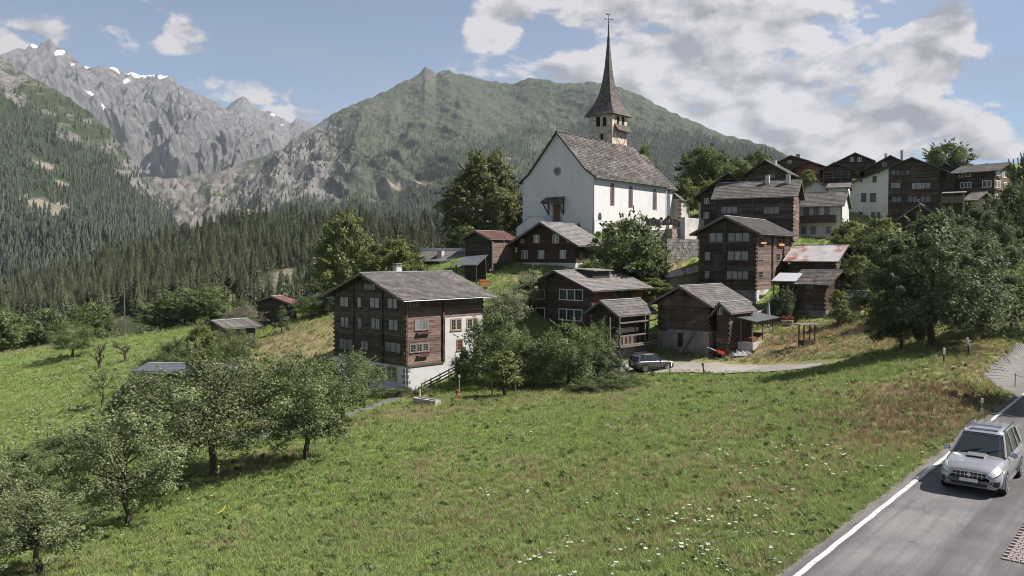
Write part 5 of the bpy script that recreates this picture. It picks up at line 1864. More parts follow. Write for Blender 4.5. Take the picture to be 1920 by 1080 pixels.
# ------------------------------------------------------------------ church
def lay_tiles(cv, e0, top, al, length, tile, seed=1):
    """courses of thin slabs from the eave point e0 up to top, running along al"""
    e0, top, al = Vector(e0), Vector(top), Vector(al).normalized()
    up = top - e0; ln = up.length; up.normalize()
    nrm = up.cross(al)
    if nrm.z < 0: nrm = -nrm
    r = random.Random(seed)
    nrow = max(2, int(ln / tile[1])); rh = ln / nrow
    ncol = max(3, int(length / tile[0])); cw = length / ncol
    for i in range(nrow):
        shift = (i % 2) * .5 * cw
        for j in range(-1 if shift else 0, ncol):
            a0 = max(0, j * cw + shift + r.uniform(0, .03)); a1 = min(length, (j + 1) * cw + shift - .012)
            if a1 - a0 < .05: continue
            dro = r.uniform(-.05, .03); hh = nrm * (.04 + r.uniform(0, .03))
            p0 = e0 + al * a0 + up * (i * rh + dro); p1 = e0 + al * a1 + up * (i * rh + dro)
            q0 = e0 + al * a0 + up * min(ln, i * rh + rh * 1.05); q1 = e0 + al * a1 + up * min(ln, i * rh + rh * 1.05)
            k = len(cv.v)
            cv.v += [tuple(p0 + hh), tuple(p1 + hh), tuple(q1 + nrm * .006), tuple(q0 + nrm * .006), tuple(p0), tuple(p1)]
            cv.f += [(k, k + 1, k + 2, k + 3), (k + 4, k + 5, k + 1, k), (k, k + 3, k + 4), (k + 1, k + 5, k + 2)]


CH_WHITE = mat('church_plaster', (.57, .562, .562), (.50, .49, .487), scale=.7, stretch=(1.2, 1.2, .3), lo=.45, hi=.85, rough=.92, bump=.15, bscale=10, c3=(.47, .455, .44), scale3=.22, amt3=.5)
CH_STONE = mat('tower_stone', (.50, .44, .365), (.35, .305, .255), scale=2.2, rough=.95, bump=.8, bscale=6, island=.3, c3=(.56, .51, .43), scale3=.6, amt3=.5)
SPIRE = mat('spire_shingle', (.145, .125, .115), (.085, .073, .068), scale=2.0, rough=.9, island=.35, bump=.4, bscale=9)

ch = House('church', 'white village church with steep shingled roof and slender spire', (1113, 434), 120, 40, 980, None, R=22.0, cat='church')
W, T = ch.L, ch.R
he = ch.z(331.5); hr = ch.hit('L', 1042, 249.5)[1]; sr = W / 2
print('church', W, T, he, hr)
ch.gable = 'L'; ch.he = ch.he2 = he; ch.hr = hr; ch.sr = sr; ch.W = W; ch.T = T; ch.M = lambda s, t, z: (t, s, z)
prof = [(-.6, he - .25), (sr * .2, he + (hr - he) * .155), (sr, hr)]


def zroof(s):
    s = s if s <= sr else W - s
    return float(np.interp(s, [q[0] for q in prof], [q[1] for q in prof]))


ch.zt = zroof
poly = [(0, -3), (W, -3), (W, zroof(0) - .03), (W - sr * .2, prof[1][1] - .03), (sr, hr - .03), (sr * .2, prof[1][1] - .03), (0, zroof(0) - .03)]
MB().prism(poly, lambda u, v, s: (0 if s == 0 else T, u, v)).build('nave_wall', CH_WHITE, ch.root)
og = .28
for nm, t0, t1, W0, W1, dz in (('nave_roof', -og, T + .25, 0, W, 0),):
    rb = MB()
    pts = prof + [(W - q[0], q[1]) for q in reversed(prof[:-1])]
    up = [(s, z + .16) for s, z in pts]
    rb.prism(pts + up[::-1], lambda u, v, s: (t0 if s == 0 else t1, u, v))
    nr_ = rb.build('nave_roof', WOOD_DARK, ch.root)
    cv = MB()
    for side in (0, 1):
        for q0, q1 in zip(prof, prof[1:]):
            f = (lambda s: s) if side == 0 else (lambda s: W - s)
            lay_tiles(cv, (t0 - .03, f(q0[0]) + (-.04 if side == 0 else .04) * (q0[0] < 0), q0[1] + .17), (t0 - .03, f(q1[0]), q1[1] + .17), (1, 0, 0), t1 - t0 + .06, (.42, .40), 4 + side)
    o = cv.build('roof_covering', ROOF_BROWN, ch.root); o['kind'] = 'stuff'
    MB().bar((t0, sr, hr + .22), (t1, sr, hr + .22), .3, .1).build('ridge_cap', ROOF_BROWN, nr_)
    for side in (0, 1):
        f = (lambda s: s) if side == 0 else (lambda s: W - s)
        m = MB()
        for q0, q1 in zip(prof, prof[1:]):
            m.bar((t0 - .02, f(q0[0]), q0[1] + .06), (t0 - .02, f(q1[0]), q1[1] + .06), .05, .2)
        m.build('verge_board', WOOD_DARK, nr_)
    MB().tube([(t0, -.66, he - .18), (t1, -.66, he - .18)], .07, 6).build('gutter', METAL_GREY, nr_)
# plinth and string course
zs = ch.z(413.5)
for face, wd in (('L', W), ('R', T)):
    m = MB(); ch.fbox(m, face, -.07, wd, -3, zs, -.2, .07); m.build('plinth', CH_WHITE, ch.root)
m = MB(); ch.fbox(m, 'R', -.1, T, zs, zs + .10, -.1, .11); m.build('string_course', CH_WHITE, ch.root)
MB().tube([(-.12, -.12, he - .3), (-.12, -.12, .1)], .06, 6).build('downpipe', METAL_GREY, ch.root)
MB().tube([(T - .15, -.14, he - .3), (T - .15, -.14, .1)], .06, 6).build('downpipe', METAL_GREY, ch.root)


def pointed(face, x0, y0, x1, y1, base=0.0, surround=FRAME_RED, rim=.16, part='window'):
    xm = (x0 + x1) / 2; yc = (y0 + y1) / 2
    u0 = ch.hit(face, x0, yc)[0]; u1 = ch.hit(face, x1, yc)[0]; v0 = ch.hit(face, xm, y1)[1]; v1 = ch.hit(face, xm, y0)[1]
    um = (u0 + u1) / 2; w = abs(u1 - u0) / 2; vs = v1 - w * 1.55

    def arch(k):
        ww = w + k
        pts = [(um - ww, v0 - k), (um + ww, v0 - k), (um + ww, vs)]
        for f in (.35, .7): pts.append((um + ww * math.cos(f * math.pi / 2) ** .8, vs + (v1 + k - vs) * math.sin(f * math.pi / 2)))
        pts.append((um, v1 + k))
        for f in (.7, .35): pts.append((um - ww * math.cos(f * math.pi / 2) ** .8, vs + (v1 + k - vs) * math.sin(f * math.pi / 2)))
        pts.append((um - ww, vs))
        return pts
    m = MB().prism(arch(rim), lambda u, v, s: ch.pt(face, u, v, base - .1 if s else base + .03)); wo_ = m.build(part, surround, ch.root)
    m = MB().prism(arch(0), lambda u, v, s: ch.pt(face, u, v, base - .1 if s else base + .05)); m.build('pane', PANE_BLUE, wo_)
    m = MB()
    ch.fbox(m, face, um - .04, um + .04, v0, v1 - .1, base, base + .075)
    for i in range(1, 6):
        zz = v0 + (vs - v0) * i / 5.5
        ch.fbox(m, face, um - w, um + w, zz - .02, zz + .02, base, base + .065)
    m.build('tracery', WOOD_BROWN, wo_)


for a in [(1145, 344.5, 1151, 383.5), (1179.5, 349.5, 1185.5, 388), (1224.5, 355.5, 1230.5, 392)]:
    pointed('R', *a)
pointed('R', 1121.5, 398.5, 1127.5, 412.5, 0, CONCRETE, .05)
pointed('L', 1083.5, 417, 1088.5, 425, .07, CONCRETE, .05, 'crypt_window')
ch.hole('R', 1137.8, 418, 1143, 431, FRAME_RED, 'side_door', base=.07)
# round window over the door
uo, vo = ch.hit('L', 1045, 321)
m = MB().lathe([(.72, -.02), (.72, .05), (.52, .07), (.52, .02)], 20, (0, 0, 0), 'x'); o = m.build('round_window', CONCRETE, ch.root); o.location = (-.03, uo, vo); o.scale = (-1, 1, 1)
m = MB().lathe([(.5, .0), (.5, .06)], 20, (0, 0, 0), 'x'); q = m.build('pane', PANE_DARK, o)
m = MB()
for i in range(6):
    t_ = i * math.pi / 3; m.bar((.075, .12 * math.cos(t_), .12 * math.sin(t_)), (.075, .5 * math.cos(t_), .5 * math.sin(t_)), .05)
m.build('tracery', CONCRETE, o)
# portal with canopy on struts and stairs either side
ud0 = ch.hit('L', 1050.5, 400)[0]; ud1 = ch.hit('L', 1038.5, 400)[0]; vd0 = ch.hit('L', 1046, 414)[1]; vd1 = ch.hit('L', 1046, 383)[1]
m = MB(); ch.fbox(m, 'L', ud0 - .25, ud1 + .25, vd0, vd1 + .25, 0, .09); po = m.build('portal', CONCRETE, ch.root)
m = MB(); ch.fbox(m, 'L', ud0, ud1, vd0, vd1, 0, .12); m.build('door', mat('door_wood', (.13, .085, .05), (.08, .05, .03), scale=3, stretch=(3, 3, .5), rough=.7), po)
uc0 = ch.hit('L', 1059, 370)[0]; uc1 = ch.hit('L', 1027, 370)[0]; vt = ch.hit('L', 1045, 369)[1]
m = MB(); m.hexa([(0, uc0, vt - .1), (0, uc1, vt - .1), (-1.7, uc1 + .2, vt - 1.0), (-1.7, uc0 - .2, vt - 1.0), (0, uc0, vt), (0, uc1, vt), (-1.7, uc1 + .2, vt - .9), (-1.7, uc0 - .2, vt - .9)])
co = m.build('canopy', WOOD_DARK, ch.root)
cv = MB(); lay_tiles(cv, (-1.74, uc0 - .2, vt - .9), (0, uc0 - .1, vt), (0, 1, 0), uc1 - uc0 + .4, (.4, .35), 3); o = cv.build('canopy_tiles', ROOF_BROWN, co); o['kind'] = 'stuff'
for u in (uc0 + .2, uc1 - .2):
    m = MB(); m.bar((-.08, u, vt - 2.6), (-1.55, u, vt - 1.0), .14); m.bar((-.08, u, vt - 2.8), (-.08, u, vt - .2), .16); m.bar((-.1, u, vt - 1.0), (-1.6, u, vt - 1.0), .12); m.build('strut', WOOD_DARK, co)
# stair ramp walls
ra, za = ch.hit('L', 984, 428); rb_, zb = ch.hit('L', 1009, 408); rc_, zc = ch.hit('L', 1036, 408.5)
m = MB().prism([(ra, -2), (ra, max(.1, za)), (rb_, zb), (rc_, zc), (rc_, -2)], lambda u, v, s: (-1.8 if s == 0 else -2.1, u, v)); so = m.build('stair_wall', CH_WHITE, ch.root)
m = MB(); m.bar((-1.95, ra, max(.1, za) + .04), (-1.95, rb_, zb + .04), .36, .08); m.bar((-1.95, rb_, zb + .04), (-1.95, rc_, zc + .04), .36, .08); m.build('coping', STONE, so)
m = MB()
rd_, zd = ch.hit('L', 1070, 417)
nst = 9
for i in range(nst):
    f = i / nst
    m.box(-1.8, ra + (rb_ - ra) * f, -2, 0, ra + (rb_ - ra) * (f + 1 / nst), za + (zb - za - .9) * f)
m.box(-1.8, rb_, -2, 0, rc_ - 2.2, zb - .9)
m.build('stair', CONCRETE, ch.root)
m = MB(); m.tube([(-1.5, rc_ - .2, zc + .4), (-1.5, rd_, zd)], .035, 5)
for f in (0, .33, .66, 1): m.tube([(-1.5, rc_ - .2 + (rd_ - rc_ + .2) * f, zc + .4 + (zd - zc - .4) * f), (-1.5, rc_ - .2 + (rd_ - rc_ + .2) * f, zc - 1.2 + (zd - zc) * f)], .03, 5)
m.build('handrail', IRON, ch.root)

# choir with polygonal end
c0, c1 = .9, W - .9
ZC = ch.z(340)
foot = [(T - .2, c0), (T + 4.6, c0), (T + 7.6, c0 + 3.2), (T + 7.6, c1 - 3.2), (T + 4.6, c1), (T - .2, c1)]
MB().prism(foot, lambda u, v, s: (u, v, -3 if s == 0 else he - .25)).build('choir_wall', CH_WHITE, ch.root)
eave = [(T - .2, c0 - .45), (T + 4.8, c0 - .45), (T + 8.1, c0 + 3.0), (T + 8.1, c1 - 3.0), (T + 4.8, c1 + .45), (T - .2, c1 + .45)]
ez = he - .3; rz = hr - .9
rp = [(T - .2, sr), (T + 4.2, sr)]
vv = [(x, y, ez) for x, y in eave] + [(rp[0][0], rp[0][1], rz), (rp[1][0], rp[1][1], rz)] + [(x, y, ez - .15) for x, y in eave]
m = MB(); m.add(vv, [(0, 1, 7, 6), (1, 2, 7), (2, 3, 7), (3, 4, 7), (4, 5, 6, 7), (0, 8, 9, 1), (1, 9, 10, 2), (2, 10, 11, 3), (3, 11, 12, 4), (4, 12, 13, 5), (8, 13, 12, 11, 10, 9)])
cr = m.build('choir_roof', ROOF_BROWN, ch.root)
cv = MB(); lay_tiles(cv, (T, c0 - .47, ez + .02), (T, sr, rz + .02), (1, 0, 0), 4.3, (.42, .4), 9); o = cv.build('roof_covering', ROOF_BROWN, ch.root); o['kind'] = 'stuff'
# hip faces of the choir roof, tapering courses
m = MB()
for (pa, pb) in ((1, 2), (2, 3)):
    A = Vector((*eave[pa], ez)); B_ = Vector((*eave[pb], ez)); Tp = Vector((*rp[1], rz))
    for i in range(16):
        f0, f1 = i / 16, (i + 1.05) / 16
        p, q = A.lerp(Tp, f0), B_.lerp(Tp, f0)
        n_ = max(1, int((q - p).length / .45))
        nn = (B_ - A).cross(Tp - A).normalized()
        if nn.z < 0: nn = -nn
        for j in range(n_):
            a_, b_ = p.lerp(q, j / n_), p.lerp(q, (j + .97) / n_)
            a2, b2 = A.lerp(Tp, min(1, f1)).lerp(B_.lerp(Tp, min(1, f1)), j / n_), A.lerp(Tp, min(1, f1)).lerp(B_.lerp(Tp, min(1, f1)), (j + .97) / n_)
            k = len(m.v); m.v += [tuple(a_ + nn * .06), tuple(b_ + nn * .06), tuple(b2 + nn * .012), tuple(a2 + nn * .012)]; m.f.append((k, k + 1, k + 2, k + 3))
o = m.build('roof_covering', ROOF_BROWN, ch.root); o['kind'] = 'stuff'
# lancet of the choir and the sacristy block standing out from it
um_ = T + 2.3
m = MB().prism([(um_ - .5, 2.6), (um_ + .5, 2.6), (um_ + .5, 6.9), (um_, 7.8), (um_ - .5, 6.9)], lambda u, v, s: (u, c0 + (.05 if s else -.05), v)); wo_ = m.build('window', FRAME_RED, ch.root)
m = MB().prism([(um_ - .35, 2.75), (um_ + .35, 2.75), (um_ + .35, 6.8), (um_, 7.5), (um_ - .35, 6.8)], lambda u, v, s: (u, c0 + (.05 if s else -.075), v)); m.build('pane', PANE_BLUE, wo_)
m = MB(); m.box(T + 4.0, c0 - 1.5, -3, T + 7.0, c0 + .3, he - 1.9); sx = m.build('sacristy', PLASTER_OLD, ch.root)
m = MB(); m.hexa([(T + 3.8, c0 - 1.75, he - 2.3), (T + 7.2, c0 - 1.75, he - 2.3), (T + 7.2, c0 + .2, he - .7), (T + 3.8, c0 + .2, he - .7), (T + 3.8, c0 - 1.75, he - 2.15), (T + 7.2, c0 - 1.75, he - 2.15), (T + 7.2, c0 + .2, he - .55), (T + 3.8, c0 + .2, he - .55)]); m.build('sacristy_roof', ROOF_BROWN, sx)
for i in range(8):
    m = MB(); zq = .6 + i * .72
    m.box(T + 3.97, c0 - 1.53, zq, T + 4.3, c0 - 1.05 + .25 * (i % 2), zq + .4); m.build('quoin', FRAME_RED, sx)
m = MB(); m.box(T + 3.9, c0 - 1.75, 1.1, T + 7.2, c0 - 1.4, 1.5); m.build('ledge', CH_WHITE, sx)
m = MB(); m.box(T + 1.2, c0 - .75, -2, T + 2.4, c0, 1.9); m.build('buttress', CH_WHITE, ch.root)

# tower on the far side of the choir
tb = ch.local(1147.5, 300, 136)
TW = 4.7
TB = P(1147.5, 300, 136)
ztop = P(1147.5, 213, 136).z - ch.B.z
tw = MB().box(0, 0, 0, TW, TW, ztop).build('tower', CH_STONE, ch.root)
tw.location = (tb.x, tb.y, 0)


def thit(face, px, py):
    d = Vector(ray(px, py)); n = -ch.dL if face == 'R' else -ch.dR
    t_ = TB.dot(n) / d.dot(n); r_ = d * t_ - TB
    return (r_.dot(ch.dR) if face == 'R' else r_.dot(ch.dL)), (d * t_).z - ch.B.z


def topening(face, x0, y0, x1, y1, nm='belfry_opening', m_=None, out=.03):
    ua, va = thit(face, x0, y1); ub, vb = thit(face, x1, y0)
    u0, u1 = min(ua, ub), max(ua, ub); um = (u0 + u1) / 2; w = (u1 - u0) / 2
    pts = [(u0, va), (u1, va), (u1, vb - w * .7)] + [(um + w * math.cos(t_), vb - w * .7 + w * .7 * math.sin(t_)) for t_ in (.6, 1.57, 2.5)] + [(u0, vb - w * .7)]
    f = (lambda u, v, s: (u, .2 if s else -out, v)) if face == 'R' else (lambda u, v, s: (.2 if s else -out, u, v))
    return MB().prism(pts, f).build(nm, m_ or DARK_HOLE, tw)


for a in [('L', 1118, 218, 1125.5, 238), ('L', 1130, 218, 1137, 237), ('L', 1126, 250.5, 1131, 262), ('R', 1156, 218, 1161, 234.5), ('R', 1165.5, 219, 1170.5, 236)]:
    topening(*a)
# random ashlar blocks standing out of the tower faces
r = random.Random(2)
m = MB()
for face in 'LR':
    z = 6.0
    while z < ztop - .3:
        hgt = r.uniform(.28, .45); u = 0
        while u < TW - .1:
            w_ = min(TW - u, r.uniform(.4, 1.0)); o_ = r.uniform(.002, .03)
            if face == 'R': m.box(u + .012, -o_, z + .012, u + w_ - .012, .02, z + hgt - .012)
            else: m.box(-o_, u + .012, z + .012, .02, u + w_ - .012, z + hgt - .012)
            u += w_
        z += hgt
o = m.build('ashlar', CH_STONE, tw); o['kind'] = 'stuff'
# clock: painted face under its own little roof, on the right face
ua, va = thit('R', 1156, 267); ub, vb = thit('R', 1173, 250)
uc, vc = (ua + ub) / 2, (va + vb) / 2; rc2 = (ub - ua) * .46
m = MB().box(ua - .1, -.05, va - .2, ub + .1, 0, vb + .1); ck = m.build('clock_panel', mat('clock_plaster', (.52, .43, .36), (.44, .36, .30), scale=2, rough=.9), tw)
m = MB()
for i in range(28):
    t0_, t1_ = 2 * math.pi * i / 28, 2 * math.pi * (i + .96) / 28
    m.hexa([(uc + rc2 * math.cos(t_) * k, -y_, vc + rc2 * math.sin(t_) * k) for y_ in (.055, .07) for t_, k in ((t0_, .8), (t0_, 1), (t1_, 1), (t1_, .8))])
m.build('clock_ring', FRAME_RED, tw)
m = MB(); m.bar((uc - .15, -.09, vc - .3), (uc + .25, -.09, vc + .62), .09, .04, (0, 1, 0)); m.bar((uc, -.09, vc), (uc - .42, -.09, vc + .2), .1, .04, (0, 1, 0)); m.build('clock_hand', IRON, tw)
ua, va = thit('R', 1151, 250); ub, vb = thit('R', 1179, 237)
m = MB(); m.hexa([(ua, -.0, vb - .1), (ub, 0, vb - .1), (ub - .1, -.85, va + .5), (ua + .1, -.85, va + .5), (ua, 0, vb), (ub, 0, vb), (ub - .1, -.85, va + .58), (ua + .1, -.85, va + .58)]); m.build('clock_canopy', WOOD_DARK, tw)
# spire
zt_ = P(1139, 41, 138).z - ch.B.z
Hs = zt_ - ztop
prof_ = [(1.0, 0), (.86, .041), (.60, .129), (.385, .246), (.255, .378), (.16, .524), (.078, .744), (.03, .9), (.012, 1.0)]
rad = (TW / 2 + .62)
m = MB(); k0 = len(m.v)
lv = []
fine = np.linspace(0, 1, 46)
for f in fine:
    rr = float(np.interp(f, [q[1] for q in prof_], [q[0] for q in prof_])) * rad
    rr = max(rr, .06)
    bev = rr * .72
    lv.append((rr, f * Hs))
for rr, z in lv:
    c_ = .12
    for sx_, sy_ in ((-1, -1), (1, -1), (1, 1), (-1, 1)):
        m.v.append((sx_ * rr, sy_ * rr, z))
for i in range(len(lv) - 1):
    for j in range(4):
        q = (j + 1) % 4
        m.f.append((k0 + i * 4 + j, k0 + i * 4 + q, k0 + (i + 1) * 4 + q, k0 + (i + 1) * 4 + j))
m.f.append((0, 3, 2, 1))
sp = m.build('spire', SPIRE, ch.root)
sp.location = (tb.x + TW / 2, tb.y + TW / 2, ztop)
m = MB(); r = random.Random(8)
for i in range(len(lv) - 1):
    (r0, z0), (r1, z1) = lv[i], lv[i + 1]
    for zz in range(2):
        ra0 = r0 + (r1 - r0) * zz / 2; ra1 = r0 + (r1 - r0) * (zz + 1.1) / 2; za0 = z0 + (z1 - z0) * zz / 2; za1 = z0 + (z1 - z0) * (zz + 1.1) / 2
        n_ = max(1, int(2 * ra0 / .34))
        for face in range(4):
            for j in range(n_):
                f0, f1 = -1 + 2 * j / n_, -1 + 2 * (j + .96) / n_
                o_ = .035 + r.uniform(0, .03)
                def pt_(f, ra, z, o): 
                    return [(f * ra, -ra - o, z), (ra + o, f * ra, z), (-f * ra, ra + o, z), (-ra - o, -f * ra, z)][face]
                k = len(m.v)
                m.v += [pt_(f0, ra0, za0 - .02, o_), pt_(f1, ra0, za0 - .02, o_), pt_(f1, ra1, za1, .012), pt_(f0, ra1, za1, .012)]
                m.f.append((k, k + 1, k + 2, k + 3))
o = m.build('shingles', SPIRE, sp); o['kind'] = 'stuff'
fn = MB(); fn.tube([(0, 0, Hs - .3), (0, 0, Hs + 1.5)], [.06, .035], 6); fn.lathe([(.02, Hs + .15), (.17, Hs + .28), (.02, Hs + .42)], 10)
fn.bar((-.45, .45, Hs + .85), (.45, -.45, Hs + .85), .08); fn.bar((0, 0, Hs + .42), (0, 0, Hs + 1.3), .08)
for s_ in (-1, 1): fn.box(s_ * .45 - .07, -s_ * .45 - .07, Hs + .77, s_ * .45 + .07, -s_ * .45 + .07, Hs + .93)
fn.build('cross', IRON, sp)
wc = MB(); zz = Hs + 1.5
wc.prism([(-.42, .0), (-.1, .05), (.2, .02), (.35, .22), (.42, .18), (.28, .0), (.1, -.1), (-.2, -.08), (-.38, .2), (-.5, .22)], lambda u, v, s: (u * .7 + (.02 if s else -.02), -u * .7 + (.02 if s else -.02), zz + .1 + v))
wc.build('weathercock', IRON, sp)
CHURCH = ch

# ------------------------------------------------------------------ churchyard wall, railing, graves
def wall_run(name, label, p0, p1, z0, z1, th, m, blocks=None, cat='wall'):
    """masonry wall between two points (x, y); blocks = stone size for a face of single stones"""
    p0, p1 = Vector(p0), Vector(p1)
    d = p1 - p0; ln = d.length
    o = empty(name, (p0.x, p0.y, 0), math.atan2(d.y, d.x), label, cat)
    MB().box(0, 0, z0, ln, th, z1).build('wall_body', m, o)
    if blocks:
        r = random.Random(int(ln * 10)); z = z0; n = 0
        mb = MB()
        while z < z1 - .05:
            hh = min(z1 - z, r.uniform(.7, 1.3) * blocks); u = 0
            while u < ln - .02:
                w = min(ln - u, r.uniform(.8, 2.2) * blocks)
                k = r.uniform(.01, .07)
                mb.hexa([(u + .015, -k, z + .015), (u + w - .015, -k * r.uniform(.5, 1), z + .015), (u + w - .015, .05, z + .015), (u + .015, .05, z + .015),
                         (u + .02, -k, z + hh - .015), (u + w - .02, -k, z + hh - .02), (u + w - .015, .05, z + hh - .015), (u + .015, .05, z + hh - .015)])
                u += w; n += 1
            z += hh
        q = mb.build('stones', m, o); q['kind'] = 'stuff'
    return o


a_ = P(1250, 470, 109); b_ = P(1312, 470, 114)
wall_run('retaining_wall', 'tall grey rubble retaining wall below the churchyard', (a_.x, a_.y), (b_.x, b_.y), P(1250, 497, 109).z - 1, P(1250, 447.5, 109).z, 1.0, STONE, .38)
a_ = P(1196, 450, 113); b_ = P(1262, 450, 116)
wall_run('churchyard_wall', 'lower churchyard wall with a projecting slab under the iron railing', (a_.x, a_.y), (b_.x, b_.y), -2, P(1230, 431, 114).z, .8, STONE, .4)
a_ = P(1260, 440, 114.5); b_ = P(1283, 440, 116)
wall_run('wall_pier', 'sunlit tan stone pier at the end of the churchyard wall', (a_.x, a_.y), (b_.x, b_.y), -2, P(1270, 428.5, 115).z, 1.4, STONE_WARM, .3, 'pier')
a_ = P(1284, 440, 115); b_ = P(1320, 440, 121)
o = wall_run('stair_wall', 'sloping grey rendered wall beside the church steps', (a_.x, a_.y), (b_.x, b_.y), -1, P(1290, 408, 116).z, .7, PLASTER_OLD)
a_ = P(1206, 420, 113.3); b_ = P(1276, 420, 116.6)
rl = empty('iron_railing', (a_.x, a_.y, P(1206, 427.5, 113.3).z), math.atan2(b_.y - a_.y, b_.x - a_.x), 'dark wrought iron railing along the churchyard edge', 'railing')
ln = (Vector(b_) - Vector(a_)).length
MB().bar((0, 0, 1.05), (ln, 0, 1.05), .06).build('top_rail', IRON, rl); MB().bar((0, 0, .1), (ln, 0, .1), .05).build('bottom_rail', IRON, rl)
for i in range(int(ln / .22)):
    MB().box(i * .22 - .012, -.012, 0, i * .22 + .012, .012, 1.05).build('baluster', IRON, rl)
for i in range(4):
    MB().box(i * ln / 3 - .04, -.04, -.2, i * ln / 3 + .04, .04, 1.2).build('post', IRON, rl)
GRAVE_STONE = mat('grave_stone', (.20, .19, .185), (.10, .095, .09), scale=4, rough=.7)
r = random.Random(12)
gi = 0
gmb = MB(); gmb.box(-.05, -.04, 0, .05, .04, .95); gmb.box(-.3, -.04, .6, .3, .04, .72); gmb.box(-.18, -.14, -.2, .18, .14, .12)
gmb.hexa([(-.34, -.1, .74), (.34, -.1, .74), (.34, .1, .74), (-.34, .1, .74), (-.04, -.1, 1.06), (.04, -.1, 1.06), (.04, .1, 1.06), (-.04, .1, 1.06)])
gme = gmb.mesh('grave_cross', WOOD_DARK)
smb = MB(); smb.prism([(-.3, -.2), (.3, -.2), (.3, .6), (.15, .8), (-.15, .8), (-.3, .6)], lambda u, v, s: (u, -.07 if s == 0 else .07, v))
sme = smb.mesh('grave_stone', GRAVE_STONE)
for i, px in enumerate((1132, 1150, 1160, 1170, 1178, 1190)):
    p = P(px, 431, 117.5 + .02 * (px - 1130))
    o = link_mesh('grave_cross', gme); o.location = p; o.rotation_euler = (0, 0, -.3)
    tag(o, 'small dark roofed grave cross in front of the church wall', 'grave cross', 'grave crosses by the church')
for i in range(14):
    px = 1212 + i * 4.6
    p = P(px, 421 + r.uniform(-2, 2), 117.5 + i * .25)
    o = link_mesh('grave_stone' if i % 3 else 'grave_cross', sme if i % 3 else gme); o.location = p; o.rotation_euler = (0, 0, -.35 + r.uniform(-.2, .2)); s = r.uniform(.8, 1.2); o.scale = (s, s, s)
    if i % 3: tag(o, 'small dark gravestone behind the iron railing', 'gravestone', 'gravestones behind the railing')
    else: tag(o, 'small dark grave cross behind the iron railing', 'grave cross', 'grave crosses behind the railing')

# ------------------------------------------------------------------ broadleaf trees
LEAF_APPLE = leafmat('leaf_apple', (.125, .150, .070), (.200, .225, .115), .30, .12, trans=.35, tone=True)
LEAF_DARK = leafmat('leaf_dark', (.082, .104, .058), (.148, .172, .102), .30, .10, trans=.32, tone=True)
LEAF_GREEN = leafmat('leaf_green', (.105, .135, .056), (.180, .212, .096), .30, .14, trans=.36, tone=True)
LEAF_LIGHT = leafmat('leaf_light', (.140, .165, .056), (.225, .245, .100), .28, .08, trans=.38, tone=True)
LEAF_LINDEN = leafmat('leaf_linden', (.095, .108, .044), (.230, .236, .120), .40, .05, trans=.34, tone=True)
LEAF_PALE = leafmat('leaf_pale', (.165, .175, .105), (.24, .245, .16), .25, .1, trans=.35, tone=True)
LEAF_PINK = leafmat('leaf_pink', (.17, .14, .12), (.24, .21, .18), .25, .1, trans=.3, tone=True)


def leaves(centers, radii, per, size, rng, up=.75, asp=.62, flat=.8):
    """rhombic leaf faces spread through clumps; returns vertices and quads"""
    C_ = np.repeat(centers, per, 0); R_ = np.repeat(radii, per)
    n = len(C_)
    d = rng.normal(size=(n, 3)); d /= np.linalg.norm(d, axis=1)[:, None]
    rad = R_ * rng.random(n) ** .42
    p = C_ + d * rad[:, None] * np.array([1, 1, flat])
    nrm = d * .8 + rng.normal(size=(n, 3)) * .55 + np.array([0, 0, up])
    nrm /= np.linalg.norm(nrm, axis=1)[:, None]
    a = np.cross(nrm, rng.normal(size=(n, 3))); a /= np.linalg.norm(a, axis=1)[:, None]
    b = np.cross(nrm, a)
    s = size * rng.uniform(.65, 1.3, n)[:, None]
    V = np.stack([p - a * s, p + b * s * asp + nrm * s * .1, p + a * s, p - b * s * asp + nrm * s * .1], 1).reshape(-1, 3)
    return V, np.arange(n * 4).reshape(-1, 4)


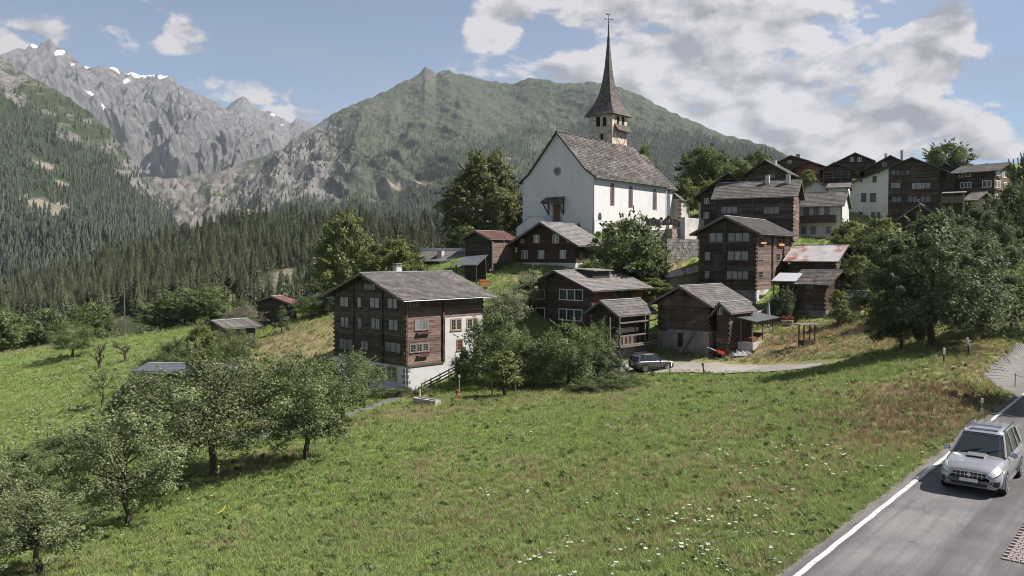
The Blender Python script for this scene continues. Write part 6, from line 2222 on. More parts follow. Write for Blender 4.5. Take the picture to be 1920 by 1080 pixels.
def make_tree(seed, h, w, trunk_h, shape, nclump, per, leaf, mat_, clump=.2, trunk_r=None, lean=0.0, asp=.62, limbs=14, surf=.55, ragged=.15, flat=.8):
    """(trunk mesh, crown mesh) of one tree; shape(f) gives the crown radius share at height share f"""
    rng = np.random.default_rng(seed); r = random.Random(seed)
    zc0 = trunk_h * .8
    cen = []; rad = []
    while len(cen) < nclump:
        f = rng.random()
        R = shape(f)
        if rng.random() > R + .15: continue
        t = rng.uniform(0, 6.283)
        bump = 1 + ragged * math.sin(3 * t + seed) * math.sin(5 * f + seed * 1.7) + rng.normal() * ragged * .5
        q = (surf + (1 - surf) * rng.random() ** .5) * R * bump if rng.random() < .8 else R * rng.random() ** .5
        cr = clump * w * rng.uniform(.55, 1.15) * (.55 + .45 * R)
        if rng.random() < .2:
            q = R * rng.uniform(.98, 1.2); cr *= rng.uniform(.3, .5)
        x = q * (w / 2 - cr * .5) * math.cos(t); y = q * (w / 2 - cr * .5) * math.sin(t)
        z = zc0 + cr * .5 + f * (h - zc0 - cr)
        cen.append((x + lean * z, y, z)); rad.append(cr)
    cen = np.array(cen); rad = np.array(rad)
    V, F = leaves(cen, rad, per, leaf, rng, asp=asp, flat=flat)
    tone = np.repeat(rng.random(nclump), per)
    # leafy twigs standing out of the crown
    nt_ = int(nclump * .7); pk = rng.integers(0, nclump, nt_)
    ctr = np.array([lean * h * .5, 0, zc0 + (h - zc0) * .42])
    dr = cen[pk] - ctr; dr /= np.linalg.norm(dr, axis=1)[:, None] + 1e-6
    dr = dr + rng.normal(size=dr.shape) * .35 + np.array([0, 0, .25]); dr /= np.linalg.norm(dr, axis=1)[:, None]
    ln = w * rng.uniform(.05, .12, nt_); m_ = 7
    f_ = np.linspace(.2, 1, m_)
    tc_ = cen[pk][:, None] + dr[:, None] * (rad[pk] * .85)[:, None, None] + dr[:, None] * (ln[:, None] * f_)[:, :, None]
    V2, F2 = leaves(tc_.reshape(-1, 3), np.repeat(w * .012, nt_ * m_), 4, leaf, rng, asp=asp)
    F = np.concatenate([F, F2 + len(V)]); V = np.concatenate([V, V2])
    tone = np.concatenate([tone, np.repeat(rng.uniform(.3, 1, nt_), m_ * 4)])
    crown = np_mesh('crown', V, F, mat_)
    ta = crown.attributes.new('tone', 'FLOAT', 'FACE'); ta.data.foreach_set('value', tone.astype(np.float32))
    tr = trunk_r or .028 * h
    mb = MB()
    pts = [(0, 0, -.4)]; rr = [tr * 1.35]
    for i, f in enumerate((.0, .35, .7, 1.0)):
        z = f * trunk_h
        pts.append((lean * z + r.uniform(-.5, .5) * tr * 1.2 * (i > 0), r.uniform(-.5, .5) * tr * 1.2 * (i > 0), z)); rr.append(tr * (1.15 - .35 * f))
    mb.tube(pts, rr, 8)
    base = Vector(pts[-1])
    # limbs reach out to clumps
    idx = list(range(nclump)); r.shuffle(idx)
    top = Vector((lean * h * .8, 0, h * .82))
    mb.tube([base, base.lerp(top, .5) + Vector((r.uniform(-.2, .2), r.uniform(-.2, .2), 0)), top], [tr * .75, tr * .4, tr * .08], 6)
    for i in idx[:limbs]:
        c = Vector(cen[i])
        st = base.lerp(top, max(0, min(.8, (c.z - base.z) / max(.1, h) * .8)))
        mid = st.lerp(c, .5) + Vector((r.uniform(-.1, .1), r.uniform(-.1, .1), -.08 * (c - st).length))
        q = tr * .42 * r.uniform(.7, 1.1)
        mb.tube([st, mid, c], [q, q * .6, q * .18], 5)
    return mb.mesh('trunk', BARK), crown


dome = lambda f: math.sqrt(max(0, 1 - (2 * f - .85) ** 2 / 1.35)) if f < .93 else .35
ball = lambda f: math.sqrt(max(0.02, 1 - (2 * f - 1) ** 2))
cone = lambda f: max(.12, (1 - f) ** .65) * (1 if f > .12 else .75)
linden = lambda f: float(np.interp(f, [0, .1, .35, .6, .8, .95, 1], [.8, 1, 1.0, .72, .5, .34, .1]))
oval = lambda f: math.sqrt(max(0.03, 1 - (2 * f - 1) ** 2)) * (1.0 if f < .5 else .95)
bushy = lambda f: float(np.interp(f, [0, .2, .55, .85, 1], [.85, 1, .92, .55, .2]))

TREES = {
    'apple': make_tree(1, 6.4, 7.6, 1.6, dome, 150, 210, .064, LEAF_APPLE, .145, limbs=26, surf=.4, ragged=.4),
    'apple2': make_tree(2, 5.6, 5.6, 1.8, dome, 105, 200, .060, LEAF_APPLE, .15, lean=.05, limbs=22, surf=.4, ragged=.45),
    'orchard': make_tree(3, 6.6, 6.2, 1.9, dome, 110, 190, .07, LEAF_GREEN, .155, limbs=22, surf=.42, ragged=.42),
    'bush': make_tree(4, 6.0, 7.5, .7, bushy, 130, 200, .085, LEAF_GREEN, .15, limbs=16, surf=.55, ragged=.42),
    'darkbush': make_tree(5, 6.0, 6.5, .5, bushy, 110, 180, .105, LEAF_DARK, .18, limbs=8, surf=.6, ragged=.25),
    'maple': make_tree(6, 11, 11, 1.9, bushy, 270, 190, .115, LEAF_DARK, .12, limbs=26, surf=.58, ragged=.36),
    'linden': make_tree(7, 16, 13, 2.0, linden, 380, 130, .17, LEAF_LINDEN, .115, limbs=12, surf=.72, ragged=.2),
    'ash': make_tree(8, 17, 11, 2.5, bushy, 250, 150, .17, LEAF_LIGHT, .13, limbs=16, surf=.55, ragged=.3),
    'leafy': make_tree(9, 9, 7.5, 1.6, oval, 120, 150, .14, LEAF_GREEN, .17, limbs=12, surf=.55, ragged=.25),
    'light': make_tree(10, 8, 7, 1.2, bushy, 110, 150, .13, LEAF_LIGHT, .17, limbs=12, surf=.55, ragged=.3),
    'pale': make_tree(11, 6, 6.5, 1.6, dome, 80, 130, .09, LEAF_PALE, .18, limbs=18, surf=.4, ragged=.35),
    'young': make_tree(12, 5, 2.6, 1.0, oval, 55, 110, .09, LEAF_LIGHT, .22, limbs=10, surf=.4, ragged=.35),
    'thin': make_tree(13, 5, 3.0, 1.8, dome, 30, 55, .08, LEAF_APPLE, .2, limbs=14, surf=.5, ragged=.4),
    'pine': make_tree(14, 5, 3.2, .8, cone, 60, 170, .085, LEAF_DARK, .2, asp=.25, limbs=8, surf=.5),
    'pink': make_tree(15, 6, 6, 1.5, dome, 60, 110, .08, LEAF_PINK, .17, limbs=20, surf=.5, ragged=.3),
}


def bare_tree(seed):
    r = random.Random(seed); mb = MB()

    def grow(p, d, ln, q, lev):
        e = p + d * ln
        m_ = p.lerp(e, .5) + Vector((r.uniform(-.1, .1), r.uniform(-.1, .1), 0)) * ln
        mb.tube([p, m_, e], [q, q * .82, q * .6], 6 if lev < 2 else 4)
        if lev < 4:
            for i in range(3 if lev else 4):
                nd = (d * .6 + Vector((r.gauss(0, .6), r.gauss(0, .6), r.uniform(.0, .6)))).normalized()
                grow(e if i < 2 else m_, nd, ln * r.uniform(.55, .8), q * .58, lev + 1)
    grow(Vector((0, 0, -.3)), Vector((.08, 0, 1)).normalized(), 1.7, .22, 0)
    return mb.mesh('trunk', BARK)


BARE = [bare_tree(3), bare_tree(9)]


def tree(kind, px, Y, h, w, label, name=None, group=None, py=None, rot=None, sink=0.0):
    """a tree standing at ground column px, depth Y; h and w are its size in metres"""
    p = ground_at(px, Y)
    if py is not None: p.z = P(px, py, Y).z
    t_me, c_me = TREES[kind]
    bb = np.array([v.co for v in c_me.vertices]) if False else None
    base = {'apple': (6.4, 7.6), 'apple2': (5.6, 5.6), 'orchard': (6.6, 6.2), 'bush': (6, 7.5), 'darkbush': (6, 6.5), 'maple': (11, 11), 'linden': (16, 13), 'ash': (17, 11), 'leafy': (9, 7.5),
            'light': (8, 7), 'pale': (6, 6.5), 'young': (5, 2.6), 'thin': (5, 3), 'pine': (5, 3.2), 'pink': (6, 6)}[kind]
    nm = name or ('shrub' if kind in ('bush', 'darkbush', 'light') else 'tree')
    o = empty(nm, p - Vector((0, 0, sink)), rot if rot is not None else random.uniform(0, 6.28), label, 'shrub' if nm == 'shrub' else 'tree', group)
    o.scale = (w / base[1], w / base[1], h / base[0])
    link_mesh('trunk', t_me, None, o); link_mesh('crown', c_me, None, o)
    return o


# foreground orchard
tree('apple2', 232, 36.5, 5.4, 5.0, 'small apple tree with leaning trunk near the lower left corner', 'apple_tree', rot=3.3)
tree('apple', 395, 43.8, 6.8, 8.8, 'widest apple tree, standing alone on the meadow at the left', 'apple_tree', rot=2.0)
tree('orchard', 572, 45.5, 6.0, 5.2, 'fruit tree with a bare dark trunk beside the footpath', 'apple_tree', rot=1.1)
tree('orchard', 640, 60, 5.6, 6.2, 'fruit tree in front of the gable of the big wooden house', 'apple_tree', rot=3.3)
tree('orchard', 530, 58, 5.8, 6.4, 'broad fruit tree left of the big wooden house', 'apple_tree', rot=5.0)
tree('apple2', 60, 30.5, 3.3, 4.2, 'low apple tree in the lower left corner', 'apple_tree', rot=2.6)
tree('apple2', -30, 34, 4.2, 4.0, 'apple tree cut by the left edge of the picture', 'apple_tree', rot=4.2)
tree('bush', 20, 45, 2.6, 4.5, 'low green shrub by the left edge below the field', 'shrub')
tree('bush', 120, 50, 2.4, 5, 'low shrub behind the leaning apple tree', 'shrub')
tree('darkbush', 268, 55, 4.9, 5.0, 'dark dense shrub left of the long metal roofed shed', 'shrub')
tree('darkbush', 300, 60, 3.9, 5.6, 'tall dark shrub beside the wide apple tree', 'shrub')
tree('darkbush', 345, 57, 4.2, 4.6, 'dark shrub in front of the long metal roofed shed', 'shrub')
tree('thin', 190, 82, 4.2, 3.2, 'thin sapling at the edge of the lower field', 'tree')
# left field
tree('orchard', 135, 124, 5.8, 6.5, 'round tree on the far edge of the left field', 'tree', rot=1)
for i, (px, Y, s) in enumerate(((185, 112, 1.05), (233, 114, 1.0))):
    p = ground_at(px, Y)
    o = empty('bare_tree', p, i * 2.1, ['gnarled leafless tree on the left field, left of two', 'gnarled leafless tree on the left field, right of two'][i], 'tree')
    o.scale = (s, s, s); link_mesh('trunk', BARE[i], None, o)
tree('leafy', 170, 150, 8.0, 8, 'leafy tree behind the left leafless tree', 'tree')
tree('leafy', 300, 150, 6.5, 7, 'dark leafy tree at the back edge of the left field', 'tree')
tree('leafy', 345, 150, 8.0, 9, 'large leafy tree where the field meets the wood', 'tree')
tree('leafy', 395, 146, 7.0, 8, 'leafy tree above the small orchard barn', 'tree')
tree('bush', 330, 90, 4.8, 5.6, 'yellow green shrub left of the small orchard barn', 'shrub')
tree('bush', 290, 88, 3.8, 5.0, 'low rounded shrub above the long shed', 'shrub')
tree('light', 380, 94, 5.4, 5.0, 'light green shrub hiding the small orchard barn', 'shrub')
tree('orchard', 438, 90, 6.0, 4.8, 'slender fruit tree right of the small orchard barn', 'apple_tree', rot=2.2)
tree('pink', 455, 112, 4.6, 5.2, 'greyish pink tree below the red roofed barn', 'tree')
tree('pine', 528, 106, 3.6, 2.6, 'small dark pine in front of the red roofed little barn', 'pine_tree')
tree('bush', 590, 114, 3.0, 6.5, 'shrub on the slope right of the red roofed little barn', 'shrub')
tree('darkbush', 625, 112, 3.0, 5.0, 'dark shrub behind the left corner of the big wooden house', 'shrub')
for i, (px, Y, h_, w_, k) in enumerate(((-10, 150, 10, 10, 'leafy'), (22, 158, 11, 9, 'leafy'), (58, 162, 11, 9, 'orchard'), (92, 160, 12, 9, 'leafy'), (118, 168, 11, 9, 'bush'), (150, 172, 10, 9, 'leafy'), (205, 176, 10, 9, 'leafy'), (245, 178, 9, 9, 'bush'), (285, 182, 11, 10, 'leafy'), (330, 184, 11, 10, 'leafy'), (375, 182, 11, 9, 'bush'), (415, 176, 9, 8, 'leafy'), (450, 170, 8, 8, 'bush'))):
    tree(k, px, Y, h_, w_, 'leafy tree in the belt between the left field and the conifers', 'tree', 'trees along the back of the left field')
# around the big house and the church
tree('ash', 648, 132, 17.5, 10.5, 'tall light green tree behind the big wooden house', 'tree', py=592)
tree('light', 745, 120, 7.5, 8.0, 'bright green tree above the ridge of the big wooden house', 'tree', py=540)
tree('light', 705, 124, 7.0, 6.0, 'bright green tree left of the chimney of the big wooden house', 'tree', py=540)
tree('linden', 911, 138, 15.8, 13.6, 'huge dense linden tree left of the church', 'linden_tree', rot=.8, py=455)
tree('darkbush', 868, 132, 4.6, 6, 'dark shrub at the foot of the linden tree', 'shrub', py=472)
tree('young', 878, 118, 4.0, 3.0, 'young yellow green tree beside the red roofed barn', 'tree', py=474)
tree('pale', 948, 91, 5.0, 5.4, 'pale fruit tree in front of the chalet', 'apple_tree', rot=.3)
tree('pale', 1000, 95, 5.2, 5.0, 'second pale fruit tree in front of the chalet', 'apple_tree', rot=2.3)
tree('bush', 928, 79, 7.2, 6.6, 'big shrubby tree against the white wall of the big house', 'tree', rot=1.0)
tree('bush', 1066, 77, 6.0, 7.2, 'widest green shrub, in front of the house with white window frames', 'shrub', rot=4.0)
tree('bush', 1000, 77, 3.8, 4.8, 'green shrub filling the gap between two larger ones', 'shrub', rot=2.7)
tree('darkbush', 1135, 76.5, 3.4, 4.0, 'dark shrub left of the grey parked car', 'shrub')
tree('orchard', 1118, 82, 5.6, 3.6, 'loose shrub at the corner of the gallery granary', 'tree')
tree('young', 945, 71.5, 4.2, 3.4, 'young pale green tree tied to stakes', 'tree', rot=1.2)
tree('bush', 870, 80.5, 3.4, 2.4, 'climbing shrub at the entrance of the big house', 'shrub')
tree('leafy', 1172, 103, 9.5, 8.6, 'tall leafy tree in front of the church wall', 'tree', rot=.2, py=548)
tree('leafy', 1215, 104, 7.0, 5.6, 'leafy tree under the retaining wall', 'tree', rot=3.0, py=543)
tree('thin', 1195, 102.5, 10.5, 3.2, 'thin treetop rising before the church wall', 'tree', py=545)
tree('bush', 1130, 101, 5.4, 5.4, 'shrub between the chalet and the leafy trees', 'shrub', py=550)
tree('bush', 984, 84, 4.6, 2.2, 'narrow shrub at the left corner of the house with white frames', 'shrub')
tree('light', 1225, 101, 2.2, 5, 'yellowish shrub on the bank under the retaining wall', 'shrub')
tree('leafy', 1316, 158, 10, 9.5, 'leafy tree behind the church choir', 'tree', py=370)
tree('light', 1325, 146, 6.0, 8.0, 'yellow green tree beside the end-on dark house', 'tree', py=400)
tree('light', 1285, 143, 6.5, 5.0, 'green tree right of the church choir', 'tree', py=402)
tree('leafy', 1372, 162, 6, 8, 'shrubby tree between the skyline barns', 'tree', py=352)
tree('leafy', 1418, 172, 6.5, 6.0, 'dark treetop behind the log house with the white chimney', 'tree', py=340)
tree('light', 1512, 140, 3.6, 3.0, 'small light green tree by the low stone-roofed house', 'tree', py=356)
tree('light', 1205, 150, 12, 4.0, 'light green treetop behind the church roof', 'tree', py=390)
# right
tree('maple', 1746, 62.5, 10.4, 10.2, 'big dense dark leaved tree on the right above the meadow', 'tree', rot=1.3)
tree('maple', 1690, 65, 5.4, 4.6, 'low leafy tree under the left side of the big dark leaved tree', 'tree', rot=3.1)
tree('maple', 1828, 82, 9.8, 9.0, 'dark leaved tree right of the biggest one', 'tree', rot=4.4)
tree('maple', 1900, 90, 10.5, 9.5, 'dark leaved tree at the right edge under the far houses', 'tree', rot=.4)
tree('light', 1650, 104, 6.4, 6.8, 'yellow green tree below the white half of the gabled house', 'tree', py=500)
tree('light', 1592, 112, 5.0, 5.0, 'small yellow green tree beside the balcony house', 'tree', py=480)
tree('leafy', 1652, 100, 5.6, 5.5, 'green tree behind the tiny orange shed', 'tree')
tree('light', 1605, 97, 4.6, 4.6, 'light shrub behind the rusty roofed barn', 'shrub')
tree('young', 1572, 88, 4.2, 2.4, 'small fruit tree against the small granary', 'tree')
tree('bush', 1590, 89, 1.4, 2.6, 'low garden shrub beside the tiny orange shed', 'shrub')
tree('leafy', 1772, 205, 10.5, 11.5, 'big treetop on the skyline right of the big gable', 'tree', py=345)
tree('darkbush', 1915, 118, 12.5, 6.0, 'tall dark tree at the right edge of the village', 'tree', py=455)
tree('leafy', 1905, 66, 5.2, 6.0, 'leafy shrub at the right edge above the posts', 'shrub')
tree('darkbush', 1470, 94, 3.6, 3.2, 'climber covered corner by the porch roof', 'shrub')
for i, (px, Y, h_, w_) in enumerate(((1120, 72.5, 1.3, 3.0), (1150, 73, 1.6, 2.6), (1185, 74, 1.1, 2.6), (1100, 72, 1.2, 2.8), (1165, 72.5, .9, 2.4))):
    tree('bush', px, Y, h_, w_, 'low weedy shrub on the bank below the gravel lane', 'shrub', 'weedy shrubs on the lane bank')
for i, (px, Y) in enumerate(((760, 78.5), (735, 79.5), (715, 80.5), (790, 77))):
    tree('bush', px, Y, .9, 1.6, 'low plant at the foot of the big white house wall', 'shrub', 'plants at the house foot')

# ------------------------------------------------------------------ cars
def car_paint(name, c):
    m = mat(name, c, tuple(x * .92 for x in c), scale=3, rough=.28, metallic=.55, spec=.5)
    m.node_tree.nodes['Principled BSDF'].inputs['Coat Weight'].default_value = .6
    m.node_tree.nodes['Principled BSDF'].inputs['Coat Roughness'].default_value = .05
    return m


TYRE = mat('tyre', (.018, .018, .019), (.026, .025, .025), scale=12, rough=.85)
RIM = mat('rim', (.55, .55, .57), (.45, .45, .47), scale=6, rough=.3, metallic=.85)
TRIM = mat('black_trim', (.022, .022, .024), (.03, .03, .032), scale=8, rough=.55)
CARGLASS = mat('car_glass', (.016, .020, .022), (.022, .026, .027), scale=1.5, rough=.04, spec=.8)
LAMP = mat('headlamp_glass', (.62, .64, .60), (.42, .44, .44), scale=14, rough=.08, spec=.8)
TAIL = mat('tail_lamp', (.30, .02, .02), (.22, .015, .015), scale=8, rough=.15, spec=.7)
PLATE = mat('number_plate', (.62, .62, .60), (.55, .55, .54), scale=10, rough=.5)
CHROME = mat('chrome', (.62, .62, .64), (.5, .5, .52), scale=8, rough=.15, metallic=1.0)


def loft(rings, close=True):
    n = len(rings[0])
    V = [p for r_ in rings for p in r_]
    F = []
    for i in range(len(rings) - 1):
        for j in range(n if close else n - 1):
            q = (j + 1) % n
            F.append((i * n + j, i * n + q, (i + 1) * n + q, (i + 1) * n + j))
    F.append(tuple(range(n))); F.append(tuple((len(rings) - 1) * n + j for j in reversed(range(n))))
    return V, F


def make_car(label, paint, loc, heading, front=True, L=4.5, scoop=True, clad=False):
    """x forwards, y left; body lofted from cross sections"""
    o = empty('car', loc, heading, label, 'car')
    o.scale = (1.12, 1.11, 1.14) if scoop else (1.04, 1.04, 1.04)
    k = L / 4.5
    st = np.array([(-2.25, .42, .93, .96, .62, .74, .66), (-2.20, .32, 1.03, 1.05, .74, .83, .76), (-1.95, .24, 1.06, 1.08, .80, .875, .81), (-1.2, .22, 1.05, 1.07, .82, .89, .835), (0, .22, 1.02, 1.04, .82, .89, .84),
          (.78, .22, 1.00, 1.05, .82, .89, .835), (1.3, .22, .96, 1.03, .82, .885, .81), (1.85, .23, .89, .96, .80, .87, .76), (2.08, .24, .82, .88, .77, .83, .70), (2.18, .27, .76, .81, .70, .77, .63), (2.235, .32, .70, .73, .60, .67, .54), (2.25, .40, .64, .66, .50, .58, .46)])
    ss_ = np.linspace(0, 1, 15)

    def profile(x):
        """half cross section of the body at x: (y, z) from sill to centre line"""
        zb, zl, zt_, wb, wm, wl = [float(np.interp(x, st[:, 0], st[:, i])) for i in range(1, 7)]
        h_ = zl - zb
        half = np.array([(wb * .9, zb), (wb, zb + .05), (wm, zb + h_ * .38), (wm * .995, zb + h_ * .70), (wl * 1.03, zl - .03), (wl * .92, zt_ - .03), (wl * .5, zt_), (.02, zt_ + .006)])
        k_ = np.linspace(0, 1, len(half))
        y = np.interp(ss_, k_, half[:, 0]); z = np.interp(ss_, k_, half[:, 1])
        for _ in range(2):
            y[1:-1] = (y[:-2] + 2 * y[1:-1] + y[2:]) / 4; z[1:-1] = (z[:-2] + 2 * z[1:-1] + z[2:]) / 4
        return y, z

    def patch(name, m_, x0, x1, s0, s1, side, off=.006, n=8, q=6):
        """panel lying on the body side between two stations and two heights"""
        g = []
        for xx in np.linspace(x0, x1, n):
            y, z = profile(xx)
            for u_ in np.linspace(s0, s1, q):
                yy, zz = float(np.interp(u_, ss_, y)), float(np.interp(u_, ss_, z))
                fx = .5 * off if xx > 1.9 else (-.5 * off if xx < -1.9 else 0)
                g.append((xx * k + fx, side * (yy + off), zz + off * .4))
        return link_mesh(name, np_mesh(name, g, grid_faces(n, q), m_, True), None, o)
    xs_ = np.unique(np.concatenate([np.linspace(-2.25, 2.25, 46), st[:, 0]]))
    rings = []
    for x in xs_:
        y, z = profile(x)
        rings.append([(x * k, a_, b_) for a_, b_ in zip(y, z)] + [(x * k, -a_, b_) for a_, b_ in zip(y[::-1], z[::-1])])
    V, F = loft(rings)
    body = MB().add(V, F).build('body', paint, o, True)
    # greenhouse: dark glass, then roof skin and pillars of body colour
    gs = [(-2.12, 1.03, 1.10, .74, .66), (-1.80, 1.03, 1.60, .78, .60), (-1.0, 1.02, 1.66, .80, .61), (-.2, 1.01, 1.66, .80, .61), (.18, 1.01, 1.60, .80, .585), (.92, 1.01, 1.05, .79, .74)]
    rings = [[(x * k, wb, zb), (x * k, wt, zt_ - .03), (x * k, wt * .8, zt_), (x * k, -wt * .8, zt_), (x * k, -wt, zt_ - .03), (x * k, -wb, zb)] for x, zb, zt_, wb, wt in gs]
    V, F = loft(rings)
    cab = MB().add(V, F).build('windows', CARGLASS, o, False)
    rs = [(-1.98, 1.44, .63), (-1.78, 1.625, .615), (-1.0, 1.69, .62), (-.2, 1.69, .62), (.16, 1.63, .59), (.23, 1.595, .57)]
    rings = [[(x * k, w, z - .05), (x * k, w * .96, z), (x * k, w * .5, z + .018), (x * k, -w * .5, z + .018), (x * k, -w * .96, z), (x * k, -w, z - .05)] for x, z, w in rs]
    V, F = loft(rings)
    rf = MB().add(V, F).build('roof', paint, o, True)
    for s in (1, -1):
        pl = MB()
        pl.bar((.95 * k, s * .80, 1.03), (.19 * k, s * .595, 1.60), .055, .07)
        pl.bar((-.28 * k, s * .812, 1.02), (-.30 * k, s * .622, 1.62), .09, .03, (0, 1, 0))
        pl.bar((-1.22 * k, s * .812, 1.03), (-1.16 * k, s * .622, 1.62), .08, .03, (0, 1, 0))
        pl.bar((-2.05 * k, s * .77, 1.05), (-1.78 * k, s * .615, 1.60), .16, .05, (0, 1, 0))
        pl.build('pillar', paint, o)
        ra = MB()
        ra.tube([(-1.75 * k, s * .60, 1.66), (-1.68 * k, s * .60, 1.745), (-.1 * k, s * .60, 1.745), (0, s * .60, 1.66)], .022, 6)
        ra.build('roof_rail', CHROME if scoop else TRIM, rf)
        mr = MB()
        mr.bar((.62 * k, s * .84, 1.05), (.60 * k, s * .93, 1.07), .05)
        mr.hexa([(.55 * k, s * .90, 1.02), (.68 * k, s * .90, 1.02), (.66 * k, s * 1.07, 1.03), (.56 * k, s * 1.07, 1.03), (.55 * k, s * .90, 1.17), (.66 * k, s * .90, 1.17), (.63 * k, s * 1.06, 1.16), (.56 * k, s * 1.06, 1.16)])
        mr.build('mirror', paint, o)
        # door seams and handles
        for x in (.72, -.30, -1.22):
            patch('door_seam', TRIM, x - .007, x + .007, .10, .66, s, .004, 2, 8)
        hd = MB()
        for x in (-.14, -1.06):
            hd.box(x * k - .10, s * .84, .84, x * k + .10, s * .893, .88)
        hd.build('door_handle', paint, o)
        sl = MB().box(-1.0 * k, s * .76, .21, .95 * k, s * .845, .30)
        sl.build('side_sill', TRIM if clad else paint, o)
        for x in (1.36, -1.32):
            ar = MB()
            for i in range(12):
                t0, t1 = math.pi * i / 12 - .15, math.pi * (i + 1) / 12 - .15
                t0 = -.25 + (math.pi + .5) * i / 12; t1 = -.25 + (math.pi + .5) * (i + 1) / 12
                q = [(x * k + R_ * math.cos(t_), s * y_, .35 + R_ * math.sin(t_)) for y_ in (.72, .897) for R_, t_ in ((.375, t0), (.43, t0), (.43, t1), (.375, t1))]
                ar.hexa(q)
            ar.build('wheel_arch', TRIM if clad else paint, o)
            wl_ = MB().lathe([(.30, -.11), (.345, -.09), (.352, 0), (.345, .09), (.30, .11)], 24, (0, 0, 0), 'y')
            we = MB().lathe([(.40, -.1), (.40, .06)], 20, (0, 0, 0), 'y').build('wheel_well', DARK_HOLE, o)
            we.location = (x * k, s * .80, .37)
            w_o = wl_.build('wheel', TYRE, o, True)
            w_o.location = (x * k, s * .80, .345)
            rm = MB().lathe([(.255, .085 * s), (.27, .112 * s), (.235, .118 * s), (.225, .09 * s)], 22, (0, 0, 0), 'y')
            for i in range(6):
                t_ = i * math.pi / 3 + .3
                rm.bar((.04 * math.cos(t_), .108 * s, .04 * math.sin(t_)), (.24 * math.cos(t_), .105 * s, .24 * math.sin(t_)), .06, .03, (0, 1, 0))
            rm.lathe([(.0, .10 * s), (.055, .118 * s), (.0, .12 * s)], 10, (0, 0, 0), 'y')
            rm.build('rim', RIM, w_o)
        # lamps
        patch('headlight', LAMP, 1.78, 2.215, .50, .70, s, .008)
        patch('headlight_rim', TRIM, 1.74, 2.225, .475, .50, s, .009, 8, 3)
        patch('fog_light_surround', TRIM, 2.06, 2.243, .17, .34, s, .007)
        yf, zf = profile(2.19)
        MB().lathe([(.0, .0), (.045, .0), (.04, .02), (.0, .024)], 12, (2.185 * k, s * float(np.interp(.26, ss_, yf)) * .93, float(np.interp(.26, ss_, zf))), 'x').build('fog_light', LAMP, o)
        if clad: patch('cladding', TRIM, -2.2, 2.2, .0, .20, s, .01, 30, 4)
        tl = MB().hexa([(-2.26 * k, s * .60, .80), (-2.10 * k, s * .80, .80), (-2.0 * k, s * .78, .80), (-2.1 * k, s * .58, .80), (-2.235 * k, s * .62, 1.02), (-2.08 * k, s * .80, 1.02), (-2.0 * k, s * .78, 1.02), (-2.1 * k, s * .60, 1.02)])
        tl.build('tail_light', TAIL, o)
    g = MB().hexa([(2.10 * k, -.47, .56), (2.266 * k, -.42, .56), (2.266 * k, .42, .56), (2.10 * k, .47, .56), (2.10 * k, -.50, .735), (2.245 * k, -.46, .735), (2.245 * k, .46, .735), (2.10 * k, .50, .735)]).build('grille', TRIM, o)
    gb = MB(); gb.box(2.2 * k, -.46, .735, 2.256 * k, .46, .76)
    gb.box(2.2 * k, -.43, .640, 2.272 * k, .43, .656)
    for i in range(7): gb.box(2.2 * k, -.36 + i * .12 - .007, .57, 2.268 * k, -.36 + i * .12 + .007, .735)
    gb.build('grille_bar', CHROME, g)
    em = MB().lathe([(.0, .0), (.062, .0), (.062, .012), (.05, .018), (.0, .016)], 16, (2.268 * k, 0, .655), 'x').build('badge', CHROME, g)
    em.scale = (1, 1, 1)
    MB().box(2.10 * k, -.50, .335, 2.262 * k, .50, .415).build('lower_intake', TRIM, o)
    MB().box(2.20 * k, -.26, .435, 2.275 * k, .26, .54).build('number_plate', PLATE, o)
    MB().box(-2.275 * k, -.26, .66, -2.2 * k, .26, .775).build('number_plate', PLATE, o)
    MB().box(-2.285 * k, -.62, .36, -2.05 * k, .62, .52).build('rear_bumper', TRIM if clad else paint, o)
    wp = MB(); wp.bar((.93 * k, .10, 1.085), (.70 * k, .62, 1.21), .025); wp.bar((.95 * k, -.5, 1.08), (.74 * k, .04, 1.20), .025); wp.build('wiper', TRIM, o)
    if scoop:
        sc_ = MB(); sc_.hexa([(.98 * k, -.30, 1.03), (1.42 * k, -.27, .99), (1.42 * k, .27, .99), (.98 * k, .30, 1.03), (.98 * k, -.26, 1.10), (1.38 * k, -.25, 1.075), (1.38 * k, .25, 1.075), (.98 * k, .26, 1.10)])
        so_ = sc_.build('hood_scoop', paint, o)
        MB().box(1.34 * k, -.225, 1.018, 1.415 * k, .225, 1.062).build('scoop_opening', DARK_HOLE, so_)
        MB().hexa([(-.62 * k, -.42, 1.69), (.08 * k, -.40, 1.65), (.08 * k, .40, 1.65), (-.62 * k, .42, 1.69), (-.62 * k, -.42, 1.722), (.08 * k, -.40, 1.682), (.08 * k, .40, 1.682), (-.62 * k, .42, 1.722)]).build('sunroof', CARGLASS, rf)
        rb = MB()
        for y in (-.36, -.12, .12, .36): rb.box(-1.75 * k, y - .035, 1.68, -.7 * k, y + .035, 1.718)
        rb.build('roof_rib', paint, rf)
        cr = MB(); cr.bar((2.0 * k, .42, .905), (1.0 * k, .56, 1.045), .02, .015); cr.bar((2.0 * k, -.42, .905), (1.0 * k, -.56, 1.045), .02, .015); cr.build('hood_crease', paint, o)
    return o


p = along_road(12.6, -1.85)
make_car('silver car with roof rails and a hood scoop driving down the asphalt road', car_paint('silver_paint', (.36, .36, .38)), (p.x, p.y, ROAD_Z + .03), math.atan2(-RD.y, -RD.x), L=4.5)
pa = ground_at(1222, 81.5)
make_car('dark grey compact car parked on the gravel lane by the gallery granary', car_paint('grey_paint', (.115, .108, .112)), (pa.x, pa.y, pa.z + .05), math.radians(24), L=4.35, scoop=False, clad=True)

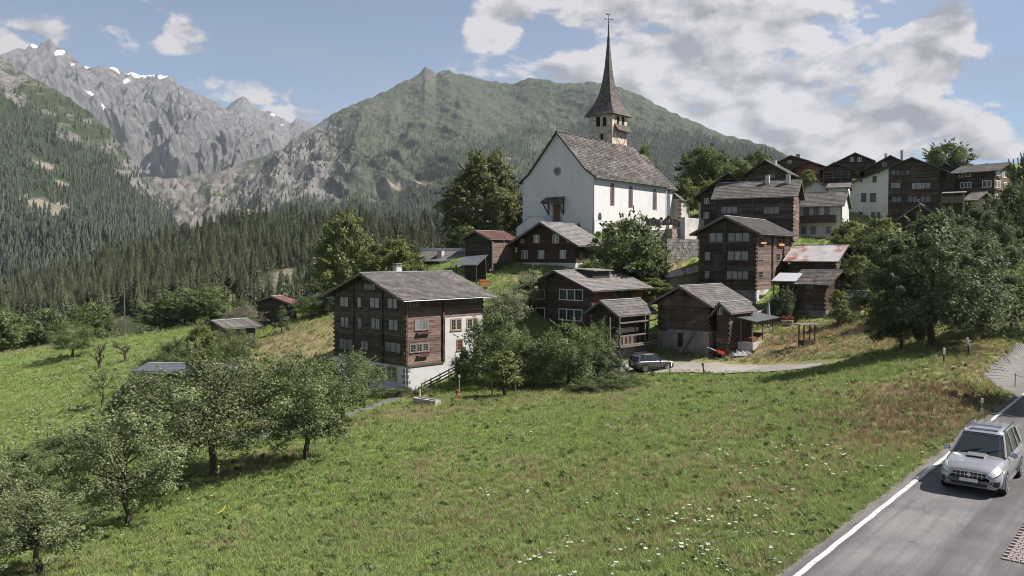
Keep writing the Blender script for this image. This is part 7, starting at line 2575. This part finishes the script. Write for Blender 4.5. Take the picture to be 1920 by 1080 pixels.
# ------------------------------------------------------------------ posts and markers along the road
POST_BLACK = mat('post_black', (.035, .033, .03), (.05, .045, .04), scale=8, rough=.7)
POST_ORANGE = mat('post_orange', (.42, .20, .09), (.34, .15, .07), scale=8, rough=.7)


def marker(px, py, top, label, tilt=0.0, sleeve=.45, m=None, r_=.05):
    g = ground_hit(px, py)
    hgt = P(px, top, g.y).z - P(px, py, g.y).z
    o = empty('marker_post', g, 0, label, 'post'); o.rotation_euler = (0, tilt, 0)
    MB().tube([(0, 0, -.3), (0, 0, hgt)], r_ * .7, 8).build('post', POST_BLACK, o)
    MB().lathe([(r_, hgt * (1 - sleeve)), (r_ * 1.15, hgt * (1 - sleeve) + .03), (r_ * 1.15, hgt), (r_ * .6, hgt + .02)], 10).build('sleeve', m or PAINT_WHITE, o)
    return o


marker(1769.5, 684, 653, 'black and white marker post in the grass, farthest left of four', 0, .38, r_=.065)
marker(1817, 668, 634, 'tilted black and white marker post beside the paved yard', -.12, .36, r_=.07)
marker(1866, 640, 592, 'thin post with an orange top beside the paved yard', 0, .35, POST_ORANGE, r_=.06)
marker(1895.5, 621, 577, 'tallest black and white marker post near the right edge', 0, .45, r_=.085)
marker(1256, 708, 681, 'plain dark post beside the grey parked car', 0, .1, POST_BLACK, r_=.06)
marker(1321, 706, 681, 'leaning dark post with a thicker head by the gravel lane', -.16, .2, POST_BLACK, r_=.09)
g = ground_hit(1841, 779)
o = empty('delineator', g, -.6, 'white road delineator with black band behind the silver car', 'delineator')
hh = P(1841, 749, g.y).z - P(1841, 779, g.y).z
tri = lambda w: [(-w, -w * .6), (w, -w * .6), (w * .5, w), (-w * .5, w)]
MB().prism(tri(.07), lambda u, v, s: (u, v, -.2 if s == 0 else hh)).build('post', PAINT_WHITE, o)
MB().prism(tri(.073), lambda u, v, s: (u, v, hh * .42 if s == 0 else hh * .74)).build('black_band', POST_BLACK, o)
MB().box(-.03, -.052, hh * .6, .03, -.043, hh * .7).build('reflector', PAINT_WHITE, o); MB().box(-.03, -.052, hh * .46, .03, -.043, hh * .52).build('reflector', PAINT_WHITE, o)
g = ground_hit(1903, 728)
o = empty('chain_post', g, 0, 'thin iron post with a chain at the paved yard', 'post')
MB().tube([(0, 0, -.2), (0, 0, .95)], .025, 6).build('post', IRON, o)
MB().tube([(0, 0, .85), (.5, .1, .7), (1.0, .2, .66), (1.6, .3, .74)], .02, 5).build('chain', IRON, o)

# paved yard at the right: single paving stones over the slope
PAVER = mat('paving_stone', (.165, .152, .15), (.125, .115, .113), scale=3, rough=.92, island=.14, bump=.3, bscale=14)
yard_px = [(1845, 704), (1905, 645), (1990, 640), (1990, 770), (1893, 738)]
yard = [ground_hit(*q) for q in yard_px]


def inside(x, y, poly):
    c = False; j = len(poly) - 1
    for i in range(len(poly)):
        if (poly[i].y > y) != (poly[j].y > y) and x < (poly[j].x - poly[i].x) * (y - poly[i].y) / (poly[j].y - poly[i].y) + poly[i].x: c = not c
        j = i
    return c


cells = []
e1 = Vector((.80, .6, 0)); e2 = Vector((-.6, .8, 0))
c0_ = yard[0]
for i in range(-60, 90):
    for j in range(-60, 90):
        q = c0_ + e1 * ((i + .5 * (j % 2)) * .44) + e2 * (j * .24)
        if inside(q.x, q.y, yard): cells.append((q.x, q.y))
cells = np.array(cells)
bm_ = MB()
for i in range(-30, 50):
    for j in range(-30, 50):
        q = c0_ + e1 * (i * .5) + e2 * (j * .5)
        if inside(q.x, q.y, yard):
            k = len(bm_.v)
            for a_, b_ in ((-.5, -.5), (.5, -.5), (.5, .5), (-.5, .5)):
                w_ = q + e1 * (a_ * .5) + e2 * (b_ * .5); bm_.v.append((w_.x, w_.y, h1(w_.x, w_.y) + .028))
            bm_.f.append((k, k + 1, k + 2, k + 3))
cz = H(cells[:, 0], cells[:, 1])
yo = empty('paved_yard', (0, 0, 0)); tag(yo, 'grey paved yard sloping up at the right edge', kind='structure')
order_ = np.argsort(np.hypot(cells[:, 0], cells[:, 1]))
pmb = MB(); pmb.box(-.214, -.115, -.06, .214, .115, .03); pme = pmb.mesh('paving_stone', PAVER)
ang = math.atan2(e1.y, e1.x)
jm = MB(); r = random.Random(5)
for n_, i in enumerate(order_):
    x, y = cells[i]; z = float(cz[i])
    dzx = h1(x + .3, y) - z; dzy = h1(x, y + .3) - z
    if n_ < 300:
        o = link_mesh('paving_stone', pme, None, yo); o.location = (x, y, z + .012 + r.uniform(0, .008))
        nrm_ = Vector((-dzx / .3, -dzy / .3, 1)).normalized()
        o.rotation_euler = (Vector((0, 0, 1)).rotation_difference(nrm_).to_matrix() @ Matrix.Rotation(ang, 3, 'Z')).to_euler()
    else:
        a_, b_ = e1 * .214, e2 * .115
        P4 = [Vector((x, y, 0)) - a_ - b_, Vector((x, y, 0)) + a_ - b_, Vector((x, y, 0)) + a_ + b_, Vector((x, y, 0)) - a_ + b_]
        lo_ = [(q.x, q.y, z + (q.x - x) * dzx / .3 + (q.y - y) * dzy / .3 - .06) for q in P4]; hi_ = [(q[0], q[1], q[2] + .1 + r.uniform(0, .008)) for q in lo_]
        jm.hexa(lo_ + hi_)
if jm.v:
    o = jm.build('paving_stones', PAVER, yo); o['kind'] = 'stuff'
bm_.build('joint_sand', mat('joint_sand', (.15, .14, .13), (.11, .10, .095), scale=3, rough=.95, world=True), yo)
# gutter strip of small setts at the right road edge
so_ = empty('sett_strip', (0, 0, 0)); tag(so_, 'strip of small reddish setts along the right road edge', kind='structure')
SETT = mat('sett', (.25, .205, .19), (.17, .14, .13), scale=3, rough=.9, island=.3, bump=.3, bscale=14)
smb = MB(); smb.hexa([(-.105, -.07, -.05), (.105, -.07, -.05), (.105, .07, -.05), (-.105, .07, -.05), (-.095, -.06, .02), (.095, -.06, .02), (.095, .06, .02), (-.095, .06, .02)]); sme_ = smb.mesh('sett', SETT)
for i in range(34):
    for j in range(8):
        q = along_road(4.2 + i * .155, -3.90 - j * .225 - (.11 if i % 2 else 0))
        o = link_mesh('sett', sme_, None, so_); o.location = (q.x, q.y, ROAD_Z + .01 + .004 * ((i * 7 + j * 3) % 3)); o.rotation_euler = (0, 0, math.atan2(RN.y, RN.x))
mb = MB(); q0, q1, q2, q3 = along_road(4.0, -3.76), along_road(9.8, -3.76), along_road(9.8, -9), along_road(4.0, -9)
mb.add([(q.x, q.y, ROAD_Z - .02) for q in (q0, q1, q2, q3)], [(0, 1, 2, 3)]); mb.build('sett_bed', SHOULDER, so_)
VV = []
for t_ in np.linspace(-18, 4.2, 30):
    for off in (-3.7, -9.5):
        q = along_road(t_, off); VV.append((q.x, q.y, ROAD_Z - .008))
for t_ in np.linspace(9.9, 60, 40):
    for off in (-3.7, -9.5):
        q = along_road(t_, off); VV.append((q.x, q.y, ROAD_Z - .008))
tag(link_mesh('pavement', np_mesh('pavement', VV, grid_faces(70, 2), ASPHALT)), 'asphalt forecourt right of the road', kind='structure')

# ------------------------------------------------------------------ things around the big house
g = ground_hit(800, 760)
o = empty('trough', g, math.radians(-38), 'long concrete water trough on the bank before the big house', 'trough')
MB().box(-1.35, -.35, -.5, 1.35, -.22, .55).build('trough_wall', CONCRETE, o); MB().box(-1.35, .22, -.5, 1.35, .35, .55).build('trough_wall', CONCRETE, o)
MB().box(-1.35, -.22, -.5, -1.2, .22, .55).build('trough_end', CONCRETE, o); MB().box(1.2, -.22, -.5, 1.35, .22, .55).build('trough_end', CONCRETE, o)
MB().box(-.1, -.22, -.5, .05, .22, .52).build('divider', CONCRETE, o)
wt = MB().box(-1.2, -.22, .2, 1.2, .22, .38).build('water', mat('trough_water', (.03, .04, .04), (.05, .06, .05), scale=3, rough=.05, spec=.7), o)
MB().box(-1.32, .36, -.3, -1.2, .48, 1.2).build('standpipe', CONCRETE, o); MB().tube([(-1.26, .38, 1.05), (-1.26, -.05, 1.0), (-1.26, -.08, .9)], .025, 6).build('spout', IRON, o)
g = ground_hit(857.5, 746)
HYD = mat('hydrant_red', (.42, .06, .045), (.32, .045, .035), scale=6, rough=.5)
o = empty('hydrant', g, .3, 'red fire hydrant in the grass before the big house', 'hydrant')
MB().lathe([(.12, -.1), (.12, .06), (.085, .08), (.085, .55), (.11, .58), (.11, .68), (.06, .76), (.0, .78)], 12).build('barrel', HYD, o, True)
MB().lathe([(.055, -.2), (.055, .2)], 8, (0, 0, .5), 'x').build('outlet', HYD, o); MB().box(-.03, -.03, .78, .03, .03, .84).build('nut', HYD, o)
g = ground_hit(861, 740)
o = empty('sign_pole', g, .2, 'slim grey pole with a small plate beside the red hydrant', 'sign')
MB().tube([(0, 0, -.2), (0, 0, 1.9)], .03, 8).build('pole', METAL_PALE, o); MB().box(-.12, -.03, 1.6, .12, -.035, 1.85).build('plate', METAL_PALE, o)
a_ = ground_at(790, 78.0); b_ = ground_at(858, 80.5); b_.z += .9
o = empty('wooden_fence', a_, 0, 'wooden rail fence climbing beside the steps of the big house', 'fence')
d = b_ - a_
for k_ in (.35, .65, .95):
    MB().bar((0, 0, k_), (d.x, d.y, d.z + k_), .05, .12).build('rail', WOOD_GREY, o)
for f in (0, .25, .5, .75, 1):
    MB().box(d.x * f - .05, d.y * f - .05, d.z * f - .6, d.x * f + .05, d.y * f + .05, d.z * f + 1.1).build('post', WOOD_GREY, o)
g = ground_at(945, 71)
for i, (dx, dy) in enumerate(((-1.1, -.6), (1.0, -.7), (1.1, .8), (-1.0, .7))):
    p_ = (g.x + dx, g.y + dy)
    o = link_mesh('stake', MB().tube([(0, 0, -.3), (0, 0, 2.1)], .04, 6).mesh('stake', WOOD_GREY)); o.location = (p_[0], p_[1], h1(*p_)); o.rotation_euler = (.03 * i, -.02 * i, 0)
    tag(o, 'wooden stake standing around the young pale tree', 'stake', 'stakes round the young tree')
a_ = ground_at(925, 92.5); b_ = ground_at(1003, 94)
o = empty('pasture_fence', a_, 0, 'grey pole fence on the bank right of the big house', 'fence')
d = b_ - a_
for k_ in (.45, .9):
    MB().bar((0, 0, k_), (d.x, d.y, d.z + k_), .06, .14).build('rail', WOOD_GREY, o)
for f in (0, .33, .66, 1):
    MB().box(d.x * f - .06, d.y * f - .06, d.z * f - .5, d.x * f + .06, d.y * f + .06, d.z * f + 1.1).build('post', WOOD_GREY, o)
g = P(908, 537, 103)
o = empty('flower_tub', (g.x, g.y, g.z), .3, 'orange wooden box under the canopy near the red roofed barn', 'box')
MB().hexa([(-.55, -.3, 0), (.55, -.3, 0), (.55, .3, 0), (-.55, .3, 0), (-.65, -.36, .75), (.65, -.36, .75), (.65, .36, .75), (-.65, .36, .75)]).build('box', OBX, o)
MB().box(-.68, -.39, .75, .68, .39, .85).build('rim', OBX, o)

# wooden frame shelter in the mown grass
g = ground_hit(1513, 648)
o = empty('timber_frame', g, math.radians(12), 'small open timber frame with a flat board roof standing in the mown grass', 'shelter')
for x, y in ((-.62, -.4), (.62, -.4), (-.62, .5), (.62, .5)):
    MB().box(x - .05, y - .05, -.3, x + .05, y + .05, 2.15).build('post', WOOD_BROWN, o)
MB().box(-1.25, -.75, 2.15, 1.25, .9, 2.24).build('roof', WOOD_GREY, o)
MB().box(-.67, -.46, .05, .1, .56, .5).build('crate', WOOD_DARK, o); MB().box(-.7, -.44, .55, .7, -.40, .66).build('rail', WOOD_BROWN, o); MB().box(.2, -.46, .1, .7, .5, .2).build('board', WOOD_BROWN, o)

# motor mower leaning on the bank
g = ground_hit(1345, 672)
o = empty('motor_mower', g, math.radians(10), 'red two-wheeled motor mower standing by the gravel lane', 'mower')
RED = mat('mower_red', (.62, .045, .035), (.5, .04, .03), scale=5, rough=.4)
MB().hexa([(-.1, -.25, .62), (.75, -.2, .40), (.75, .2, .40), (-.1, .25, .62), (-.1, -.25, .95), (.68, -.18, .72), (.68, .18, .72), (-.1, .25, .95)]).build('engine_hood', RED, o)
MB().box(-.15, -.2, .35, .35, .2, .62).build('gearbox', TRIM, o)
for s in (-1, 1):
    w_ = MB().lathe([(.18, -.09), (.33, -.08), (.34, 0), (.33, .08), (.18, .09)], 16, (.05, s * .42, .33), 'y').build('wheel', TYRE, o, True)
    MB().tube([(-.1, s * .12, .75), (-.7, s * .3, 1.05), (-1.05, s * .32, 1.15)], .025, 6).build('handlebar', PAINT_WHITE, o)
MB().bar((.55, -.75, .12), (.55, .75, .12), .12, .08).build('cutter_bar', IRON, o); MB().bar((.35, 0, .4), (.55, 0, .14), .1).build('cutter_mount', IRON, o)
g = ground_hit(1392, 668)
r = random.Random(4)
TARP = mat('tarp_pale', (.26, .27, .28), (.17, .18, .20), scale=3, rough=.6)
nx_, ny_ = 16, 8
VV = []
for j in range(ny_):
    for i in range(nx_):
        fx, fy = i / (nx_ - 1) - .5, j / (ny_ - 1) - .5
        e = max(0, 1 - (2 * abs(fx)) ** 4) * max(0, 1 - (2 * abs(fy)) ** 4)
        VV.append((fx * 2.4, fy * .9, e * (.32 + .22 * math.sin(i * 1.9 + j) * math.cos(j * 1.3)) - .03))
o = link_mesh('tarpaulin', np_mesh('tarpaulin', VV, grid_faces(ny_, nx_), TARP)); o.location = (g.x, g.y, g.z + .05); o.rotation_euler = (0, 0, .15)
tag(o, 'crumpled pale tarpaulin on the ground before the open shed', 'tarpaulin')

# garden: folded parasol, table, flower tubs
g = ground_at(1441, 92.5)
o = empty('parasol', g, 0, 'folded white parasol standing in the garden below the tall house', 'parasol')
MB().tube([(0, 0, 0), (0, 0, 2.9)], .025, 6).build('pole', WOOD_GREY, o)
m = MB(); n_ = 14
k0 = 0
for z, q in ((.9, .20), (1.5, .19), (2.2, .14), (2.7, .06), (2.85, .02)):
    for i in range(n_):
        t_ = 2 * math.pi * i / n_; qq = q * (1 if i % 2 else .62)
        m.v.append((qq * math.cos(t_), qq * math.sin(t_), z + (.06 if i % 2 else 0)))
for j in range(4):
    for i in range(n_): m.f.append((j * n_ + i, j * n_ + (i + 1) % n_, (j + 1) * n_ + (i + 1) % n_, (j + 1) * n_ + i))
m.build('canopy', PAINT_WHITE, o); MB().lathe([(.32, 0), (.32, .1), (.06, .14), (.06, .3)], 12).build('base', CONCRETE, o)
for i, (px, Y) in enumerate(((1470, 92.2), (1482, 92.0))):
    g = ground_at(px, Y)
    o = empty('flower_tub', g, i, ['pink flowering tub beside the small granary, left one', 'pink flowering tub beside the small granary, right one'][i], 'flower tub')
    MB().lathe([(.26, 0), (.34, .5), (.37, .52), (.37, .58), (.30, .58)], 12).build('tub', STONE_WARM, o)
    mb = MB(); r = random.Random(i)
    for q in range(160):
        d_ = Vector((r.gauss(0, 1), r.gauss(0, 1), abs(r.gauss(0, 1)))).normalized() * r.uniform(.25, .5); c_ = Vector((0, 0, .75)) + d_
        k = len(mb.v); s_ = .05
        mb.v += [tuple(c_ + Vector((r.uniform(-1, 1), r.uniform(-1, 1), r.uniform(-1, 1))) * s_) for _ in range(4)]; mb.f += [(k, k + 1, k + 2), (k, k + 2, k + 3)]
    mb.build('flowers', FLOWER_PINK if 'FLOWER_ROSE' not in MATS else MATS['FLOWER_ROSE'], o)
    mb = MB()
    for q in range(120):
        d_ = Vector((r.gauss(0, 1), r.gauss(0, 1), r.gauss(0, .6))).normalized() * r.uniform(.1, .42); c_ = Vector((0, 0, .7)) + d_
        k = len(mb.v); mb.v += [tuple(c_ + Vector((r.uniform(-1, 1), r.uniform(-1, 1), r.uniform(-1, 1))) * .06) for _ in range(3)]; mb.f.append((k, k + 1, k + 2))
    mb.build('leaves', LEAF_BOX, o)
g = ground_at(1430, 95.5)
o = empty('garden_steps_wall', g, math.radians(35), 'sloping concrete wall of the garden steps beside the tall house', 'wall')
MB().prism([(-2.2, -1), (2.2, -1), (2.2, 1.3), (-2.2, .2)], lambda u, v, s: (u, .15 if s else -.1, v)).build('wall_body', CONCRETE, o)
MB().bar((-2.2, .02, .24), (2.2, .02, 1.34), .3, .07).build('coping', CONCRETE, o)

# things at the left
g = ground_hit(93, 893)
o = empty('bench', g, math.radians(10), 'old wooden bench at the edge of the meadow behind the apple trees', 'bench')
MB().box(-.8, -.22, .42, .8, .22, .48).build('seat', WOOD_GREY, o)
for z in (.6, .78): MB().box(-.8, .22, z, .8, .26, z + .13).build('backrest_board', WOOD_GREY, o)
for x in (-.65, .65):
    MB().box(x - .05, -.2, -.1, x + .05, -.12, .42).build('leg', WOOD_GREY, o); MB().box(x - .05, .18, -.1, x + .05, .26, .92).build('leg', WOOD_GREY, o)
g = ground_hit(88, 850)
o = link_mesh('fence_stake', MB().tube([(0, 0, -.3), (.12, 0, 1.6)], [.07, .05], 7).mesh('fence_stake', WOOD_GREY)); o.location = g
tag(o, 'grey wooden stake at the lower edge of the left field', 'stake')
HOSE = mat('hose_yellow', (.55, .52, .06), (.45, .42, .05), scale=4, rough=.5)
pts = []
for px, py in ((400, 973), (408, 971), (416, 966), (421, 960), (423, 954)):
    q = ground_hit(px, py); pts.append((q.x, q.y, q.z + .18))
tag(MB().tube(pts, .014, 6).build('garden_hose', HOSE), 'short piece of yellow hose lying in the meadow', 'hose')
# posts and wire by the orchard barn
for i, px in enumerate((393, 401)):
    g = ground_hit(px, 657)
    o = link_mesh('fence_post', MB().tube([(0, 0, -.3), (.05 - .25 * i, 0, 1.9)], .06, 6).mesh('fence_post', WOOD_GREY)); o.location = g
    tag(o, ['upright grey post below the small orchard barn', 'leaning grey post below the small orchard barn'][i], 'post')
for i, px in enumerate((232, 386)):
    pass
g = ground_at(234, 128)
o = empty('utility_pole', g, 0, 'thin grey utility pole standing at the back of the left field', 'pole')
MB().tube([(0, 0, -.5), (0, 0, 9.5)], [.07, .05], 8).build('pole', WOOD_GREY, o); MB().bar((-.4, 0, 9.2), (.4, 0, 9.2), .08).build('crossarm', WOOD_GREY, o)
# tree just outside the right edge, its shade falls on road and yard
tree('leafy', 2085, 44, 7.5, 7.0, 'leafy roadside tree beyond the right edge of the picture', 'tree')

# ------------------------------------------------------------------ meadow plants (uncountable) and the hazy air
def grassmat(name, g1, g2, s1, s2, bias=0.0):
    m = bpy.data.materials.new(name)
    m.use_nodes = True
    t = m.node_tree; t.nodes.clear()
    out = N(t, 'ShaderNodeOutputMaterial')
    g = N(t, 'ShaderNodeNewGeometry')
    rnd = g.outputs['Random Per Island']; oi = N(t, 'ShaderNodeObjectInfo').outputs['Random']
    col = mixc(t, rnd, g1, g2)
    straw = mixc(t, rnd, s1, s2)
    df = dry_factor(t, g.outputs['Position'])
    sel = maprange(t, math_node(t, 'ADD', math_node(t, 'SUBTRACT', df, oi), bias), -.25, .25, 0, 1)
    col = mixc(t, sel, col, straw)
    k = maprange(t, oi, 0, 1, .78, 1.22, 'LINEAR')
    s = N(t, 'ShaderNodeVectorMath', operation='SCALE')
    t.links.new(col, s.inputs[0]); t.links.new(k, s.inputs[3])
    d = N(t, 'ShaderNodeBsdfDiffuse'); tr = N(t, 'ShaderNodeBsdfTranslucent'); mx = N(t, 'ShaderNodeMixShader')
    mx.inputs[0].default_value = .35
    t.links.new(s.outputs[0], d.inputs[0]); t.links.new(s.outputs[0], tr.inputs[0])
    t.links.new(d.outputs[0], mx.inputs[1]); t.links.new(tr.outputs[0], mx.inputs[2])
    t.links.new(mx.outputs[0], out.inputs[0])
    return m


GRASS = grassmat('grass_blades', (.168, .235, .068), (.27, .335, .122), (.25, .21, .115), (.38, .32, .19))
GRASS_DRY = grassmat('dry_blades', (.19, .165, .08), (.25, .21, .11), (.25, .195, .105), (.40, .325, .20), .6)
WEED = leafmat('weed_leaf', (.105, .160, .050), (.17, .23, .080), .3, .2, trans=.4)
UMBEL = mat('umbel_white', (.50, .51, .44), (.36, .38, .30), scale=6, rough=.9, objrand=.2)
STEM = mat('flower_stem', (.09, .12, .04), (.07, .10, .03), scale=5, rough=.9)


def clump(seed, n, hgt, wid, spread, m):
    r = random.Random(seed); mb = MB()
    for i in range(n):
        a = r.uniform(0, 6.28); q = spread * r.random() ** .5
        b = Vector((q * math.cos(a), q * math.sin(a), -.03))
        d = r.uniform(0, 6.28); ln = hgt * r.uniform(.5, 1.15); bend = r.uniform(.15, .7) * ln
        s = Vector((-math.sin(d), math.cos(d), 0)) * wid * r.uniform(.7, 1.3)
        dv = Vector((math.cos(d), math.sin(d), 0))
        md = b + dv * bend * .3 + Vector((0, 0, ln * .6)); tp = b + dv * bend + Vector((0, 0, ln * .95))
        k = len(mb.v)
        mb.v += [tuple(b - s), tuple(b + s), tuple(md + s * .8), tuple(md - s * .8), tuple(tp)]
        mb.f += [(k, k + 1, k + 2, k + 3), (k + 3, k + 2, k + 4)]
    return mb.mesh('grass_clump', m)


def weed(seed):
    r = random.Random(seed); rng = np.random.default_rng(seed)
    V, F = leaves(np.array([[0, 0, .12], [.1, .05, .2], [-.1, .05, .16]]), np.array([.2, .16, .18]), 22, .075, rng, up=.8, flat=.7)
    return np_mesh('weed', V, F, WEED)


def umbel(seed):
    r = random.Random(seed); mb = MB()
    nst = 0
    heads = []
    for i in range(2):
        x, y = r.uniform(-.2, .2), r.uniform(-.14, .14); z = r.uniform(.22, .5)
        mb.tube([(x * .3, y * .3, 0), (x, y, z)], .006, 3, False); heads.append((x, y, z))
    nst = len(mb.f)
    for x, y, z in heads:
        R_ = r.uniform(.028, .06)
        for i in range(9):
            a = 2 * math.pi * i / 9; q = R_ * (1 if i else 0)
            cx, cy = x + q * math.cos(a) * .8, y + q * math.sin(a) * .8; s = R_ * .42; cz_ = z + r.uniform(-.01, .012)
            k = len(mb.v); mb.v += [(cx - s, cy - s, cz_), (cx + s, cy - s, cz_ + r.uniform(-.01, .01)), (cx + s, cy + s, cz_), (cx - s, cy + s, cz_ + r.uniform(-.01, .01))]; mb.f.append((k, k + 1, k + 2, k + 3))
    me = mb.mesh('umbel'); me.materials.append(STEM); me.materials.append(UMBEL)
    mi = np.ones(len(me.polygons), dtype=np.int32); mi[:nst] = 0
    me.polygons.foreach_set('material_index', mi)
    return me


PLANTS = [clump(1, 22, .30, .011, .17, GRASS), clump(2, 18, .36, .012, .2, GRASS), clump(3, 24, .24, .012, .2, GRASS),
          clump(4, 20, .30, .009, .18, GRASS_DRY), clump(5, 16, .38, .009, .2, GRASS_DRY), weed(6), weed(7), umbel(8), umbel(9), clump(10, 18, .42, .014, .2, leafmat('brown_weeds', (.165, .122, .072), (.25, .19, .12), .3, .2, trans=.3))]


def road_dist(x, y):
    n = (x - R0.x) * RN.x + (y - R0.y) * RN.y
    return n


_lane = np.array([(p.x, p.y) for p in lane_pts]); _path = np.array([(p.x, p.y) for p in path_pts])


def seg_dist(x, y, line):
    d = np.full(len(x), 1e9)
    for a, b in zip(line, line[1:]):
        v = b - a; l2 = (v ** 2).sum()
        t = np.clip(((x - a[0]) * v[0] + (y - a[1]) * v[1]) / l2, 0, 1)
        d = np.minimum(d, np.hypot(x - a[0] - t * v[0], y - a[1] - t * v[1]))
    return d


def in_houses(x, y):
    m = np.zeros(len(x), bool)
    for o in bpy.data.objects:
        if o.type == 'EMPTY' and o.get('category') in ('house', 'barn', 'hut', 'shed', 'church') and o.name in FOOT:
            L, R = FOOT[o.name]
            c, s = math.cos(o.rotation_euler.z), math.sin(o.rotation_euler.z)
            dx, dy = x - o.location.x, y - o.location.y
            lx, ly = dx * c + dy * s, -dx * s + dy * c
            m |= (lx > -.1) & (lx < R) & (ly > -.1) & (ly < L)
    return m


def sample(n, Y0, Y1, power):
    """places on the visible ground, denser near the camera"""
    q = RNG.random(n)
    Y = (Y0 ** (1 - power) + q * (Y1 ** (1 - power) - Y0 ** (1 - power))) ** (1 / (1 - power))
    u = RNG.uniform(-.70, .70, n)
    x = u * Y
    nn = road_dist(x, Y)
    ok = (nn > .50) | (nn < -10)
    ok &= seg_dist(x, Y, _lane) > 2.25
    ok &= seg_dist(x, Y, _path) > .95
    ok &= ~in_houses(x, Y)
    poly = yard
    ins = np.array([inside(a, b, poly) if a > 20 else False for a, b in zip(x, Y)])
    ok &= ~ins
    x, Y = x[ok], Y[ok]
    return x, Y, H(x, Y)


def dry_at(x, y):
    d = np.zeros(len(x))
    for c, r_, a in DRYC:
        d = np.maximum(d, a * np.exp(-((x - c.x) ** 2 + (y - c.y) ** 2) / r_ ** 2))
    return d


DRYC = [(ground_hit(px, py), r_, a) for px, py, r_, a in DRY]
x, y, z = sample(110000, 18, 90, 1.25)
dv = dry_at(x, y) + .25 * fbm(x * .5, y * .5, 3)
rn = RNG.random(len(x))
idx = RNG.integers(0, 3, len(x))
idx = np.where(dv > rn * .9 + .12, RNG.integers(3, 5, len(x)), idx)
wm = fbm(x * .35 + 7, y * .35, 3)
idx = np.where((rn > .965) & (wm > -.1), RNG.integers(5, 7, len(x)), idx)
bank = np.zeros(len(x))
for px_, py_, r_ in ((1740, 762, 4.2), (1690, 800, 3.2), (1790, 742, 3.0)):
    c_ = ground_hit(px_, py_); bank = np.maximum(bank, np.exp(-((x - c_.x) ** 2 + (y - c_.y) ** 2) / r_ ** 2))
idx = np.where(bank * .6 > rn + .1 * fbm(x, y, 2), 9, idx)
scl = RNG.uniform(.55, 1.1, len(x)) * np.interp(y, [18, 40, 90], [.62, .85, 1.35]) * (1 + .35 * fbm(x * .3, y * .3 + 4, 2))
rot = np.stack([RNG.normal(0, .12, len(x)), RNG.normal(0, .12, len(x)), RNG.uniform(0, 6.28, len(x))], -1)
scatter('meadow_grass', np.stack([x, y, z], -1), scl, rot, idx, PLANTS, 'thick meadow grass with dry tufts and weeds')
x, y, z = sample(26000, 85, 165, 1.02)
dv = dry_at(x, y)
rn = RNG.random(len(x))
idx = np.where(dv > rn * .9 + .1, RNG.integers(3, 5, len(x)), RNG.integers(0, 3, len(x)))
scl = RNG.uniform(1.0, 1.9, len(x))
scatter('far_grass', np.stack([x, y, z], -1), scl, RNG.uniform(0, 6.28, len(x)), idx, PLANTS, 'grass on the village slopes and the left field')
# white umbels
x, y, z = sample(34000, 18, 150, 1.15)
fm = fbm(x * .16 + 3, y * .16 + 9, 3) + .5 * fbm(x * .6, y * .6, 2)
rn = RNG.random(len(x))
edge = np.exp(-((road_dist(x, y) - 4) / 3.5) ** 2) * .35
left = np.where((x < -18) & (y > 60), .35, 0)
keep = (fm * .30 + edge * .55 + left > .08 + 1.1 * rn) & (dry_at(x, y) < .45)
x, y, z = x[keep], y[keep], z[keep]
scatter('white_flowers', np.stack([x, y, z], -1), RNG.uniform(.6, 1.15, len(x)) * np.interp(y, [18, 60, 150], [.8, 1.1, 2.0]), RNG.uniform(0, 6.28, len(x)), RNG.integers(7, 9, len(x)), PLANTS, 'white umbel flowers scattered through the meadow')

# ------------------------------------------------------------------ haze: one closed box of thin air round everything
HAZE = 3.2e-5
if HAZE:
    bpy.context.view_layer.update()
    lo = np.array([1e9] * 3); hi = -lo
    for o in C.objects:
        if o.type == 'MESH':
            M_ = np.array(o.matrix_world)
            bb = np.c_[np.array(o.bound_box), np.ones(8)] @ M_.T
            lo = np.minimum(lo, bb[:, :3].min(0)); hi = np.maximum(hi, bb[:, :3].max(0))
    lo[1] = min(lo[1], -60)
    hz = MB().box(lo[0] - 5, lo[1] - 5, lo[2] - 1, hi[0] + 5, hi[1] + 5, hi[2] + 20)
    hm = bpy.data.materials.new('thin_haze')
    hm.use_nodes = True
    t = hm.node_tree; t.nodes.clear()
    out = N(t, 'ShaderNodeOutputMaterial'); pv = N(t, 'ShaderNodeVolumePrincipled')
    pv.inputs['Color'].default_value = (.82, .90, 1, 1)
    pv.inputs['Density'].default_value = HAZE
    pv.inputs['Anisotropy'].default_value = .2
    t.links.new(pv.outputs[0], out.inputs['Volume'])
    tag(hz.build('haze', hm), 'thin pale haze filling the valley air', kind='stuff')
